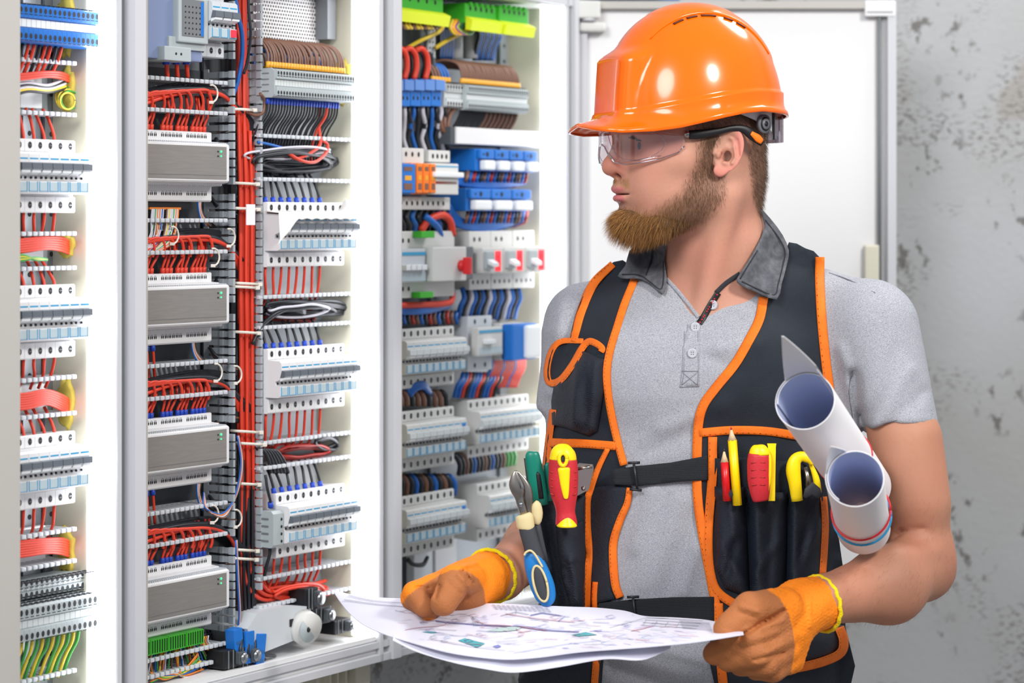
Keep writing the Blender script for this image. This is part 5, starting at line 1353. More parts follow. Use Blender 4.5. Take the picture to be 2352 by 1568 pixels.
# ================================================================== helmet, glasses, hair
M_HELM = mat('orange glossy plastic', '#fb6a00', .2, coat=.3, spec=.35)
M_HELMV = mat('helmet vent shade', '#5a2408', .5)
M_LENS = glassy('clear lens', '#fdf9fb', .06, .45)
M_LEDGE = glassy('lens edge', '#d8d4dc', .35, .8)
M_GREYP = mat('grey harness plastic', '#73767c', .45)
M_PALEP = mat('pale harness plastic', '#c9c9cc', .5)
M_ORI = mat('orange rubber inlay', '#ff7a12', .45)
FH = F/3.19
def hz(py): return (375-py)/FH
LA, LBW, AC = .1235, .104, .013
TH = [0, 15, 30, 45, 60, 75, 90, 105, 120, 150, 180]
ZBT = [295, 304, 311, 308, 300, 288, 276, 266, 261, 264, 271]
ZRT = [270, 268, 262, 254, 245, 235, 226, 219, 214, 213, 215]
ZTOP = hz(10); Z0 = hz(285)
def helm_pt(th, lev, off=0.):
    """lev <0: skirt and rim, 0..1 dome"""
    td = abs(math.degrees(math.atan2(math.sin(th), math.cos(th))))
    zb = hz(np.interp(td, TH, ZBT)); zr = hz(np.interp(td, TH, ZRT))
    c, s_ = math.cos(th), math.sin(th)
    def base_r(z):
        u = np.clip((z-Z0)/(ZTOP-Z0), 0, 1); k = (1-u**2.2)**(1/2.2)
        la, lb = LA*k, LBW*k
        r = 1/math.sqrt((c/max(la, 1e-5))**2+(s_/max(lb, 1e-5))**2)
        return r
    if lev >= 0:
        ph = lev*math.pi/2
        z = zr+.002+(ZTOP-zr-.002)*math.sin(ph)**1.0 if lev < 1 else ZTOP
        u = np.clip((z-Z0)/(ZTOP-Z0), 0, 1)
        r = base_r(z)
        # front badge panel
        fz = sstep(np.array([z]), hz(112), hz(146))[0]
        if c > .2 and fz > 0:
            A_, B_ = .1235-.004*(z-zr)/.06, .060
            rb = 1/((abs(c)/A_)**7+(abs(s_)/B_)**7)**(1/7)
            if rb > r: r = r+(rb-r)*fz
        # crown band
        bb = abs(r*s_); 
        if z > hz(150): r += .0022*(1-sstep(np.array([bb]), .044, .050)[0])*sstep(np.array([z]), hz(150), hz(120))[0]*(1-u**6)
        zz = z
        if lev > .7: zz += .0018*(1-sstep(np.array([bb]), .044, .050)[0])*(u**6)
        return np.array([AC+(r+off)*c, (r+off)*s_, zz])
    k = -lev     # 0..1 from ridge to rim
    lip = .0065+.029*max(0., 1-(td/58.)**2)**1.2 if td < 58 else .0065
    z = zr+(zb+.004-zr)*k
    r0 = base_r(zr+.002)+.0035
    if c > .2:
        rb = 1/((abs(c)/.1245)**7+(abs(s_)/.061)**7)**(1/7); r0 = max(r0, rb+.001)
    e = k**(1.7+.9*min(td, 58)/58) if td < 90 else k**5
    r = r0+lip*e
    if k > .999: pass
    return np.array([AC+(r+off)*c, (r+off)*s_, z])
NT = 144; levs = [-1.0001, -.97, -.9, -.8, -.65, -.5, -.35, -.2, -.1, -.02]+[0]+list(np.linspace(.015, .985, 44)); rings = []
for i, lv in enumerate(levs):
    ring = []
    for j in range(NT):
        th = 2*math.pi*j/NT; q = helm_pt(th, lv)
        if i == 0: q[2] -= .0045
        ring.append(q)
    rings.append(ring)
# outer lip bead: a lower ring tucked inwards
ring = []
for j in range(NT):
    q = helm_pt(2*math.pi*j/NT, -1.0001, -.003); q[2] -= .0050; ring.append(q)
rings = [ring]+rings
V = np.array([q for r in rings for q in r]); top = np.array([[AC, 0, ZTOP+.0018]])
Q = [(i*NT+j, i*NT+(j+1) % NT, (i+1)*NT+(j+1) % NT, (i+1)*NT+j) for i in range(len(rings)-1) for j in range(NT)]
L0 = (len(rings)-1)*NT
Q += [(L0+j, L0+(j+1) % NT, len(V)) for j in range(NT)]
V = hw(np.concatenate([V, top]))
helmet = empty('hard_hat', tuple(hw((AC, 0, Z0)))); tag(helmet, 'glossy orange hard hat with vents and a rear adjuster worn by the worker', 'hard hat')
def hkid(o, parent): 
    o.parent = parent; o.matrix_parent_inverse = Matrix.Translation(parent.location).inverted(); return o
o = hkid(npmesh('shell', V, Q, M_HELM), helmet)
md = o.modifiers.new('thickness', 'SOLIDIFY'); md.thickness = .0026; md.offset = -1
def dome(a, b, off=0.):
    th = math.atan2(b, a-AC); rho = math.hypot(a-AC, b)
    lo_, hi_ = 0., .999
    for _ in range(24):
        m = (lo_+hi_)/2; q = helm_pt(th, m); r = math.hypot(q[0]-AC, q[1])
        if r > rho: lo_ = m
        else: hi_ = m
    q = helm_pt(th, lo_); n = np.array([(q[0]-AC)/LA**2, q[1]/LBW**2, (q[2]-Z0)/(ZTOP-Z0)**2]); n /= np.linalg.norm(n)
    return q+n*off
for sg in (1, -1):
    b = MB(); b.tube([hw(dome(a, sg*(.0475+.004*math.cos(a*16)), .0006)) for a in np.linspace(.092, -.075, 30)], [.0008, .0021, .0022, .0022, .0008], M_HELM, 8)
    hkid(b.build('vent_ridge'), helmet)
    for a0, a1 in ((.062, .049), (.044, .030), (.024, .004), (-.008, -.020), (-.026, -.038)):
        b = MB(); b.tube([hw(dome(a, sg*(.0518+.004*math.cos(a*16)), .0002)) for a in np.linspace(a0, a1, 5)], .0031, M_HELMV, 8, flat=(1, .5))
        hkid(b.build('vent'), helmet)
# harness seen under the rear rim
b = MB()
pts = []
for t in np.linspace(40, 180, 18):
    th = math.radians(t); pts.append((AC-.008+.101*math.cos(th), .084*math.sin(th)))
def band(b, th0, th1, z0, z1, ra, rb, m, n=16, thk=.002, z0e=None, z1e=None):
    rings = []
    for i in range(n+1):
        k = i/n; th = math.radians(th0+(th1-th0)*k); a_, b_ = math.cos(th), math.sin(th)
        za = z0+((z0e if z0e is not None else z0)-z0)*k; zb_ = z1+((z1e if z1e is not None else z1)-z1)*k
        q = [(AC-.010+ra*a_, rb*b_, za), (AC-.010+(ra+thk)*a_, (rb+thk)*b_, za), (AC-.010+(ra+thk)*a_, (rb+thk)*b_, zb_), (AC-.010+ra*a_, rb*b_, zb_)]
        rings.append([hw(v) for v in q])
    return b.ring_loft(rings, m, smooth=False)
for sg in (1, -1):
    b = MB(); band(b, sg*104, sg*165, hz(268), hz(245), .098, .083, M_PALEP, z0e=hz(318), z1e=hz(255)); hkid(b.build('harness_strap'), helmet)
b = MB(); band(b, 148, 153, hz(322), hz(255), .101, .086, M_BLACK)
hkid(b.build('strap_edge'), helmet)
b = MB(); c = np.array((AC-.010+.103*math.cos(math.radians(126)), .088*math.sin(math.radians(126)), hz(288)))
nn = np.array((math.cos(math.radians(115)), math.sin(math.radians(115)), 0))
def disc(b, c, nn, r, d0, d1, m, k=24):
    A = hw(c+nn*d0); B = hw(c+nn*d1); b.cyl(A, B, r, m, k, smooth=False)
disc(b, c, nn, .0122, -.002, .003, M_GREYP); disc(b, c, nn, .0092, .003, .0036, M_BLACK); disc(b, c, nn, .0072, .0036, .0046, M_GREYP); disc(b, c, nn, .0035, .0046, .0050, M_BLACK)
hkid(b.build('adjuster_knob'), helmet)
b = MB(); band(b, 160, 200, hz(326), hz(262), .116, .070, glassy('smoky clear plastic', '#b9aeb2', .2, .6), z0e=hz(326)); hkid(b.build('rear_ratchet_cover'), helmet)

# ---- safety glasses
glasses = empty('safety_glasses', tuple(hw((.11, 0, .02)))); tag(glasses, "clear wraparound safety glasses with black arms on the worker's face", 'glasses')
def lens_pt(td, z, off=0.):
    th = math.radians(td)
    return np.array([.028+(.112+off)*math.cos(th)-.10*(.030-z)*.0, (.0765+off)*math.sin(th), z])
rings = []; rl = []
tds = np.linspace(-76, 76, 77)
def zbot(td):
    a = abs(td); return np.interp(a, [0, 6, 12, 20, 32, 45, 60, 72, 76], [.0235, .020, .010, .000, -.0035, -.0015, .004, .012, .020])
def ztop(td): return np.interp(abs(td), [0, 40, 60, 76], [.040, .040, .0385, .034])
NZ = 9
V = []; Q = []
for td in tds:
    for k in range(NZ): V.append(lens_pt(td, zbot(td)+(ztop(td)-zbot(td))*k/(NZ-1)))
for i in range(len(tds)-1):
    for k in range(NZ-1): Q.append((i*NZ+k, (i+1)*NZ+k, (i+1)*NZ+k+1, i*NZ+k+1))
o = hkid(npmesh('lens', hw(np.array(V)), Q, M_LENS), glasses); md = o.modifiers.new('t', 'SOLIDIFY'); md.thickness = .0018; md.offset = 0
b = MB(); b.tube([hw(lens_pt(td, zbot(td))) for td in tds], .0009, M_LEDGE, 6); b.tube([hw(lens_pt(td, zbot(td)+.0035, .0012)) for td in np.linspace(8, 60, 30)], .0005, M_LEDGE, 5)
b.tube([hw(lens_pt(td, zbot(td)+.0035, .0012)) for td in np.linspace(-60, -8, 30)], .0005, M_LEDGE, 5)
for s2 in (1, -1): b.tube([hw(lens_pt(s2*t, z, .0004)) for t, z in ((12, .036), (16, .022), (22, .010), (30, .003), (42, .002), (52, .006), (60, .014), (63, .024), (60, .033), (52, .038))], .0005, M_LEDGE, 5)
hkid(b.build('lens_rim'), glasses)
for sg in (1, -1):
    b = MB()
    q = [(.0545, .0735, .036), (.047, .0765, .0355)]
    b.tube([hw((x, sg*y, z)) for x, y, z in q], .0036, M_LEDGE, 8, flat=(1, 1.5)); hkid(b.build('lens_lug'), glasses)
    b = MB()
    pa = [(.050, .077, .0345), (.035, .0785, .0355), (.010, .080, .0395), (-.010, .081, .0435), (-.026, .0815, .042), (-.038, .081, .034), (-.052, .079, .0245)]
    b.tube([hw((x, sg*y, z)) for x, y, z in smooth_path(pa, 5)], [.0040, .0044, .0036, .0030, .0028, .0036, .0048, .0044, .003], M_BLACK, 10, flat=(.75, 1.45)); hkid(b.build('temple_arm'), glasses)
    b = MB()
    pa = [(-.0335, .0855, .0375), (-.041, .0845, .0325), (-.050, .0825, .0265)]
    b.tube([hw((x, sg*y, z)) for x, y, z in smooth_path(pa, 4)], [.0022, .0032, .0042, .0030], M_ORI, 8, flat=(.5, 1.3)); hkid(b.build('arm_inlay'), glasses)

# ---- beard and hair
M_BEARD = mat('beard root mass', '#5d4128', .8, bump=.6, bscale=500)
M_STR = mat('hair strands', '#7a5432', .55, attr='Col', spec=.3)
def beard_local(q):
    m = np.stack([q[:, 0], np.abs(q[:, 1]), q[:, 2]], 1)
    d = s_ell(m, (.082, 0, -.078), (.043, .037, .0265))
    d = smin(d, s_cap(m, (.070, .032, -.078), (.012, .049, -.062), .019, .007), .014)
    d = smax(d, -s_ell(m, (.120, 0, -.0435), (.030, .040, .0150)), .006)
    d = smax(d, -s_ell(m, (.080, .060, -.040), (.040, .030, .022)), .008)
    return d
BV, BQ = surfnet(lambda p: beard_local(hl(p)), hw((0, 0, 0))-np.array([.15, .10, .13]), hw((0, 0, 0))+np.array([.05, .08, .0]), .0025)
beard = kid(npmesh('beard', BV, BQ, M_BEARD)); beard['label'] = 'full reddish brown beard'
def sample(V, Q, n, wf, rng):
    V = np.asarray(V); Q = np.asarray(Q); a, b_, c, d = (V[Q[:, i]] for i in range(4))
    N_ = np.cross(c-a, d-b_); A = np.linalg.norm(N_, axis=1); N_ /= A[:, None]+1e-12
    ctr = (a+b_+c+d)/4; wt = A*wf(hl(ctr)); wt /= wt.sum()
    i = rng.choice(len(Q), n, p=wt); u = rng.random((n, 2, 1))
    p = (a[i]*(1-u[:, 0])+b_[i]*u[:, 0])*(1-u[:, 1])+(d[i]*(1-u[:, 0])+c[i]*u[:, 0])*u[:, 1]
    return p, N_[i]
def strands(name, p, nrm, dirs, length, width, cols, parent, bend=.4, seg=4):
    rng = np.random.default_rng(5); n = len(p)
    side = np.cross(dirs, rng.normal(size=(n, 3))); side /= np.linalg.norm(side, axis=1)[:, None]
    grav = hw_dir(np.tile([[.1, 0, -1.]], (n, 1)))
    Vs = []; pos = p.copy(); d = dirs.copy()
    for k in range(seg):
        t = k/(seg-1); wd = width*(1-.8*t)
        Vs += [pos-side*wd/2, pos+side*wd/2]
        d = d+grav*bend*.3; d /= np.linalg.norm(d, axis=1)[:, None]
        pos = pos+d*(length/(seg-1))[:, None]
    V = np.stack(Vs, 1).reshape(-1, 3); m = seg*2
    f = np.concatenate([np.array([[2*k, 2*k+1, 2*k+3, 2*k+2]]) for k in range(seg-1)])
    Q = (f[None]+(np.arange(n)*m)[:, None, None]).reshape(-1, 4)
    return npmesh(name, V, Q, M_STR, smooth=False, cols=np.repeat(cols, m, 0), parent=parent)
def hw_dir(q): return q @ HR.T
def unit(a): return a/np.linalg.norm(a, axis=1)[:, None]
rng = np.random.default_rng(9)
nb = 15000
p, nr = sample(BV, BQ, nb, lambda q: (q[:, 2] < -.05)*1.0, rng)
q = hl(p); kf = sstep(q[:, 0], .02, .11)
dl = np.stack([.35+.25*kf-.2*(q[:, 0] < .05), np.zeros(nb), -1.0*np.ones(nb)], 1)+rng.normal(size=(nb, 3))*.25
dr = unit(nr*.55+hw_dir(unit(dl))*.9)
ln = (.006+.011*kf)*rng.uniform(.6, 1.25, nb); t = rng.random(nb)[:, None]
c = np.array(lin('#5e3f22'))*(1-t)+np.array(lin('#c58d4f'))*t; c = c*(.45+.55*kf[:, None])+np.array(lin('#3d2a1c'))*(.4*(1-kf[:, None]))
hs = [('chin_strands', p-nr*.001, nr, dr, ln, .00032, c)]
# cheeks and jaw on the skin
msk = (bd < .004) & inhead
n2_ = 21000
def wf(q):
    l = np.stack([q[:, 0], np.abs(q[:, 1]), q[:, 2]], 1); b_ = s_poly(l[:, [0, 2]], BEARD)
    return (q[:, 2] > -.115)*np.clip(-(b_-.006)/.020, 0, 1)*(np.abs(q[:, 1]) < .078)*(1-sstep(q[:, 0], .095, .11)*(q[:, 2] > -.057))
p, nr = sample(HV, HQ, n2_, wf, rng); q = hl(p)
dl = np.stack([-.15+.4*sstep(-q[:, 2], .02, .08), np.zeros(n2_), -1.0*np.ones(n2_)], 1)+rng.normal(size=(n2_, 3))*.22
dr = unit(nr*.22+hw_dir(unit(dl)))
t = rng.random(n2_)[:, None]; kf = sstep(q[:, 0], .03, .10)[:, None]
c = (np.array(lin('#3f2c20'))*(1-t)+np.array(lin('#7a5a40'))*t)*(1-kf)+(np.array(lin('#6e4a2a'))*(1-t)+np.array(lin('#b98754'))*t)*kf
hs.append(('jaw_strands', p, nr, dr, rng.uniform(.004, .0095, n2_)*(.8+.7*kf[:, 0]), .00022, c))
# moustache
n3_ = 1000
p, nr = sample(HV, HQ, n3_, lambda q: (q[:, 0] > .088)*(q[:, 2] < -.0205)*(q[:, 2] > -.0335)*(np.abs(q[:, 1]) < .027)*(s_ell(np.stack([q[:, 0], np.abs(q[:, 1]), q[:, 2]], 1), (.1165, 0, -.0345), (.0095, .0200, .0050)) > .0008)*1., rng)
dl = np.stack([np.zeros(n3_)-.2, np.sign(hl(p)[:, 1])*.5, -1*np.ones(n3_)], 1)+rng.normal(size=(n3_, 3))*.2
t = rng.random(n3_)[:, None]
hs.append(('moustache', p, nr, unit(nr*.3+hw_dir(unit(dl))), rng.uniform(.002, .0048, n3_), .0002, np.array(lin('#8a6238'))*(1-t)+np.array(lin('#d0a468'))*t))
# brows
n4_ = 700
p, nr = sample(HV, HQ, n4_, lambda q: (s_cap(np.stack([q[:, 0], np.abs(q[:, 1]), q[:, 2]], 1), (.090, .046, .036), (.112, .010, .036), .0035) < .002)*1., rng)
dl = np.stack([-np.ones(n4_)*.6, np.sign(hl(p)[:, 1])*.6, .3*np.ones(n4_)], 1)+rng.normal(size=(n4_, 3))*.2
hs.append(('eyebrows', p, nr, unit(nr*.3+hw_dir(unit(dl))), rng.uniform(.004, .007, n4_), .0003, np.tile(np.array(lin('#6b4a32')), (n4_, 1))))
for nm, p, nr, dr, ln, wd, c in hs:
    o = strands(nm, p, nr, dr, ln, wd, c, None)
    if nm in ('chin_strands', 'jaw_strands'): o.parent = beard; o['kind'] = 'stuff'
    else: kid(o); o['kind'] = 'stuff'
n5_ = 15000
def wfh(q):
    l = np.stack([q[:, 0], np.abs(q[:, 1]), q[:, 2]], 1); h_ = s_poly(l[:, [0, 2]], HAIR)
    return (q[:, 2] > -.085)*np.clip(-(h_-.001)/.006, 0, 1)*(q[:, 2] < .09)*(q[:, 0] < .07)
p, nr = sample(HV, HQ, n5_, wfh, rng); q = hl(p)
dl = np.stack([-.45*np.ones(n5_), np.zeros(n5_), -.8*np.ones(n5_)], 1)+rng.normal(size=(n5_, 3))*.2
t = rng.random(n5_)[:, None]; kf = sstep(-q[:, 0], .03, .08)[:, None]
c = np.array(lin('#3c2c22'))*(1-t)+np.array(lin('#7d5f45'))*t
o = strands('hair', p, nr, unit(nr*.5+hw_dir(unit(dl))), rng.uniform(.004, .008, n5_)*(1+.3*kf[:, 0]), .00026, c, None); kid(o); o['label'] = 'short cropped brown hair'; o['kind'] = 'stuff'

# fine hair on the forearms
n6_ = 5200
AV, AQ = n1
rng = np.random.default_rng(77)
p, nr = sample(AV, AQ, n6_, lambda q: np.ones(len(q)), rng)
axd = np.where((p[:, 0] > .35)[:, None], WL-EL, WR-ER)+rng.normal(size=(n6_, 3))*.06
k_ = (p[:, 2] < 1.20); p, nr, axd = p[k_], nr[k_], axd[k_]; n6_ = len(p)
o = strands('arm_hair', p, nr, unit(unit(axd)+nr*.35+np.array([0, 0, -.5])), rng.uniform(.005, .011, n6_), .00016, np.tile(np.array(lin('#7a5238')), (n6_, 1)), None); kid(o); o['kind'] = 'stuff'
# ================================================================== draped clothing
M_VEST = mat('black canvas', '#18202a', .8, bump=.35, bscale=900, bdetail=1, weave=420, wamt=.35, var='#262b33', vscale=14)
M_VEST2 = mat('black ripstop pocket cloth', '#121823', .55, weave=330, wamt=.6, subcol='#2f3948', bump=.3, bscale=260)
M_TRIM = mat('orange binding tape', '#ff7c12', .62, weave=500, wamt=.45, bump=.15, bscale=700, var='#e45f0a', vscale=60)
M_STITCH = mat('dark stitch thread', '#8a3f10', .8)
M_WEB = mat('black webbing', '#181b20', .75, weave=260, wamt=.8, subcol='#2e333a')
M_DENIM = mat('washed grey denim', '#4b4c52', .85, var='#77787d', vscale=90, vamt=.55, bump=.3, bscale=900)
M_DENIMD = mat('dark denim seam', '#2a2b31', .85)
M_BUTTON = mat('pearl grey button', '#b9bac0', .3)
M_BUCK = mat('black buckle plastic', '#22252a', .4)
CAMP = Vector((0, 0, ZC))
BASE = [(SV, SQ), (HV, HQ)]
class Layer:
    def __init__(s, items): s.items = list(items); s.b = None
    def bv(s):
        if s.b is None: s.b = bvh(*join_nets(*s.items))
        return s.b
    def plus(s, *o): return Layer(s.items+[x for x in o])
def rayY(px, py, L):
    d = (Vector(W(px, py, 1.))-CAMP).normalized()
    h = L.bv().ray_cast(CAMP, d)
    return h[0].y if h[0] is not None else None
def depths(pts, L, default=3.1):
    Y = [rayY(p[0], p[1], L) for p in pts]
    P_ = np.array(pts, float); ok = np.array([y is not None and y < 3.42 for y in Y])
    out = np.full(len(pts), default)
    if ok.any():
        out[ok] = [Y[i] for i in np.where(ok)[0]]; G = P_[ok]; GY = out[ok]
        for i in np.where(~ok)[0]:
            dd = np.linalg.norm(G-P_[i], axis=1); j = np.argsort(dd)[:4]; out[i] = GY[j].mean()
    return out, ok
def tri2(m):
    return m
def drape(name, outline, L, off, thk, m, step=9, bulge=0., bw=20., smooth=3, sm=True, parent=None, spline=3, fold=None, geo=None, ymap=None, ymax=None):
    ol = [np.array(q) for q in smooth_path(outline, spline, closed=True)] if spline > 1 else [np.array(q, float) for q in outline]
    bnd = []
    for i in range(len(ol)):
        a, b_ = ol[i], ol[(i+1) % len(ol)]; n = max(1, int(np.linalg.norm(b_-a)/step))
        for k in range(n): bnd.append(a+(b_-a)*k/n)
    bnd = np.array(bnd); lo_, hi_ = bnd.min(0), bnd.max(0)
    gx, gy = np.meshgrid(np.arange(lo_[0], hi_[0], step), np.arange(lo_[1], hi_[1], step))
    g = np.stack([gx.ravel(), gy.ravel()], 1).astype(float); g[:, 0] += (np.round((g[:, 1]-lo_[1])/step) % 2)*step/2
    g = g[s_poly(g, bnd) < -step*.45]
    pts = [Vector((float(q[0]), float(q[1]))) for q in np.concatenate([bnd, g])]
    nb_ = len(bnd)
    vc, _, fc, *_r = delaunay_2d_cdt(pts, [], [list(range(nb_))], 1, 1e-4)
    P2 = np.array([(v.x, v.y) for v in vc])
    Y, ok = depths(P2, L)
    nbr = [set() for _ in P2]
    cnt = {}
    for f in fc:
        for i in range(len(f)):
            a, b_ = f[i], f[(i+1) % len(f)]; nbr[a].add(b_); nbr[b_].add(a)
            cnt[(a, b_)] = 1
    bedge = [(a, b_) for (a, b_) in cnt if (b_, a) not in cnt]
    for _ in range(smooth):
        Y2 = np.array([Y[list(n)].mean() if n else Y[i] for i, n in enumerate(nbr)])
        Y = np.minimum(Y, .5*Y+.5*Y2) if smooth < 20 else .4*Y+.6*Y2
    if ymax is not None: Y = np.minimum(Y, ymax)
    dist = -s_poly(P2, bnd)
    Yf = Y-off-(bulge*(1-np.exp(-np.maximum(dist, 0)/bw)) if bulge else 0)
    if fold is not None: Yf = Yf-fold(P2)*np.clip(dist/12, 0, 1)
    if ymap is not None: Yf = Yf-ymap(P2)
    front = np.array([W(P2[i][0], P2[i][1], Yf[i]) for i in range(len(P2))])
    tk = thk+(bulge*(1-np.exp(-np.maximum(dist, 0)/bw))*.6 if bulge else 0)
    back = np.array([W(P2[i][0], P2[i][1], Yf[i]+(tk if np.isscalar(tk) else tk[i])) for i in range(len(P2))])
    n = len(P2); V = np.concatenate([front, back])
    # orient
    fl = [list(f) for f in fc]
    f0 = fl[0]; a, b_, c = (front[i] for i in f0[:3])
    flip = np.cross(b_-a, c-a)[1] > 0
    F1 = [f[::-1] if flip else f for f in fl]
    Fs = F1+[[i+n for i in f[::-1]] for f in F1]
    for a, b_ in bedge:
        if flip: a, b_ = b_, a
        Fs.append([b_, a, a+n, b_+n])
    o = npmesh(name, V, Fs, m, smooth=sm)
    if geo is not None: geo.append((front, [f if len(f) == 4 else [f[0], f[1], f[2]] for f in F1]))
    o_front = (front, F1)
    if parent is not None:
        if parent == 'w': kid(o)
        else: o.parent = parent
    o['_g'] = 0; del o['_g']
    return o, o_front
class Geo:
    """stack of layers that understands mixed triangle lists"""
    def __init__(s, nets): s.V = [np.asarray(v) for v, q in nets]; s.Q = [[list(map(int, f)) for f in q] for v, q in nets]; s.b = None
    def bv(s):
        if s.b is None:
            V = []; Q = []; o = 0
            for v, q in zip(s.V, s.Q): V += [Vector(x) for x in v]; Q += [[i+o for i in f] for f in q]; o += len(v)
            s.b = BVHTree.FromPolygons(V, Q)
        return s.b
    def plus(s, *fr):
        g = Geo([]); g.V = s.V+[np.asarray(f[0]) for f in fr]; g.Q = s.Q+[f[1] for f in fr]; return g
def ribbon(name, path, width, L, off, thk, m, parent=None, n=6, stitch=True, sm=4, dots=None, closed=False):
    c = np.array(smooth_path(path, n, closed)); 
    wd = width if np.isscalar(width) else np.interp(np.linspace(0, 1, len(c)), np.linspace(0, 1, len(width)), width)
    d = np.gradient(c, axis=0); d /= np.linalg.norm(d, axis=1)[:, None]+1e-9; nrm = np.stack([-d[:, 1], d[:, 0]], 1)
    ss = np.array([-1, -.86, -.4, .4, .86, 1]); hh = np.array([.1, .8, 1, 1, .8, .1])
    Yc = []
    for s_ in ss:
        p = c+nrm*(s_*np.asarray(wd)/2)[..., None] if not np.isscalar(wd) else c+nrm*s_*wd/2
        y, ok = depths(p, L); Yc.append(y)
    Yc = np.array(Yc)
    for _ in range(sm):
        Y2 = Yc.copy(); Y2[:, 1:-1] = (Yc[:, :-2]+Yc[:, 1:-1]+Yc[:, 2:])/3
        Y2[1:-1] = (Y2[:-2]+Y2[1:-1]+Y2[2:])/3
        Yc = np.minimum(Yc, Y2)*.5+Y2*.5
    b = MB(); rings = []
    for i in range(len(c)):
        r = []
        wi = wd if np.isscalar(wd) else wd[i]
        for k, s_ in enumerate(ss):
            p = c[i]+nrm[i]*s_*wi/2; r.append(W(p[0], p[1], Yc[k][i]-off-hh[k]*thk))
        for s_ in (.9, -.9):
            p = c[i]+nrm[i]*s_*wi/2; r.append(W(p[0], p[1], Yc[4 if s_ > 0 else 1][i]-off+.0015))
        rings.append(r)
    b.ring_loft(rings, m, cap=not closed)
    if stitch:
        L_ = np.concatenate([[0], np.cumsum(np.linalg.norm(np.diff(c, axis=0), axis=1))]); pos = np.arange(6, L_[-1]-4, 9.)
        for s_ in ((.62,) if stitch is True else stitch):
            for q in pos:
                i = min(int(np.searchsorted(L_, q)), len(c)-1); wi = wd if np.isscalar(wd) else wd[i]
                ctr = c[i]+nrm[i]*s_*wi/2; k = 4 if s_ > 0 else 1
                e = []
                for a_, b2 in ((-1.6, -.55), (1.6, -.55), (1.6, .55), (-1.6, .55)):
                    p = ctr+d[i]*a_+nrm[i]*b2; e.append(W(p[0], p[1], Yc[k][i]-off-thk*1.0-.0005))
                b.add(e, [(0, 1, 2, 3)], M_STITCH)
    if dots:
        L_ = np.concatenate([[0], np.cumsum(np.linalg.norm(np.diff(c, axis=0), axis=1))])
        for q in np.arange(4, L_[-1]-3, 7.5):
            i = min(int(np.searchsorted(L_, q)), len(c)-1); b.ball(W(c[i][0], c[i][1], Yc[2][i]-off-thk), .0013, dots, 4)
    o = b.build(name)
    if parent == 'w' or parent is None: kid(o)
    else: V_(o)
    return o
G0 = Geo(BASE)
# ---- vest
class Hold: location = Vector((0, 0, 0))
VPARTS = []
vest = Hold()
def V_(o): VPARTS.append(o); return o
LP = [(1462, 636), (1430, 597), (1388, 616), (1348, 660), (1320, 730), (1308, 785), (1286, 870), (1268, 940), (1257, 1010), (1250, 1080), (1240, 1150), (1236, 1250), (1240, 1400), (1222, 1500), (1200, 1600), (1380, 1600), (1378, 1400), (1430, 1374), (1410, 1330), (1408, 1250), (1442, 1165), (1450, 1120), (1436, 1070), (1415, 1010), (1398, 930), (1390, 850), (1400, 795), (1428, 715)]
RP = [(1757, 684), (1745, 735), (1720, 787), (1688, 840), (1648, 888), (1616, 930), (1601, 975), (1597, 1040), (1598, 1120), (1606, 1200), (1625, 1300), (1640, 1400), (1648, 1600), (1948, 1600), (1942, 1440), (1936, 1300), (1920, 1180), (1925, 1050), (1915, 950), (1905, 870), (1896, 760), (1890, 680), (1884, 592), (1850, 570), (1812, 556), (1800, 600), (1785, 660)]
oL, fL = drape('tool_vest', LP, G0, .004, .0032, M_VEST, step=11, spline=2)
oR, fR = drape('tool_vest', RP, G0, .004, .0032, M_VEST, step=11, spline=2, fold=lambda q: .002*np.sin(q[:, 0]*.05+q[:, 1]*.02))
me = oL.data; b = MB()
for oo in (oL, oR): b.add([tuple(v.co) for v in oo.data.vertices], [list(f.vertices) for f in oo.data.polygons], M_VEST, True)
bpy.data.objects.remove(oL); bpy.data.objects.remove(oR)
vest_o = kid(b.build('tool_vest')); vest_o['label'] = 'black canvas tool vest with orange edging'
G1 = G0.plus(fL, fR)
# plain inner panel by the belly, left side
o, f1 = drape('inner_panel', [(1352, 1120), (1400, 1115), (1448, 1122), (1442, 1165), (1412, 1235), (1408, 1300), (1412, 1375), (1350, 1390), (1346, 1250)], G1, .003, .003, M_VEST2, step=12, spline=1, smooth=3); V_(o)
G1b = G1.plus(f1)
# pockets
pk = []
o, f = drape('phone_pocket', [(1276, 862), (1266, 920), (1268, 975), (1300, 982), (1352, 1000), (1372, 990), (1386, 900), (1388, 825), (1340, 806), (1300, 840)], G1, .004, .003, M_VEST2, step=8, bulge=.020, bw=14, spline=1,
             fold=fold_fn([((1325, 830), (1318, 985), 9, .006), ((1350, 820), (1345, 985), 8, -.005)])); V_(o); pk.append(f)
o, f = drape('tool_pouch', [(1224, 1143), (1345, 1138), (1343, 1400), (1255, 1402), (1236, 1320), (1226, 1230)], G1, .012, .008, M_VEST2, step=9, bulge=.016, bw=30, spline=1,
             fold=fold_fn([((1250, 1160), (1290, 1400), 9, -.009), ((1232, 1150), (1262, 1390), 10, .005)]), ymax=3.13); V_(o); pk.append(f)
Gp = G1b.plus(*pk)
o, f = drape('screwdriver_pocket', [(1276, 1203), (1340, 1196), (1342, 1398), (1312, 1400), (1290, 1330), (1280, 1260)], Gp, .002, .004, M_VEST2, step=8, bulge=.018, bw=12, spline=1,
             fold=fold_fn([((1282, 1290), (1325, 1280), 6, .006), ((1310, 1285), (1340, 1370), 7, .006), ((1300, 1310), (1320, 1395), 7, -.005)])); V_(o); pk.append(f)
o, f = drape('pocket_band', [(1642, 1052), (1700, 1050), (1760, 1056), (1885, 1062), (1890, 1145), (1640, 1140)], G1, .010, .004, M_VEST, step=10, bulge=.010, bw=14, spline=1); V_(o); pk.append(f); f_band = f
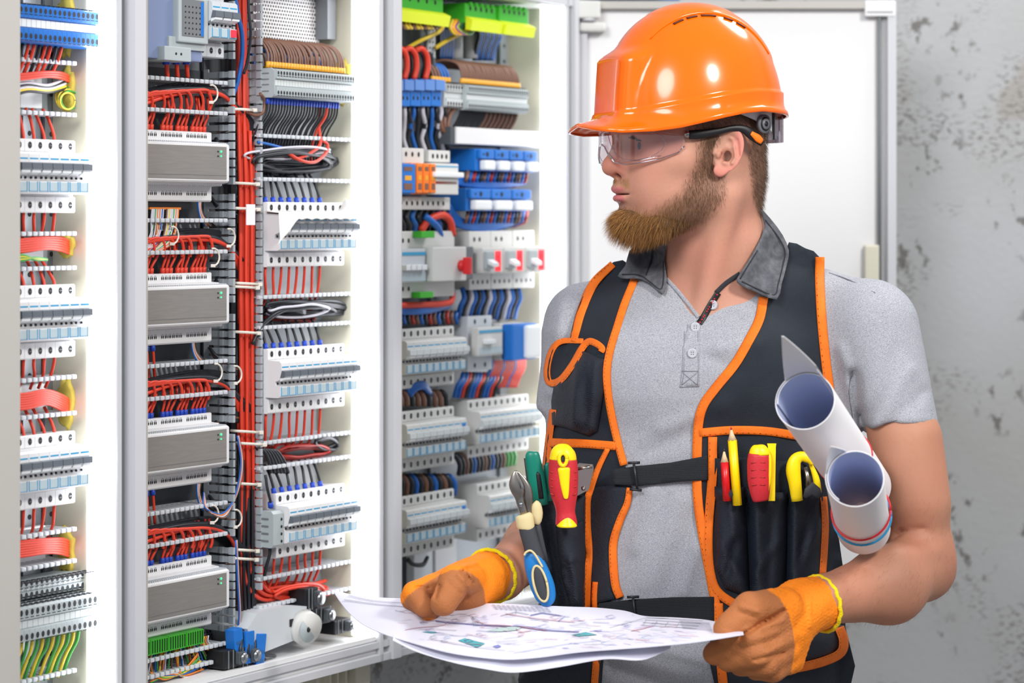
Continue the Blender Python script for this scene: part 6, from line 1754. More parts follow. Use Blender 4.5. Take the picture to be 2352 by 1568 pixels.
Gq = G1b.plus(*pk)
for ol, fl in (([(1641, 1117), (1710, 1117), (1716, 1250), (1722, 1372), (1664, 1350), (1642, 1300)], [((1675, 1130), (1690, 1230), 8, .006), ((1655, 1250), (1705, 1330), 8, .006), ((1690, 1240), (1665, 1340), 8, -.006)]),
               ([(1716, 1123), (1760, 1130), (1808, 1130), (1806, 1250), (1800, 1385), (1724, 1380), (1718, 1250)], [((1740, 1140), (1742, 1330), 9, .006), ((1775, 1150), (1765, 1350), 9, -.006), ((1725, 1330), (1790, 1240), 8, .005)]),
               ([(1812, 1132), (1850, 1140), (1890, 1136), (1898, 1230), (1898, 1330), (1820, 1400), (1806, 1380), (1808, 1260)], [((1825, 1150), (1828, 1290), 9, .005), ((1860, 1160), (1835, 1310), 9, -.006), ((1885, 1200), (1820, 1340), 8, .006)])):
    o, f = drape('front_pocket', ol, Gq, .004, .004, M_VEST2, step=9, bulge=.018, bw=13, spline=1, fold=fold_fn(fl), smooth=6); V_(o); pk.append(f)
o, f = drape('lower_pouch', [(1800, 1420), (1942, 1436), (1944, 1490), (1920, 1512), (1830, 1540), (1780, 1545)], G1, .010, .006, M_VEST2, step=11, bulge=.016, bw=16, spline=1); V_(o); pk.append(f)
o, f = drape('lower_pouch', [(1200, 1500), (1378, 1500), (1378, 1620), (1196, 1620), (1190, 1560)], G1, .014, .006, M_VEST2, step=12, bulge=.03, bw=30, spline=1, ymax=3.13); V_(o); pk.append(f)
G2 = G1b.plus(*pk)
# flap
o, f = drape('pocket_flap', [(1342, 783), (1292, 784), (1268, 805), (1257, 850), (1262, 876), (1285, 870), (1312, 838), (1332, 805)], G2, .003, .003, M_VEST, step=6, bulge=.004, spline=2, smooth=8); V_(o)
G3 = G2.plus(f)
TR = [
 ([(1458, 640), (1434, 698), (1416, 755), (1401, 805), (1394, 855), (1398, 915), (1408, 970), (1420, 1020), (1433, 1068)], 18),
 ([(1408, 606), (1364, 650), (1337, 708), (1322, 760), (1316, 784)], [17, 22, 20, 18]),
 ([(1270, 940), (1263, 990), (1260, 1015), (1256, 1060), (1250, 1130)], 16),
 ([(1262, 1016), (1330, 1018), (1375, 1021), (1414, 1024)], 20),
 ([(1396, 1030), (1374, 1075), (1356, 1125), (1350, 1150), (1350, 1210), (1353, 1270), (1350, 1330), (1348, 1398)], [12, 15, 16, 16]),
 ([(1446, 1120), (1441, 1155), (1424, 1195), (1409, 1245), (1409, 1300), (1414, 1345), (1424, 1372)], [14, 18, 20, 19]),
 ([(1367, 1336), (1365, 1370), (1366, 1400)], 13), ([(1372, 1500), (1368, 1540), (1364, 1600)], 17),
 ([(1754, 682), (1744, 733), (1719, 783), (1688, 836), (1645, 889), (1616, 930), (1604, 975), (1601, 1040), (1601, 1120), (1607, 1185), (1620, 1260), (1634, 1335), (1646, 1400)], 22),
 ([(1606, 994), (1680, 988), (1760, 990), (1835, 1001)], 20),
 ([(1637, 1003), (1636, 1090), (1630, 1170), (1627, 1250), (1632, 1315), (1648, 1358), (1690, 1388), (1712, 1392)], 21),
 ([(1650, 1385), (1652, 1440), (1656, 1520), (1664, 1600)], 22),
 ([(1883, 590), (1883, 650), (1888, 740), (1897, 830), (1906, 900), (1912, 960)], 22),
 ([(1892, 1140), (1896, 1200), (1894, 1260), (1890, 1320)], 16),
 ([(1928, 1440), (1938, 1470), (1932, 1498), (1900, 1516), (1850, 1530), (1790, 1540)], 22),
 ([(1340, 783), (1292, 783), (1268, 803), (1256, 848), (1262, 878), (1287, 872), (1314, 838), (1336, 800), (1352, 784), (1370, 789), (1383, 800), (1380, 808)], [12, 14, 16, 16, 16, 16, 14]),
]
for k_, (pth, wd) in enumerate(TR):
    o = ribbon('orange_trim', pth, wd, G3, .0045 if k_ == 14 else .0012, .0022, M_TRIM, parent=vest, sm=12 if k_ == 14 else 4)
o, f = drape('waist_strap', [(1405, 1078), (1462, 1070), (1540, 1062), (1625, 1046), (1627, 1102), (1560, 1106), (1470, 1116), (1408, 1112)], G1b, .006, .0022, M_WEB, step=10, spline=1, smooth=25); V_(o)
fs1 = f
o, f = drape('waist_strap', [(1375, 1385), (1452, 1376), (1545, 1371), (1640, 1370), (1642, 1425), (1545, 1426), (1450, 1430), (1375, 1432)], G1b, .006, .0022, M_WEB, step=10, spline=1, smooth=25); V_(o)
Gs = G1b.plus(fs1, f)
for x0, y0, x1, y1 in ((1454, 1066, 1466, 1124), (1452, 1374, 1463, 1428)):
    b = MB(); ya = rayY(x0+4, (y0+y1)/2, Gs)-.004
    for q in ([(x0-12, y0-3), (x0+16, y0-4)], [(x0-8, y1-1), (x1+8, y1+2)], [(x0+2, y0), (x1-2, y1)]):
        b.tube([W(*q[0], ya), W(*q[1], ya)], .0018, M_BUCK, 8)
    V_(b.build('buckle'))
# ---- collar, placket, buttons
def fold_c(q): return np.zeros(len(q))
o, fc1 = drape('collar', [(1746, 480), (1770, 502), (1798, 540), (1812, 575), (1808, 605), (1796, 650), (1784, 688), (1740, 672), (1700, 655), (1692, 640), (1712, 610), (1738, 565), (1756, 520)], G1, .010, .004, M_DENIM, step=8, spline=2, smooth=10,
        ymap=lambda q: .010*np.clip((q[:, 1]-560)/120, 0, 1)); kid(o); o['label'] = 'dark washed denim collar'
o, fc2 = drape('collar', [(1528, 548), (1526, 600), (1532, 640), (1524, 676), (1496, 655), (1470, 640), (1440, 640), (1418, 634), (1436, 610), (1446, 575), (1470, 560), (1500, 552)], G1, .010, .004, M_DENIM, step=8, spline=2, smooth=10,
        ymap=lambda q: .012*np.clip((1500-q[:, 0])/80, 0, 1)); kid(o); o['label'] = 'dark washed denim collar'
Gc = G1.plus(fc1, fc2)
for pth in ([(1758, 505), (1790, 548), (1803, 578), (1799, 606), (1788, 650), (1778, 677), (1738, 662), (1704, 646)], [(1524, 600), (1524, 640), (1517, 664), (1494, 648), (1470, 632), (1440, 630), (1428, 630)], [(1500, 560), (1494, 600), (1484, 632)], [(1740, 575), (1715, 615), (1700, 640)]):
    ribbon('collar_seam', pth, 3.0, Gc, .0003, .0008, M_DENIMD, stitch=False)
ribbon('neck_edge', [(1530, 640), (1560, 672), (1596, 718), (1604, 728)], 9, G0, .0004, .0016, M_SHIRT, stitch=False)
ribbon('neck_tape', [(1650, 672), (1632, 700), (1616, 728), (1606, 742)], 15, G0, .0006, .0016, M_BLACK, stitch=False, dots=M_REDK)
ribbon('neck_edge', [(1700, 628), (1668, 650), (1645, 672)], 11, G0, .0004, .0018, M_DENIMD, stitch=False)
o, fpl = drape('placket', [(1580, 745), (1607, 742), (1608, 800), (1606, 888), (1561, 890), (1566, 850), (1568, 800)], G0, .0006, .0016, M_SHIRT, step=8, spline=1); kid(o)
Gb = G0.plus(fpl)
M_SEAM = mat('grey seam thread', '#84858c', .9)
for pth in ([(1572, 760), (1571, 850), (1566, 884)], [(1603, 760), (1604, 850), (1602, 884)], [(1566, 852), (1604, 852)], [(1568, 855), (1602, 884)], [(1603, 854), (1566, 884)]):
    ribbon('placket_stitching', pth, 1.6, Gb, .0002, .0005, M_SEAM, stitch=False)
for px, py in ((1637, 700), (1597, 751), (1590, 811)):
    y = rayY(px, py, Gb)-.0016
    b = MB(); M = Matrix.Translation(W(px, py, y)) @ Matrix.Rotation(math.pi/2, 4, 'X')
    b.lathe([(.0001, -.0008), (.0060, -.0008), (.0064, .0004), (.0058, .0014), (.0044, .0009), (.0001, .0009)], M_BUTTON, 24, M)
    for dx in (-1, 1):
        for dy in (-1, 1): b.cyl(W(px+dx*2.4, py+dy*2.4, y-.0012), W(px+dx*2.4, py+dy*2.4, y-.0004), .0006, M_HOLE, 6)
    kid(b.build('button'))
M_SHSEAM = mat('shirt seam shade', '#6f7078', .9)
for pth in ([(1904, 626), (1950, 642), (2010, 672)], [(1957, 845), (1950, 900), (1958, 960)], [(1992, 985), (2070, 962), (2140, 942)], [(1990, 990), (2072, 968), (2142, 950)]):
    ribbon('sleeve_seam', pth, 1.8, G0, .0001, .0006, M_SHSEAM, stitch=False)
# ---- legs
def legs(p):
    d = 1e9
    for sx, fx in ((-1, 0), (1, 0)):
        hip = np.array([w(1578, 0, 3.25)[0]+sx*.095, 3.25, .86]); kn = np.array([hip[0]+sx*.03, 3.235, .50]); an_ = np.array([hip[0]+sx*.04, 3.27, .09])
        q = smin(s_cap(p, hip, kn, .084, .070), s_cap(p, kn, an_, .072, .058), .03)
        d = q if np.isscalar(d) else smin(d, q, .03)
    d = smin(d, s_box(p, (w(1578, 0, 3.25)[0], 3.25, .88), (.155, .095, .07), .06), .03)
    return d+.002*sines(p, 8, 6, 30, 70)
tv = surfnet(lambda p: np.maximum(legs(p), np.maximum(p[:, 2]-.965, .07-p[:, 2])), (-.12, 3.05, .05), (.62, 3.45, 1.0), .012)
o = kid(npmesh('work_trousers', tv[0], tv[1], M_TROU)); o['label'] = 'beige work trousers'
for sx in (-1, 1):
    x = w(1578, 0, 3.25)[0]+sx*.136
    f_ = lambda p: np.maximum(smin(s_cap(p, (x, 3.27, .17), (x, 3.27, .05), .058, .052), s_cap(p, (x, 3.27, .045), (x-.01, 3.08, .035), .048, .044), .03), .0-p[:, 2])
    q = surfnet(f_, (x-.09, 2.99, -.01), (x+.09, 3.37, .26), .008); kid(npmesh('boot', q[0], q[1], M_BOOT))

for o in VPARTS: o.parent = vest_o
# ================================================================== gloves
M_GLOVE = mat('work glove', '#c07a3c', .72, attr='Col', bump=.5, bscale=340, bdetail=5)
M_HEM = mat('yellow overlock hem', '#f4d80a', .8, bump=.8, bscale=500)
gc_b, gc_o = np.array(lin('#b26c3c')), np.array(lin('#ff8a10'))
def glove(name, f, lo_, hi_, brown, ctr, axis, rad, label, edge=None):
    V, Q = surfnet(f, lo_, hi_, .0024)
    q = np.stack(proj(V), 1); t = 1-sstep(s_poly(q, brown), -1.0, 1.5)
    n = sines(V, 21, 8, 80, 240)[:, None]; c = gc_o*(1+.04*n)*(1-t[:, None])+gc_b*(1+.10*n)*t[:, None]
    o = kid(npmesh(name, V, Q, M_GLOVE, cols=c)); o['label'] = label
    b = MB(); ax = Vector(axis).normalized(); u = ax.orthogonal().normalized(); v = ax.cross(u)
    ring = [Vector(ctr)+u*(rad*math.cos(t))+v*(rad*math.sin(t)) for t in np.linspace(0, 2*math.pi, 49)]
    ring = [r+ax*(.0012*math.sin(i*1.9)) for i, r in enumerate(ring)]
    b.tube(ring, [.0024+.0004*(i % 2) for i in range(len(ring))], M_HEM, 8)
    h = b.build('hem'); h.parent = o; h['label'] = 'yellow stitched hem'
    return o
rdir = w(1240, 1250, 3.235)-w(1100, 1338, 3.075); rdir /= np.linalg.norm(rdir)
HC = w(1128, 1322, 3.098)
def g_right(p):
    d = s_ell(p, w(1066, 1350, 3.065), (.034, .036, .030))
    d = smin(d, s_cap(p, w(1100, 1330, 3.075), w(990, 1352, 3.075), .0265, .0185), .014)
    d = smin(d, s_cap(p, w(1060, 1360, 3.06), w(985, 1366, 3.05), .024, .017), .012)
    for a, b_, c, r in (((992, 1346, 3.05), (952, 1362, 3.03), (972, 1392, 3.015), .0150), ((985, 1352, 3.075), (948, 1372, 3.06), (985, 1402, 3.03), .0150),
                        ((990, 1360, 3.095), (955, 1382, 3.085), (995, 1408, 3.05), .0140), ((1000, 1368, 3.11), (972, 1388, 3.10), (1005, 1408, 3.07), .012)):
        k = smin(s_cap(p, w(*a), w(*b_), r, r*.98), s_cap(p, w(*b_), w(*c), r*.98, r*.85), .004)
        d = smin(d, k, .0035)
    th = smin(s_cap(p, w(1078, 1330, 3.04), w(1046, 1334, 3.005), .0200, .0205), s_cap(p, w(1046, 1336, 3.003), w(1019, 1384, 2.985), .0205, .0168), .006)
    d = smin(d, th, .006)
    d = smin(d, s_cap(p, w(1090, 1340, 3.07), HC+rdir*.02, .0300, .0350), .012)
    d = smax(d, (p-HC) @ rdir, .002)
    q = np.stack(proj(p), 1)
    d = d-fold_fn([((1052, 1318), (1075, 1345), 4, .003), ((1062, 1310), (1086, 1338), 4, -.003), ((1075, 1318), (1072, 1372), 4, -.0028), ((1010, 1345), (1000, 1372), 4, -.004), ((955, 1347), (985, 1350), 3.5, -.004), ((1030, 1340), (1058, 1362), 3.5, -.0018), ((1050, 1305), (1110, 1285), 4, .0015), ((1060, 1312), (1118, 1296), 4, -.0015)])(q)*(p[:, 1] < 3.10)
    return d-.0006*sines(p, 5, 6, 200, 500)
c0 = w(1050, 1345, 3.05)
glove('work_glove', g_right, c0-np.array([.09, .09, .05]), c0+np.array([.08, .10, .07]),
      [(900, 1420), (938, 1366), (972, 1341), (1010, 1320), (1036, 1308), (1070, 1309), (1098, 1328), (1112, 1355), (1118, 1420)], HC, rdir, .0345, 'brown and orange glove pressing on the plan')
ldir = w(2000, 1352, 3.035)-w(1860, 1392, 2.975); ldir /= np.linalg.norm(ldir)
LC = w(1886, 1386, 2.985)
def g_left(p):
    d = s_ell(p, w(1790, 1455, 2.945), (.030, .030, .046))
    d = smin(d, s_cap(p, w(1845, 1392, 2.965), w(1800, 1430, 2.945), .032, .034), .015)
    d = smin(d, s_cap(p, w(1815, 1420, 2.955), w(1812, 1510, 2.955), .028, .020), .014)
    fs = [((1790, 1425, 2.915), (1728, 1466, 2.880), (1642, 1500, 2.905), .0185, .0165, .0145), ((1795, 1462, 2.915), (1738, 1500, 2.878), (1672, 1516, 2.905), .0185, .0165, .0140),
          ((1805, 1492, 2.925), (1758, 1524, 2.888), (1700, 1528, 2.915), .0170, .0150, .0130), ((1808, 1518, 2.935), (1776, 1540, 2.905), (1735, 1540, 2.925), .0150, .0132, .0115)]
    for a, b_, c, r1, r2, r3 in fs:
        k = smin(s_cap(p, w(*a), w(*b_), r1, r2), s_cap(p, w(*b_), w(*c), r2, r3), .004)
        d = smin(d, k, .0035)
    th = smin(s_cap(p, w(1800, 1392, 2.925), w(1722, 1398, 2.893), .0235, .0195), s_cap(p, w(1722, 1398, 2.893), w(1670, 1444, 2.885), .0195, .0165), .006)
    d = smin(d, th, .006)
    d = smin(d, s_cap(p, w(1830, 1395, 2.965), LC+ldir*.02, .0310, .0345), .014)
    d = smax(d, (p-LC) @ ldir, .002)
    q = np.stack(proj(p), 1)
    d = d-fold_fn([((1700, 1392), (1742, 1405), 5, .0025), ((1695, 1405), (1735, 1418), 4, -.002), ((1700, 1462), (1800, 1402), 5, -.006), ((1745, 1442), (1800, 1424), 6, .003), ((1700, 1480), (1790, 1450), 3, .0012), ((1705, 1490), (1790, 1465), 3, -.0012),
        ((1860, 1385), (1862, 1440), 4, .002), ((1730, 1516), (1800, 1500), 4, -.003), ((1665, 1440), (1700, 1455), 3, -.0012), ((1760, 1500), (1800, 1480), 4, .002)])(q)*(p[:, 1] < 2.97)
    rib = (q[:, 0] > 1752)*.0007*np.sin((q[:, 1]-q[:, 0]*.35)*.75)
    return d-.0006*sines(p, 6, 6, 200, 500)-rib*(p[:, 1] < 2.97)
c0 = w(1755, 1450, 2.93)
glove('work_glove', g_left, c0-np.array([.10, .08, .075]), c0+np.array([.10, .09, .085]),
      [(1590, 1400), (1660, 1370), (1700, 1352), (1750, 1346), (1790, 1372), (1812, 1410), (1822, 1450), (1826, 1490), (1816, 1546), (1800, 1600), (1560, 1600)], LC, ldir, .0345, 'orange glove with brown palm gripping the edge of the plan')

# ================================================================== the plan sheets
M_SHEET = mat('plan paper', '#e2e1ee', .55, var='#d7d6e6', vscale=9)
M_INK = [mat('ink '+n, c, .7) for n, c in (('black', '#8a8c9a'), ('blue', '#7e86c0'), ('red', '#d0959a'), ('teal', '#58a6ad'), ('grey green', '#b4c8c4'), ('pale blue', '#9db4dc'), ('violet', '#b09fcc'))]
def sheet(back, front, nu=90, nv=14, wave=.0015, sag=0., seed=0):
    def rs(c):
        c = np.array(smooth_path([np.array(w(*q)) for q in c], 8)); L_ = np.concatenate([[0], np.cumsum(np.linalg.norm(np.diff(c, axis=0), axis=1))])
        t = np.linspace(0, L_[-1], nu); return np.stack([np.interp(t, L_, c[:, k]) for k in range(3)], 1)
    A, B = rs(back), rs(front); V = []
    for i in range(nu):
        for k in range(nv):
            t = k/(nv-1); p = A[i]*(1-t)+B[i]*t
            p = p+np.array([0, 0, wave*math.sin(i*.17+seed)*math.sin(t*3.1)*1.5-sag*math.sin(math.pi*t)])
            V.append(p)
    Q = [(i*nv+k, (i+1)*nv+k, (i+1)*nv+k+1, i*nv+k+1) for i in range(nu-1) for k in range(nv-1)]
    return np.array(V), Q
bk = [(765, 1354, 3.135), (820, 1367, 3.12), (880, 1372, 3.10), (940, 1374, 3.08), (1000, 1378, 3.065), (1062, 1387, 3.055), (1130, 1385, 3.05), (1210, 1388, 3.045), (1290, 1392, 3.045), (1370, 1395, 3.045), (1435, 1402, 3.04), (1480, 1414, 3.03), (1560, 1418, 3.015), (1640, 1426, 2.965), (1706, 1450, 2.885)]
fr = [(767, 1359, 3.133), (782, 1382, 3.12), (805, 1410, 3.09), (840, 1437, 3.05), (890, 1458, 3.00), (950, 1476, 2.96), (1030, 1497, 2.93), (1110, 1509, 2.92), (1170, 1513, 2.91), (1240, 1508, 2.90), (1330, 1496, 2.89), (1420, 1489, 2.880), (1500, 1483, 2.868), (1600, 1473, 2.852), (1708, 1456, 2.848)]
SHV, SHQ = sheet(bk, fr)
gsh = Geo([(SHV, SHQ)])
b = MB(); b.add(SHV, SHQ, M_SHEET, True)
b.add(SHV+np.array([0, 0, -.0011]), [q[::-1] for q in SHQ], M_SHEET, True)
nv = 14
for i in range(89): b.add([SHV[i*nv+13], SHV[(i+1)*nv+13], SHV[(i+1)*nv+13]+np.array([0, 0, -.0011]), SHV[i*nv+13]+np.array([0, 0, -.0011])], [(0, 3, 2, 1)], M_SHEET)
def ink(path, wd, m, n=1):
    c = smooth_path(path, n) if n > 1 else [np.array(q, float) for q in path]
    out = []
    for i in range(len(c)-1):
        L_ = np.linalg.norm(c[i+1]-c[i]); k = max(1, int(L_/12))
        for j in range(k): out.append(c[i]+(c[i+1]-c[i])*j/k)
    out.append(c[-1]); wd *= .7
    c = np.array(out); Y, ok = depths(c, gsh)
    if not ok.all(): c = c[ok]; Y = Y[ok]
    if len(c) < 2: return
    d = np.gradient(c, axis=0); d /= np.linalg.norm(d, axis=1)[:, None]+1e-9; nr = np.stack([-d[:, 1], d[:, 0]], 1)*wd/2
    vs = []
    for i in range(len(c)):
        for s_ in (-1, 1):
            q = c[i]+nr[i]*s_; dy = (nr[i][1]*s_)*-Y[i]/(F*.22)   # follow the slope of the sheet
            vs.append(W(q[0], q[1], Y[i]+dy-.004))
    b.add(vs, [(2*i, 2*i+1, 2*i+3, 2*i+2) for i in range(len(c)-1)], m)
def inkfill(poly, m):
    vs = []
    for q in poly:
        y = rayY(q[0], q[1], gsh)
        if y is None: return
        vs.append(W(q[0], q[1], y-.003))
    b.add(vs, [list(range(len(vs)))], m)
K, Bl, Rd, Te, Gg, Pb, Vi = M_INK
rr = random.Random(4)
inkfill([(1052, 1470), (1068, 1465), (1114, 1477), (1096, 1486)], Te); inkfill([(1312, 1457), (1345, 1451), (1372, 1457), (1330, 1461)], Te); inkfill([(968, 1450), (985, 1449), (1010, 1452), (990, 1453)], Te)
inkfill([(1118, 1448), (1150, 1440), (1200, 1438), (1190, 1446), (1150, 1450)], Gg); inkfill([(1132, 1483), (1145, 1480), (1152, 1484), (1140, 1487)], Bl)
ink([(790, 1376), (860, 1386), (940, 1393), (1000, 1398)], 1.1, K, 3); ink([(800, 1366), (860, 1379), (940, 1384), (985, 1388)], .9, K, 3)
ink([(1000, 1425), (1080, 1432), (1140, 1436), (1210, 1438), (1260, 1446), (1330, 1450)], 2.0, Bl, 3); ink([(1090, 1424), (1120, 1433), (1170, 1436), (1215, 1441), (1255, 1447)], 1.6, Rd, 3)
for e in ((1088, 1438), (1094, 1437), (1101, 1436), (1110, 1433)): ink([(1084, 1415), e], 1.0, K)
ink([(930, 1445), (960, 1440), (1000, 1437), (1025, 1433)], 1.2, Rd); ink([(1185, 1443), (1205, 1455), (1190, 1460)], 1.4, Rd); ink([(1190, 1451), (1220, 1447)], 1.4, Rd)
ink([(1218, 1412), (1245, 1406), (1298, 1414), (1282, 1426)], 1.8, Bl); ink([(1150, 1413), (1185, 1404), (1215, 1410)], 1.0, K); ink([(1186, 1400), (1184, 1412)], 1.0, K)
ink([(1160, 1408), (1240, 1420), (1320, 1428)], 1.2, Rd); ink([(1450, 1448), (1480, 1442), (1500, 1436)], 1.5, Rd); ink([(1455, 1446), (1470, 1450)], 1.2, Rd)
for k in range(4): ink([(1472+k*4, 1434-k*6), (1600+k*5, 1443-k*6)], 1.0, K)
for k in range(5): ink([(1476+k*26, 1435+k*1.2), (1492+k*25, 1414+k*1.4)], 1.0, K)
for k in range(9): ink([(1560+k*1, 1424+k*2.3), (1630+k*.8, 1430+k*2.2)], .8, K)
for _ in range(150):
    x = rr.uniform(900, 1560); lo_y = np.interp(x, [900, 1000, 1200, 1500, 1600], [1400, 1404, 1408, 1426, 1440]); hi_y = np.interp(x, [900, 1000, 1150, 1400, 1600], [1448, 1478, 1500, 1482, 1465])
    y = rr.uniform(lo_y, hi_y); L_ = rr.uniform(10, 50); a = rr.choice([.12, -.12, .2, -.3, .5, .1])
    ink([(x, y), (x+L_, y+L_*a*.45)], rr.choice([.4, .5, .6, .8]), rr.choice([K, K, K, Bl, Pb, Rd, Vi, Gg]))
for _ in range(26):
    x = rr.uniform(960, 1500); y = rr.uniform(1410, 1480); s_ = rr.uniform(6, 20)
    ink([(x, y), (x+s_, y-s_*.25), (x+s_*1.6, y+s_*.1), (x+s_*.6, y+s_*.35), (x, y)], .8, rr.choice([K, Bl, Rd, Pb, Vi]))
for k in range(5):
    for j in range(12): ink([(1130+j*11+k*2, 1388+k*2.2+j*.6), (1137+j*11+k*2, 1388.4+k*2.2+j*.6)], .9, K)
ink([(1180, 1498), (1300, 1478), (1380, 1470)], .8, Pb); ink([(985, 1465), (1080, 1483), (1160, 1492)], .8, K)
ink([(1400, 1440), (1480, 1418), (1545, 1420)], .8, Gg)
tag(b.build('plan_sheet'), 'large white electrical plan with coloured lines, held in both gloves', 'plan', 'sheets of the plan')
bk2 = [(905, 1450, 2.995), (960, 1470, 2.97), (1040, 1484, 2.95), (1110, 1490, 2.94), (1180, 1494, 2.93), (1280, 1488, 2.92), (1400, 1478, 2.915), (1480, 1474, 2.90), (1540, 1470, 2.895)]
fr2 = [(902, 1464, 2.985), (955, 1489, 2.955), (1040, 1514, 2.93), (1120, 1530, 2.915), (1185, 1537, 2.91), (1280, 1525, 2.895), (1390, 1506, 2.885), (1475, 1508, 2.88), (1540, 1482, 2.88)]
V2, Q2 = sheet(bk2, fr2, 60, 6, .0006, 0, 2)
V2 = V2-np.array([0, 0, .003])
b = MB(); b.add(V2, Q2, M_SHEET, True); b.add(V2+np.array([0, 0, -.0009]), [q[::-1] for q in Q2], M_SHEET, True)
for i in range(59): b.add([V2[i*6+5], V2[(i+1)*6+5], V2[(i+1)*6+5]+np.array([0, 0, -.0009]), V2[i*6+5]+np.array([0, 0, -.0009])], [(0, 3, 2, 1)], M_SHEET)
b.build('plan_sheet'); tag(bpy.data.objects['plan_sheet.001'], 'second white sheet showing its wavy edge beneath the large plan', 'plan', 'sheets of the plan')

# ================================================================== paper rolls
M_ROLLO = mat('roll paper outside and lit tip', '#efecee', .5); M_ROLLSHADE = mat('roll inside shade tint', '#c3cce8', .55)  # paper is white; the bluish inside colour paints the shade within the roll
def roll(name, c, far, r, tip_ang, tip, tipw, label, turns=1.35, seed=0):
    c = np.array(w(*c)); far = np.array(w(*far)); ax = c-far; L_ = np.linalg.norm(ax); ax /= L_
    u = np.cross(ax, [0, 0, 1.]); u /= np.linalg.norm(u); v = np.cross(u, ax)      # u: picture right-ish, v: up
    if u[0] < 0: u = -u
    n = int(96*turns); V = []; m = 12; EX = []
    for i in range(n+1):
        a = 2*math.pi*turns*i/n+1.1+seed; rad = r-.0022*(i/n*turns)
        da = (a-tip_ang+math.pi) % (2*math.pi)-math.pi
        ext = tip*max(0, 1-abs(da)/tipw) if i < 96 else 0.
        EX.append(ext)
        for k in range(m+1):
            t = k/m; q = far+ax*(L_*t+ext*t**2)
            V.append(q+(u*math.cos(a)+v*math.sin(a))*rad)
    Q = [(i*(m+1)+k, (i+1)*(m+1)+k, (i+1)*(m+1)+k+1, i*(m+1)+k+1) for i in range(n) for k in range(m)]
    N_ = len(V); V = np.array(V)
    cen = far+np.outer((V-far) @ ax, ax); inn = V+(cen-V)/np.linalg.norm(cen-V, axis=1)[:, None]*.0009
    b = MB(); b.add(V, Q, M_ROLLO, True); b.add(inn, [q[::-1] for i_, q in enumerate(Q) if not (i_ % m >= m-4 and EX[q[0]//(m+1)] > .008)], M_ROLLSHADE, True); b.add(inn, [q[::-1] for i_, q in enumerate(Q) if (i_ % m >= m-4 and EX[q[0]//(m+1)] > .008)], M_ROLLO, True)  # inner side of the tip gets the white, painted as lit
    for i in range(n):
        a0, a1 = i*(m+1)+m, (i+1)*(m+1)+m; b.add([V[a0], V[a1], inn[a1], inn[a0]], [(0, 1, 2, 3)], M_ROLLO)
    o = b.build(name); tag(o, label, 'paper roll', 'paper rolls under the left arm'); return o, (c, far, ax, u, v, L_)
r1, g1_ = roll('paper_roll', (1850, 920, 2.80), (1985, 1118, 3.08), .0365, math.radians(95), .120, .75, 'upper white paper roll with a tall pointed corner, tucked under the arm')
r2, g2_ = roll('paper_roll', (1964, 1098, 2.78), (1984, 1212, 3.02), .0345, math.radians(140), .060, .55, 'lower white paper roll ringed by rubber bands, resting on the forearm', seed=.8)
M_BRED = mat('red rubber band', '#c8202c', .45); M_BBLU = mat('blue rubber band', '#1f8fc0', .45)
c, far, ax, u, v, L_ = g2_
for nm, off, m, tilt, lab in (('rubber_band', .092, M_BRED, .25, 'red rubber band around both paper rolls'), ('rubber_band', .064, M_BBLU, .12, 'thin blue rubber band around the lower paper roll')):
    b = MB(); ctr = far+ax*off; pts = []
    for t in np.linspace(0, 2*math.pi, 41): pts.append(ctr+(u*math.cos(t)+v*math.sin(t))*.0358+ax*(tilt*.03*math.cos(t)))
    b.tube(pts, .0014, m, 8); tag(b.build(nm), lab, 'rubber band', 'rubber bands on the rolls')
c, far, ax, u, v, L_ = g1_
b = MB(); ctr = far+ax*.12
b.tube([ctr+(u*math.cos(t)+v*math.sin(t))*.0350 for t in np.linspace(0, 2*math.pi, 41)], .0014, M_BRED, 8); tag(b.build('rubber_band'), 'red rubber band around the upper paper roll near the sleeve', 'rubber band', 'rubber bands on the rolls')

# ================================================================== tools in the vest
M_TR = mat('red handle rubber', '#c92a34', .5, bump=.15, bscale=400); M_TY = mat('yellow handle plastic', '#fddc10', .35); M_STEEL = mat('tool steel', '#9a938c', .28, metal=.95)
M_TEAL = mat('green handle plastic', '#0a7a66', .35); M_CRM = mat('cream rubber', '#d9c795', .6, bump=.2, bscale=120); M_DKG = mat('dark grey rubber', '#3a3d42', .65); M_TBL = mat('blue handle rubber', '#1579c2', .45)
M_CHR = mat('chrome', '#b9a49c', .12, metal=1.); M_PENR = mat('red pencil paint', '#d0141c', .3); M_PENY = mat('yellow pencil paint', '#ffd800', .35); M_WOOD = mat('pencil wood', '#dcc09a', .6); M_LEADR = mat('red lead', '#b01830', .5); M_LEADK = mat('graphite', '#3a3a3c', .4)
GP = G2
def ptube(b, prof, Y, m, k=20, flat=.8, n=0, cap=True):
    """prof: (px, py, radius px) along an axis at depth Y"""
    pr = smooth_path(prof, n) if n else prof
    rings = []
    for i, (x, y, r) in enumerate(pr):
        a = np.array(pr[max(i-1, 0)][:2], float); c_ = np.array(pr[min(i+1, len(pr)-1)][:2], float); d = c_-a; d /= np.linalg.norm(d)+1e-9
        nx_, ny_ = -d[1], d[0]; s_ = Y/F
        yy = Y if np.isscalar(Y) else Y[0]+(Y[1]-Y[0])*i/(len(pr)-1); s_ = yy/F
        rings.append([W(x+nx_*r*math.cos(t), y+ny_*r*math.cos(t), yy)+Vector((0, -r*s_*flat*math.sin(t), 0)) for t in np.linspace(0, 2*math.pi, k, endpoint=False)])
    return b.ring_loft(rings, m, cap)
def part(parent, name, fn, label=None):
    b = MB(); fn(b); o = b.build(name); hkid(o, parent)
    if label: o['label'] = label
    return o
def dimY(px, py, L=GP): return rayY(px, py, L) or 3.1
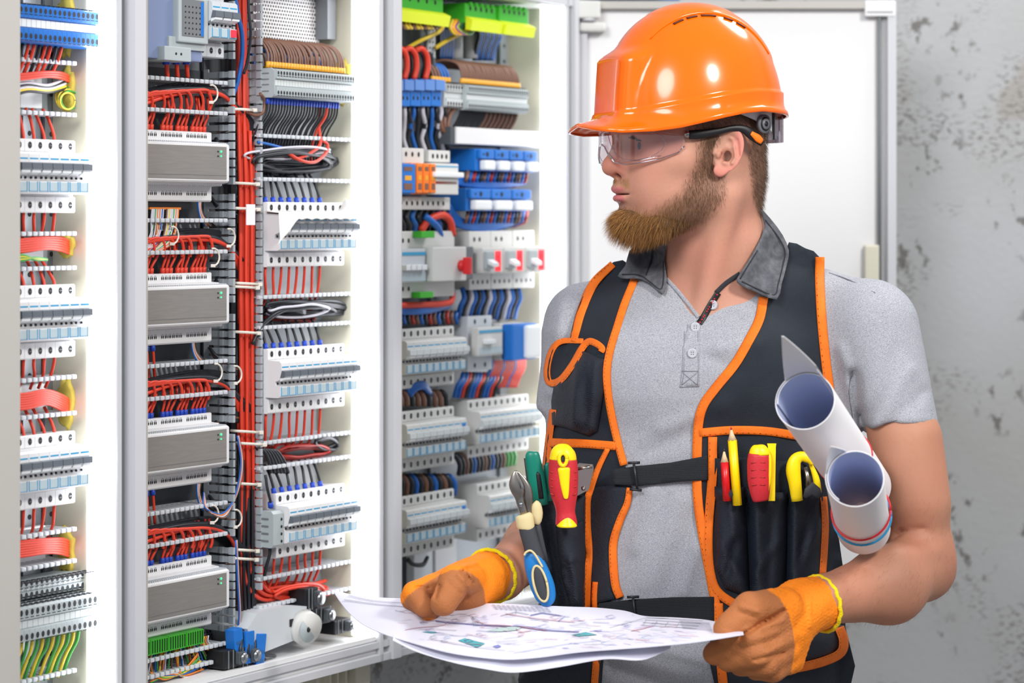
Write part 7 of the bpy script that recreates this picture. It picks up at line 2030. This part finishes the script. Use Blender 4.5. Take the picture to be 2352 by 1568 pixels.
# screwdriver 1
Y0 = 3.072
sd = empty('screwdriver', tuple(w(1296, 1110, Y0))); tag(sd, 'red and yellow screwdriver handle standing in the pouch beside the pliers', 'screwdriver')
part(sd, 'handle', lambda b: ptube(b, [(1293, 1052, 30), (1293, 1060, 32.5), (1294, 1085, 34), (1294, 1110, 34), (1296, 1135, 31), (1298, 1158, 25), (1299, 1175, 22), (1300, 1188, 23.5), (1301, 1203, 25), (1301, 1206, 20)], Y0, M_TR, 28, .8, 4))
part(sd, 'handle_cap', lambda b: ptube(b, [(1292, 1018.5, 3), (1292, 1020, 11), (1292, 1026, 20), (1292, 1036, 27), (1293, 1048, 30.5), (1293, 1055, 31.5)], Y0, M_TY, 28, .8, 3), 'yellow rounded end cap')
def inl(b):
    ptube(b, [(1295, 1072, 2), (1295, 1075, 13.5), (1296, 1090, 13), (1297, 1110, 11), (1299, 1130, 8), (1300, 1143, 5), (1300, 1146, 1)], Y0-.0138, M_TY, 16, .5, 3)
    ptube(b, [(1302, 1168, 2), (1302, 1172, 8), (1302, 1185, 12), (1302, 1200, 20), (1302, 1207, 23.5), (1302, 1210, 21)], Y0-.004, M_TY, 20, .85, 3)
part(sd, 'grip_inlay', inl, 'yellow grip inlay')
def hole(b):
    pts = [W(1293+9*math.cos(t), 1053+12*math.sin(t)*(1 if math.sin(t) < 0 else 1.35), Y0-.0165) for t in np.linspace(0, 2*math.pi, 25)]
    b.tube(pts, .0024, M_TY, 8)
    ptube(b, [(1293, 1043, 3), (1293, 1048, 8), (1293, 1056, 8), (1293, 1064, 5)], Y0-.0122, M_LEADK, 14, .6)
part(sd, 'hanging_hole', hole)
def ribs(b):
    for s_ in (-1, 1):
        for k in range(4): ptube(b, [(1294+s_*21, 1082+k*17+4, 1.2), (1294+s_*30, 1082+k*17, 1.6)], Y0-.0105, M_REDD, 6, 1)
part(sd, 'grip_groove', ribs)
# screwdriver 2
Y1 = dimY(1745, 1100, Geo(BASE).plus(fR, f_band))-.020
sd = empty('screwdriver', tuple(w(1746, 1080, Y1))); tag(sd, 'red screwdriver handle with a yellow cap in the middle front pocket', 'screwdriver')
part(sd, 'handle', lambda b: ptube(b, [(1744, 1042, 25), (1743, 1060, 27), (1743, 1085, 27), (1744, 1110, 26), (1746, 1135, 22), (1748, 1150, 18)], Y1, M_TR, 26, .75, 3))
part(sd, 'handle_cap', lambda b: ptube(b, [(1746, 1020.5, 4), (1746, 1023, 14), (1745, 1032, 22), (1745, 1044, 25.5)], Y1, M_TY, 26, .75, 3), 'yellow rounded end cap')
def inl2(b):
    ptube(b, [(1766, 1042, 3), (1768, 1055, 4.5), (1767, 1090, 5), (1764, 1126, 3)], Y1-.004, M_TY, 10, 1., 2)
    for k in range(4):
        ptube(b, [(1724, 1062+k*17, 1), (1738, 1062+k*17, 1.3)], Y1-.0102, M_REDD, 6, 1); ptube(b, [(1746, 1062+k*17, 1.3), (1758, 1062+k*17, 1)], Y1-.0108, M_REDD, 6, 1)
part(sd, 'grip_inlay', inl2, 'yellow grip inlay')
b = MB(); ptube(b, [(1762, 1018, 11), (1785, 1018.4, 11)], Y1+.004, M_TY, 4, .4); b = MB()
Y2 = Y1+.008
b.add([W(x, y, Y2+dy) for dy in (-.003, .004) for x, y in ((1762, 1018), (1783, 1018), (1782, 1026), (1780, 1150), (1765, 1150), (1764, 1026))], [(0, 1, 2, 3, 4, 5), (11, 10, 9, 8, 7, 6)]+[(i, 6+i, 6+(i+1) % 6, (i+1) % 6) for i in range(6)], M_TY)
b.box(0, 0, 0, 0, 0, 0, M_TY); tag(b.build('marking_tool'), 'flat yellow stick behind the screwdriver in the middle pocket', 'tool')
# pencils
def pencil(x0, y0, x1, y1, ytip, xtip, r, mm, lead, Y, label):
    e = empty('pencil', tuple(w(x0, y0, Y))); tag(e, label, 'pencil')
    part(e, 'shaft', lambda b: ptube(b, [(x0, y0, r), (x1, y1, r)], Y, mm, 6, .9))
    part(e, 'sharpened_tip', lambda b: (ptube(b, [(x1, y1+1, r*.97), ((x1+xtip)/2, (y1+ytip)/2+2, r*.5), (xtip+(x1-xtip)*.2, ytip+(y1-ytip)*.2, r*.2)], Y, M_WOOD, 12, .9), ptube(b, [(xtip+(x1-xtip)*.22, ytip+(y1-ytip)*.22, r*.24), (xtip, ytip, r*.07)], Y, lead, 8, .9)), 'bare wood tip')
YP = dimY(1675, 1100, Geo(BASE).plus(fR, f_band))-.012
pencil(1670, 1150, 1664, 1060, 1030, 1663, 9.5, M_PENR, M_LEADK, YP, 'short red pencil in the left front pocket')
pencil(1694, 1160, 1682, 1010, 980, 1679, 10.5, M_PENY, M_LEADR, YP-.001, 'tall yellow pencil in the left front pocket')
# yellow pliers on the right
YQ = dimY(1840, 1100, Geo(BASE).plus(fR, f_band))-.018
pl = empty('pliers', tuple(w(1840, 1100, YQ))); tag(pl, 'pliers with curved yellow handles in the right front pocket', 'pliers')
part(pl, 'handle', lambda b: ptube(b, [(1868, 1066, 6), (1858, 1053, 11), (1840, 1048, 12), (1826, 1058, 15), (1822, 1080, 17), (1826, 1110, 15), (1831, 1150, 13)], YQ, M_TY, 18, .8, 4))
part(pl, 'handle', lambda b: ptube(b, [(1860, 1062, 4), (1868, 1080, 6), (1876, 1105, 8), (1880, 1140, 8)], YQ+.008, M_TY, 14, .8, 3))
part(pl, 'pivot', lambda b: (ptube(b, [(1850, 1072, 5), (1856, 1100, 7), (1856, 1130, 7)], YQ+.012, M_STEEL, 10, .6), ptube(b, [(1848, 1142, 4), (1866, 1122, 16), (1884, 1142, 6)], YQ-.004, M_DKG, 14, .4, 2)))
b = MB(); ptube(b, [(1846, 1030, 4), (1852, 1040, 6), (1862, 1060, 6), (1868, 1090, 5)], YQ+.016, M_CHR, 10, .5, 2); tag(b.build('key_ring'), 'small chrome clip behind the yellow pliers', 'clip')
# cutting pliers on the left
YC = 3.050
pl = empty('cutting_pliers', tuple(w(1210, 1230, YC))); tag(pl, 'side cutting pliers with blue and black handles and steel jaws, leaning out of the pouch', 'pliers')
def head(b):
    ptube(b, [(1184, 1080, 1.5), (1183, 1092, 9), (1185, 1112, 16), (1190, 1130, 15), (1192, 1142, 10), (1196, 1158, 9), (1204, 1182, 9)], YC-.004, M_STEEL, 16, .35, 3)
    ptube(b, [(1186, 1080, 1), (1198, 1098, 7), (1208, 1120, 12), (1212, 1142, 12), (1212, 1160, 9), (1214, 1178, 6)], YC+.003, M_STEEL, 16, .45, 3)
    ptube(b, [(1189, 1090, 1), (1196, 1105, 2.2), (1201, 1122, 3.5)], YC-.010, M_GASKET, 8, .4, 2)
    b.cyl(W(1196, 1158, YC-.011), W(1196, 1158, YC), .0036, M_SCREW, 14)
part(pl, 'jaws', head, 'bare steel cutting jaws')
def hnd(b):
    ptube(b, [(1207, 1200, 17), (1212, 1220, 19), (1219, 1245, 19), (1226, 1270, 20), (1232, 1290, 20)], YC-.006, M_DKG, 20, .6, 3)
    ptube(b, [(1219, 1262, 2), (1221, 1270, 17), (1228, 1295, 24), (1237, 1320, 27), (1246, 1345, 27.5), (1252, 1365, 25), (1254, 1380, 20), (1253, 1391, 9)], YC-.007, M_TBL, 22, .6, 3)
part(pl, 'handle', hnd, 'blue and black rubber handle')
part(pl, 'handle_collar', lambda b: ptube(b, [(1203, 1180, 14), (1204, 1184, 20), (1206, 1198, 21), (1208, 1212, 20), (1208, 1215, 17)], YC-.006, M_CRM, 18, .65, 2), 'cream collar')
part(pl, 'handle_collar', lambda b: ptube(b, [(1226, 1154, 8), (1230, 1160, 13), (1233, 1178, 14), (1232, 1195, 12), (1230, 1203, 8)], YC+.008, M_CRM, 16, .7, 2), 'cream collar')
def ovl(b):
    pts = []
    for t in np.linspace(0, 2*math.pi, 33):
        x, y = 15*math.cos(t), 42*math.sin(t); a = math.radians(-14)
        pts.append(W(1241+x*math.cos(a)-y*math.sin(a), 1340+x*math.sin(a)+y*math.cos(a), YC-.0235+.0035*abs(math.cos(t))+.004*abs(math.sin(t))))
    b.tube(pts, .0016, M_CRM, 8)
    pts = [W(x, y, YC-.0175) for x, y in ((1204, 1275), (1208, 1268), (1218, 1264), (1228, 1272), (1238, 1288), (1246, 1302))]
    b.tube(smooth_path(pts, 4), .0014, M_CRM, 8)
    ptube(b, [(1232, 1300, 3), (1234, 1308, 9), (1240, 1340, 13), (1248, 1370, 10), (1250, 1380, 3)], YC-.0175, M_DKG, 16, .55, 3)
part(pl, 'grip_inlay', ovl, 'black oval grip ringed in cream')
part(pl, 'handle', lambda b: ptube(b, [(1231, 1200, 10), (1238, 1240, 11), (1250, 1290, 10)], YC+.010, M_DKG, 14, .7, 2), 'rear black handle')
# green cutters
YG = 3.090
kn = empty('utility_knife', tuple(w(1232, 1090, YG))); tag(kn, 'green handled cutter with a dark slot, standing left of the screwdriver', 'knife')
part(kn, 'handle', lambda b: ptube(b, [(1221, 1036, 6), (1221, 1039, 13), (1223, 1048, 17), (1229, 1080, 19), (1235, 1120, 20), (1240, 1160, 20)], YG, M_TEAL, 16, .5, 2))
part(kn, 'slot', lambda b: ptube(b, [(1234, 1083, 1), (1236, 1090, 5), (1240, 1120, 6), (1243, 1145, 6)], YG-.0052, M_BLACK, 10, .4))
part(kn, 'edge_guard', lambda b: ptube(b, [(1206, 1052, 3), (1212, 1085, 5), (1220, 1140, 6)], YG+.003, M_DKG, 10, .9), 'dark edge')
b = MB(); ptube(b, [(1254, 1064, 3), (1256, 1068, 8), (1259, 1100, 10), (1262, 1150, 10)], YG+.014, M_TEAL, 14, .5, 2); tag(b.build('utility_knife'), 'second green handle mostly hidden behind the red screwdriver', 'knife')
tm = empty('tape_measure', tuple(w(1345, 1100, 3.10))); tag(tm, 'chrome cased tape measure half hidden behind the screwdriver', 'tape measure')
def tmb(b):
    b.add([W(x, y, 3.09+dy) for dy in (0, .03) for x, y in ((1322, 1070), (1330, 1063), (1362, 1066), (1364, 1078), (1352, 1125), (1322, 1140))], [(0, 1, 2, 3, 4, 5), (11, 10, 9, 8, 7, 6)]+[(i, 6+i, 6+(i+1) % 6, (i+1) % 6) for i in range(6)], M_CHR)
part(tm, 'case', tmb)
part(tm, 'belt_clip', lambda b: (ptube(b, [(1324, 1078, 3), (1345, 1074, 3), (1360, 1072, 3)], 3.086, M_STEEL, 8, .6), b.ball(W(1340, 1122, 3.086), .0028, M_STEEL, 6)))
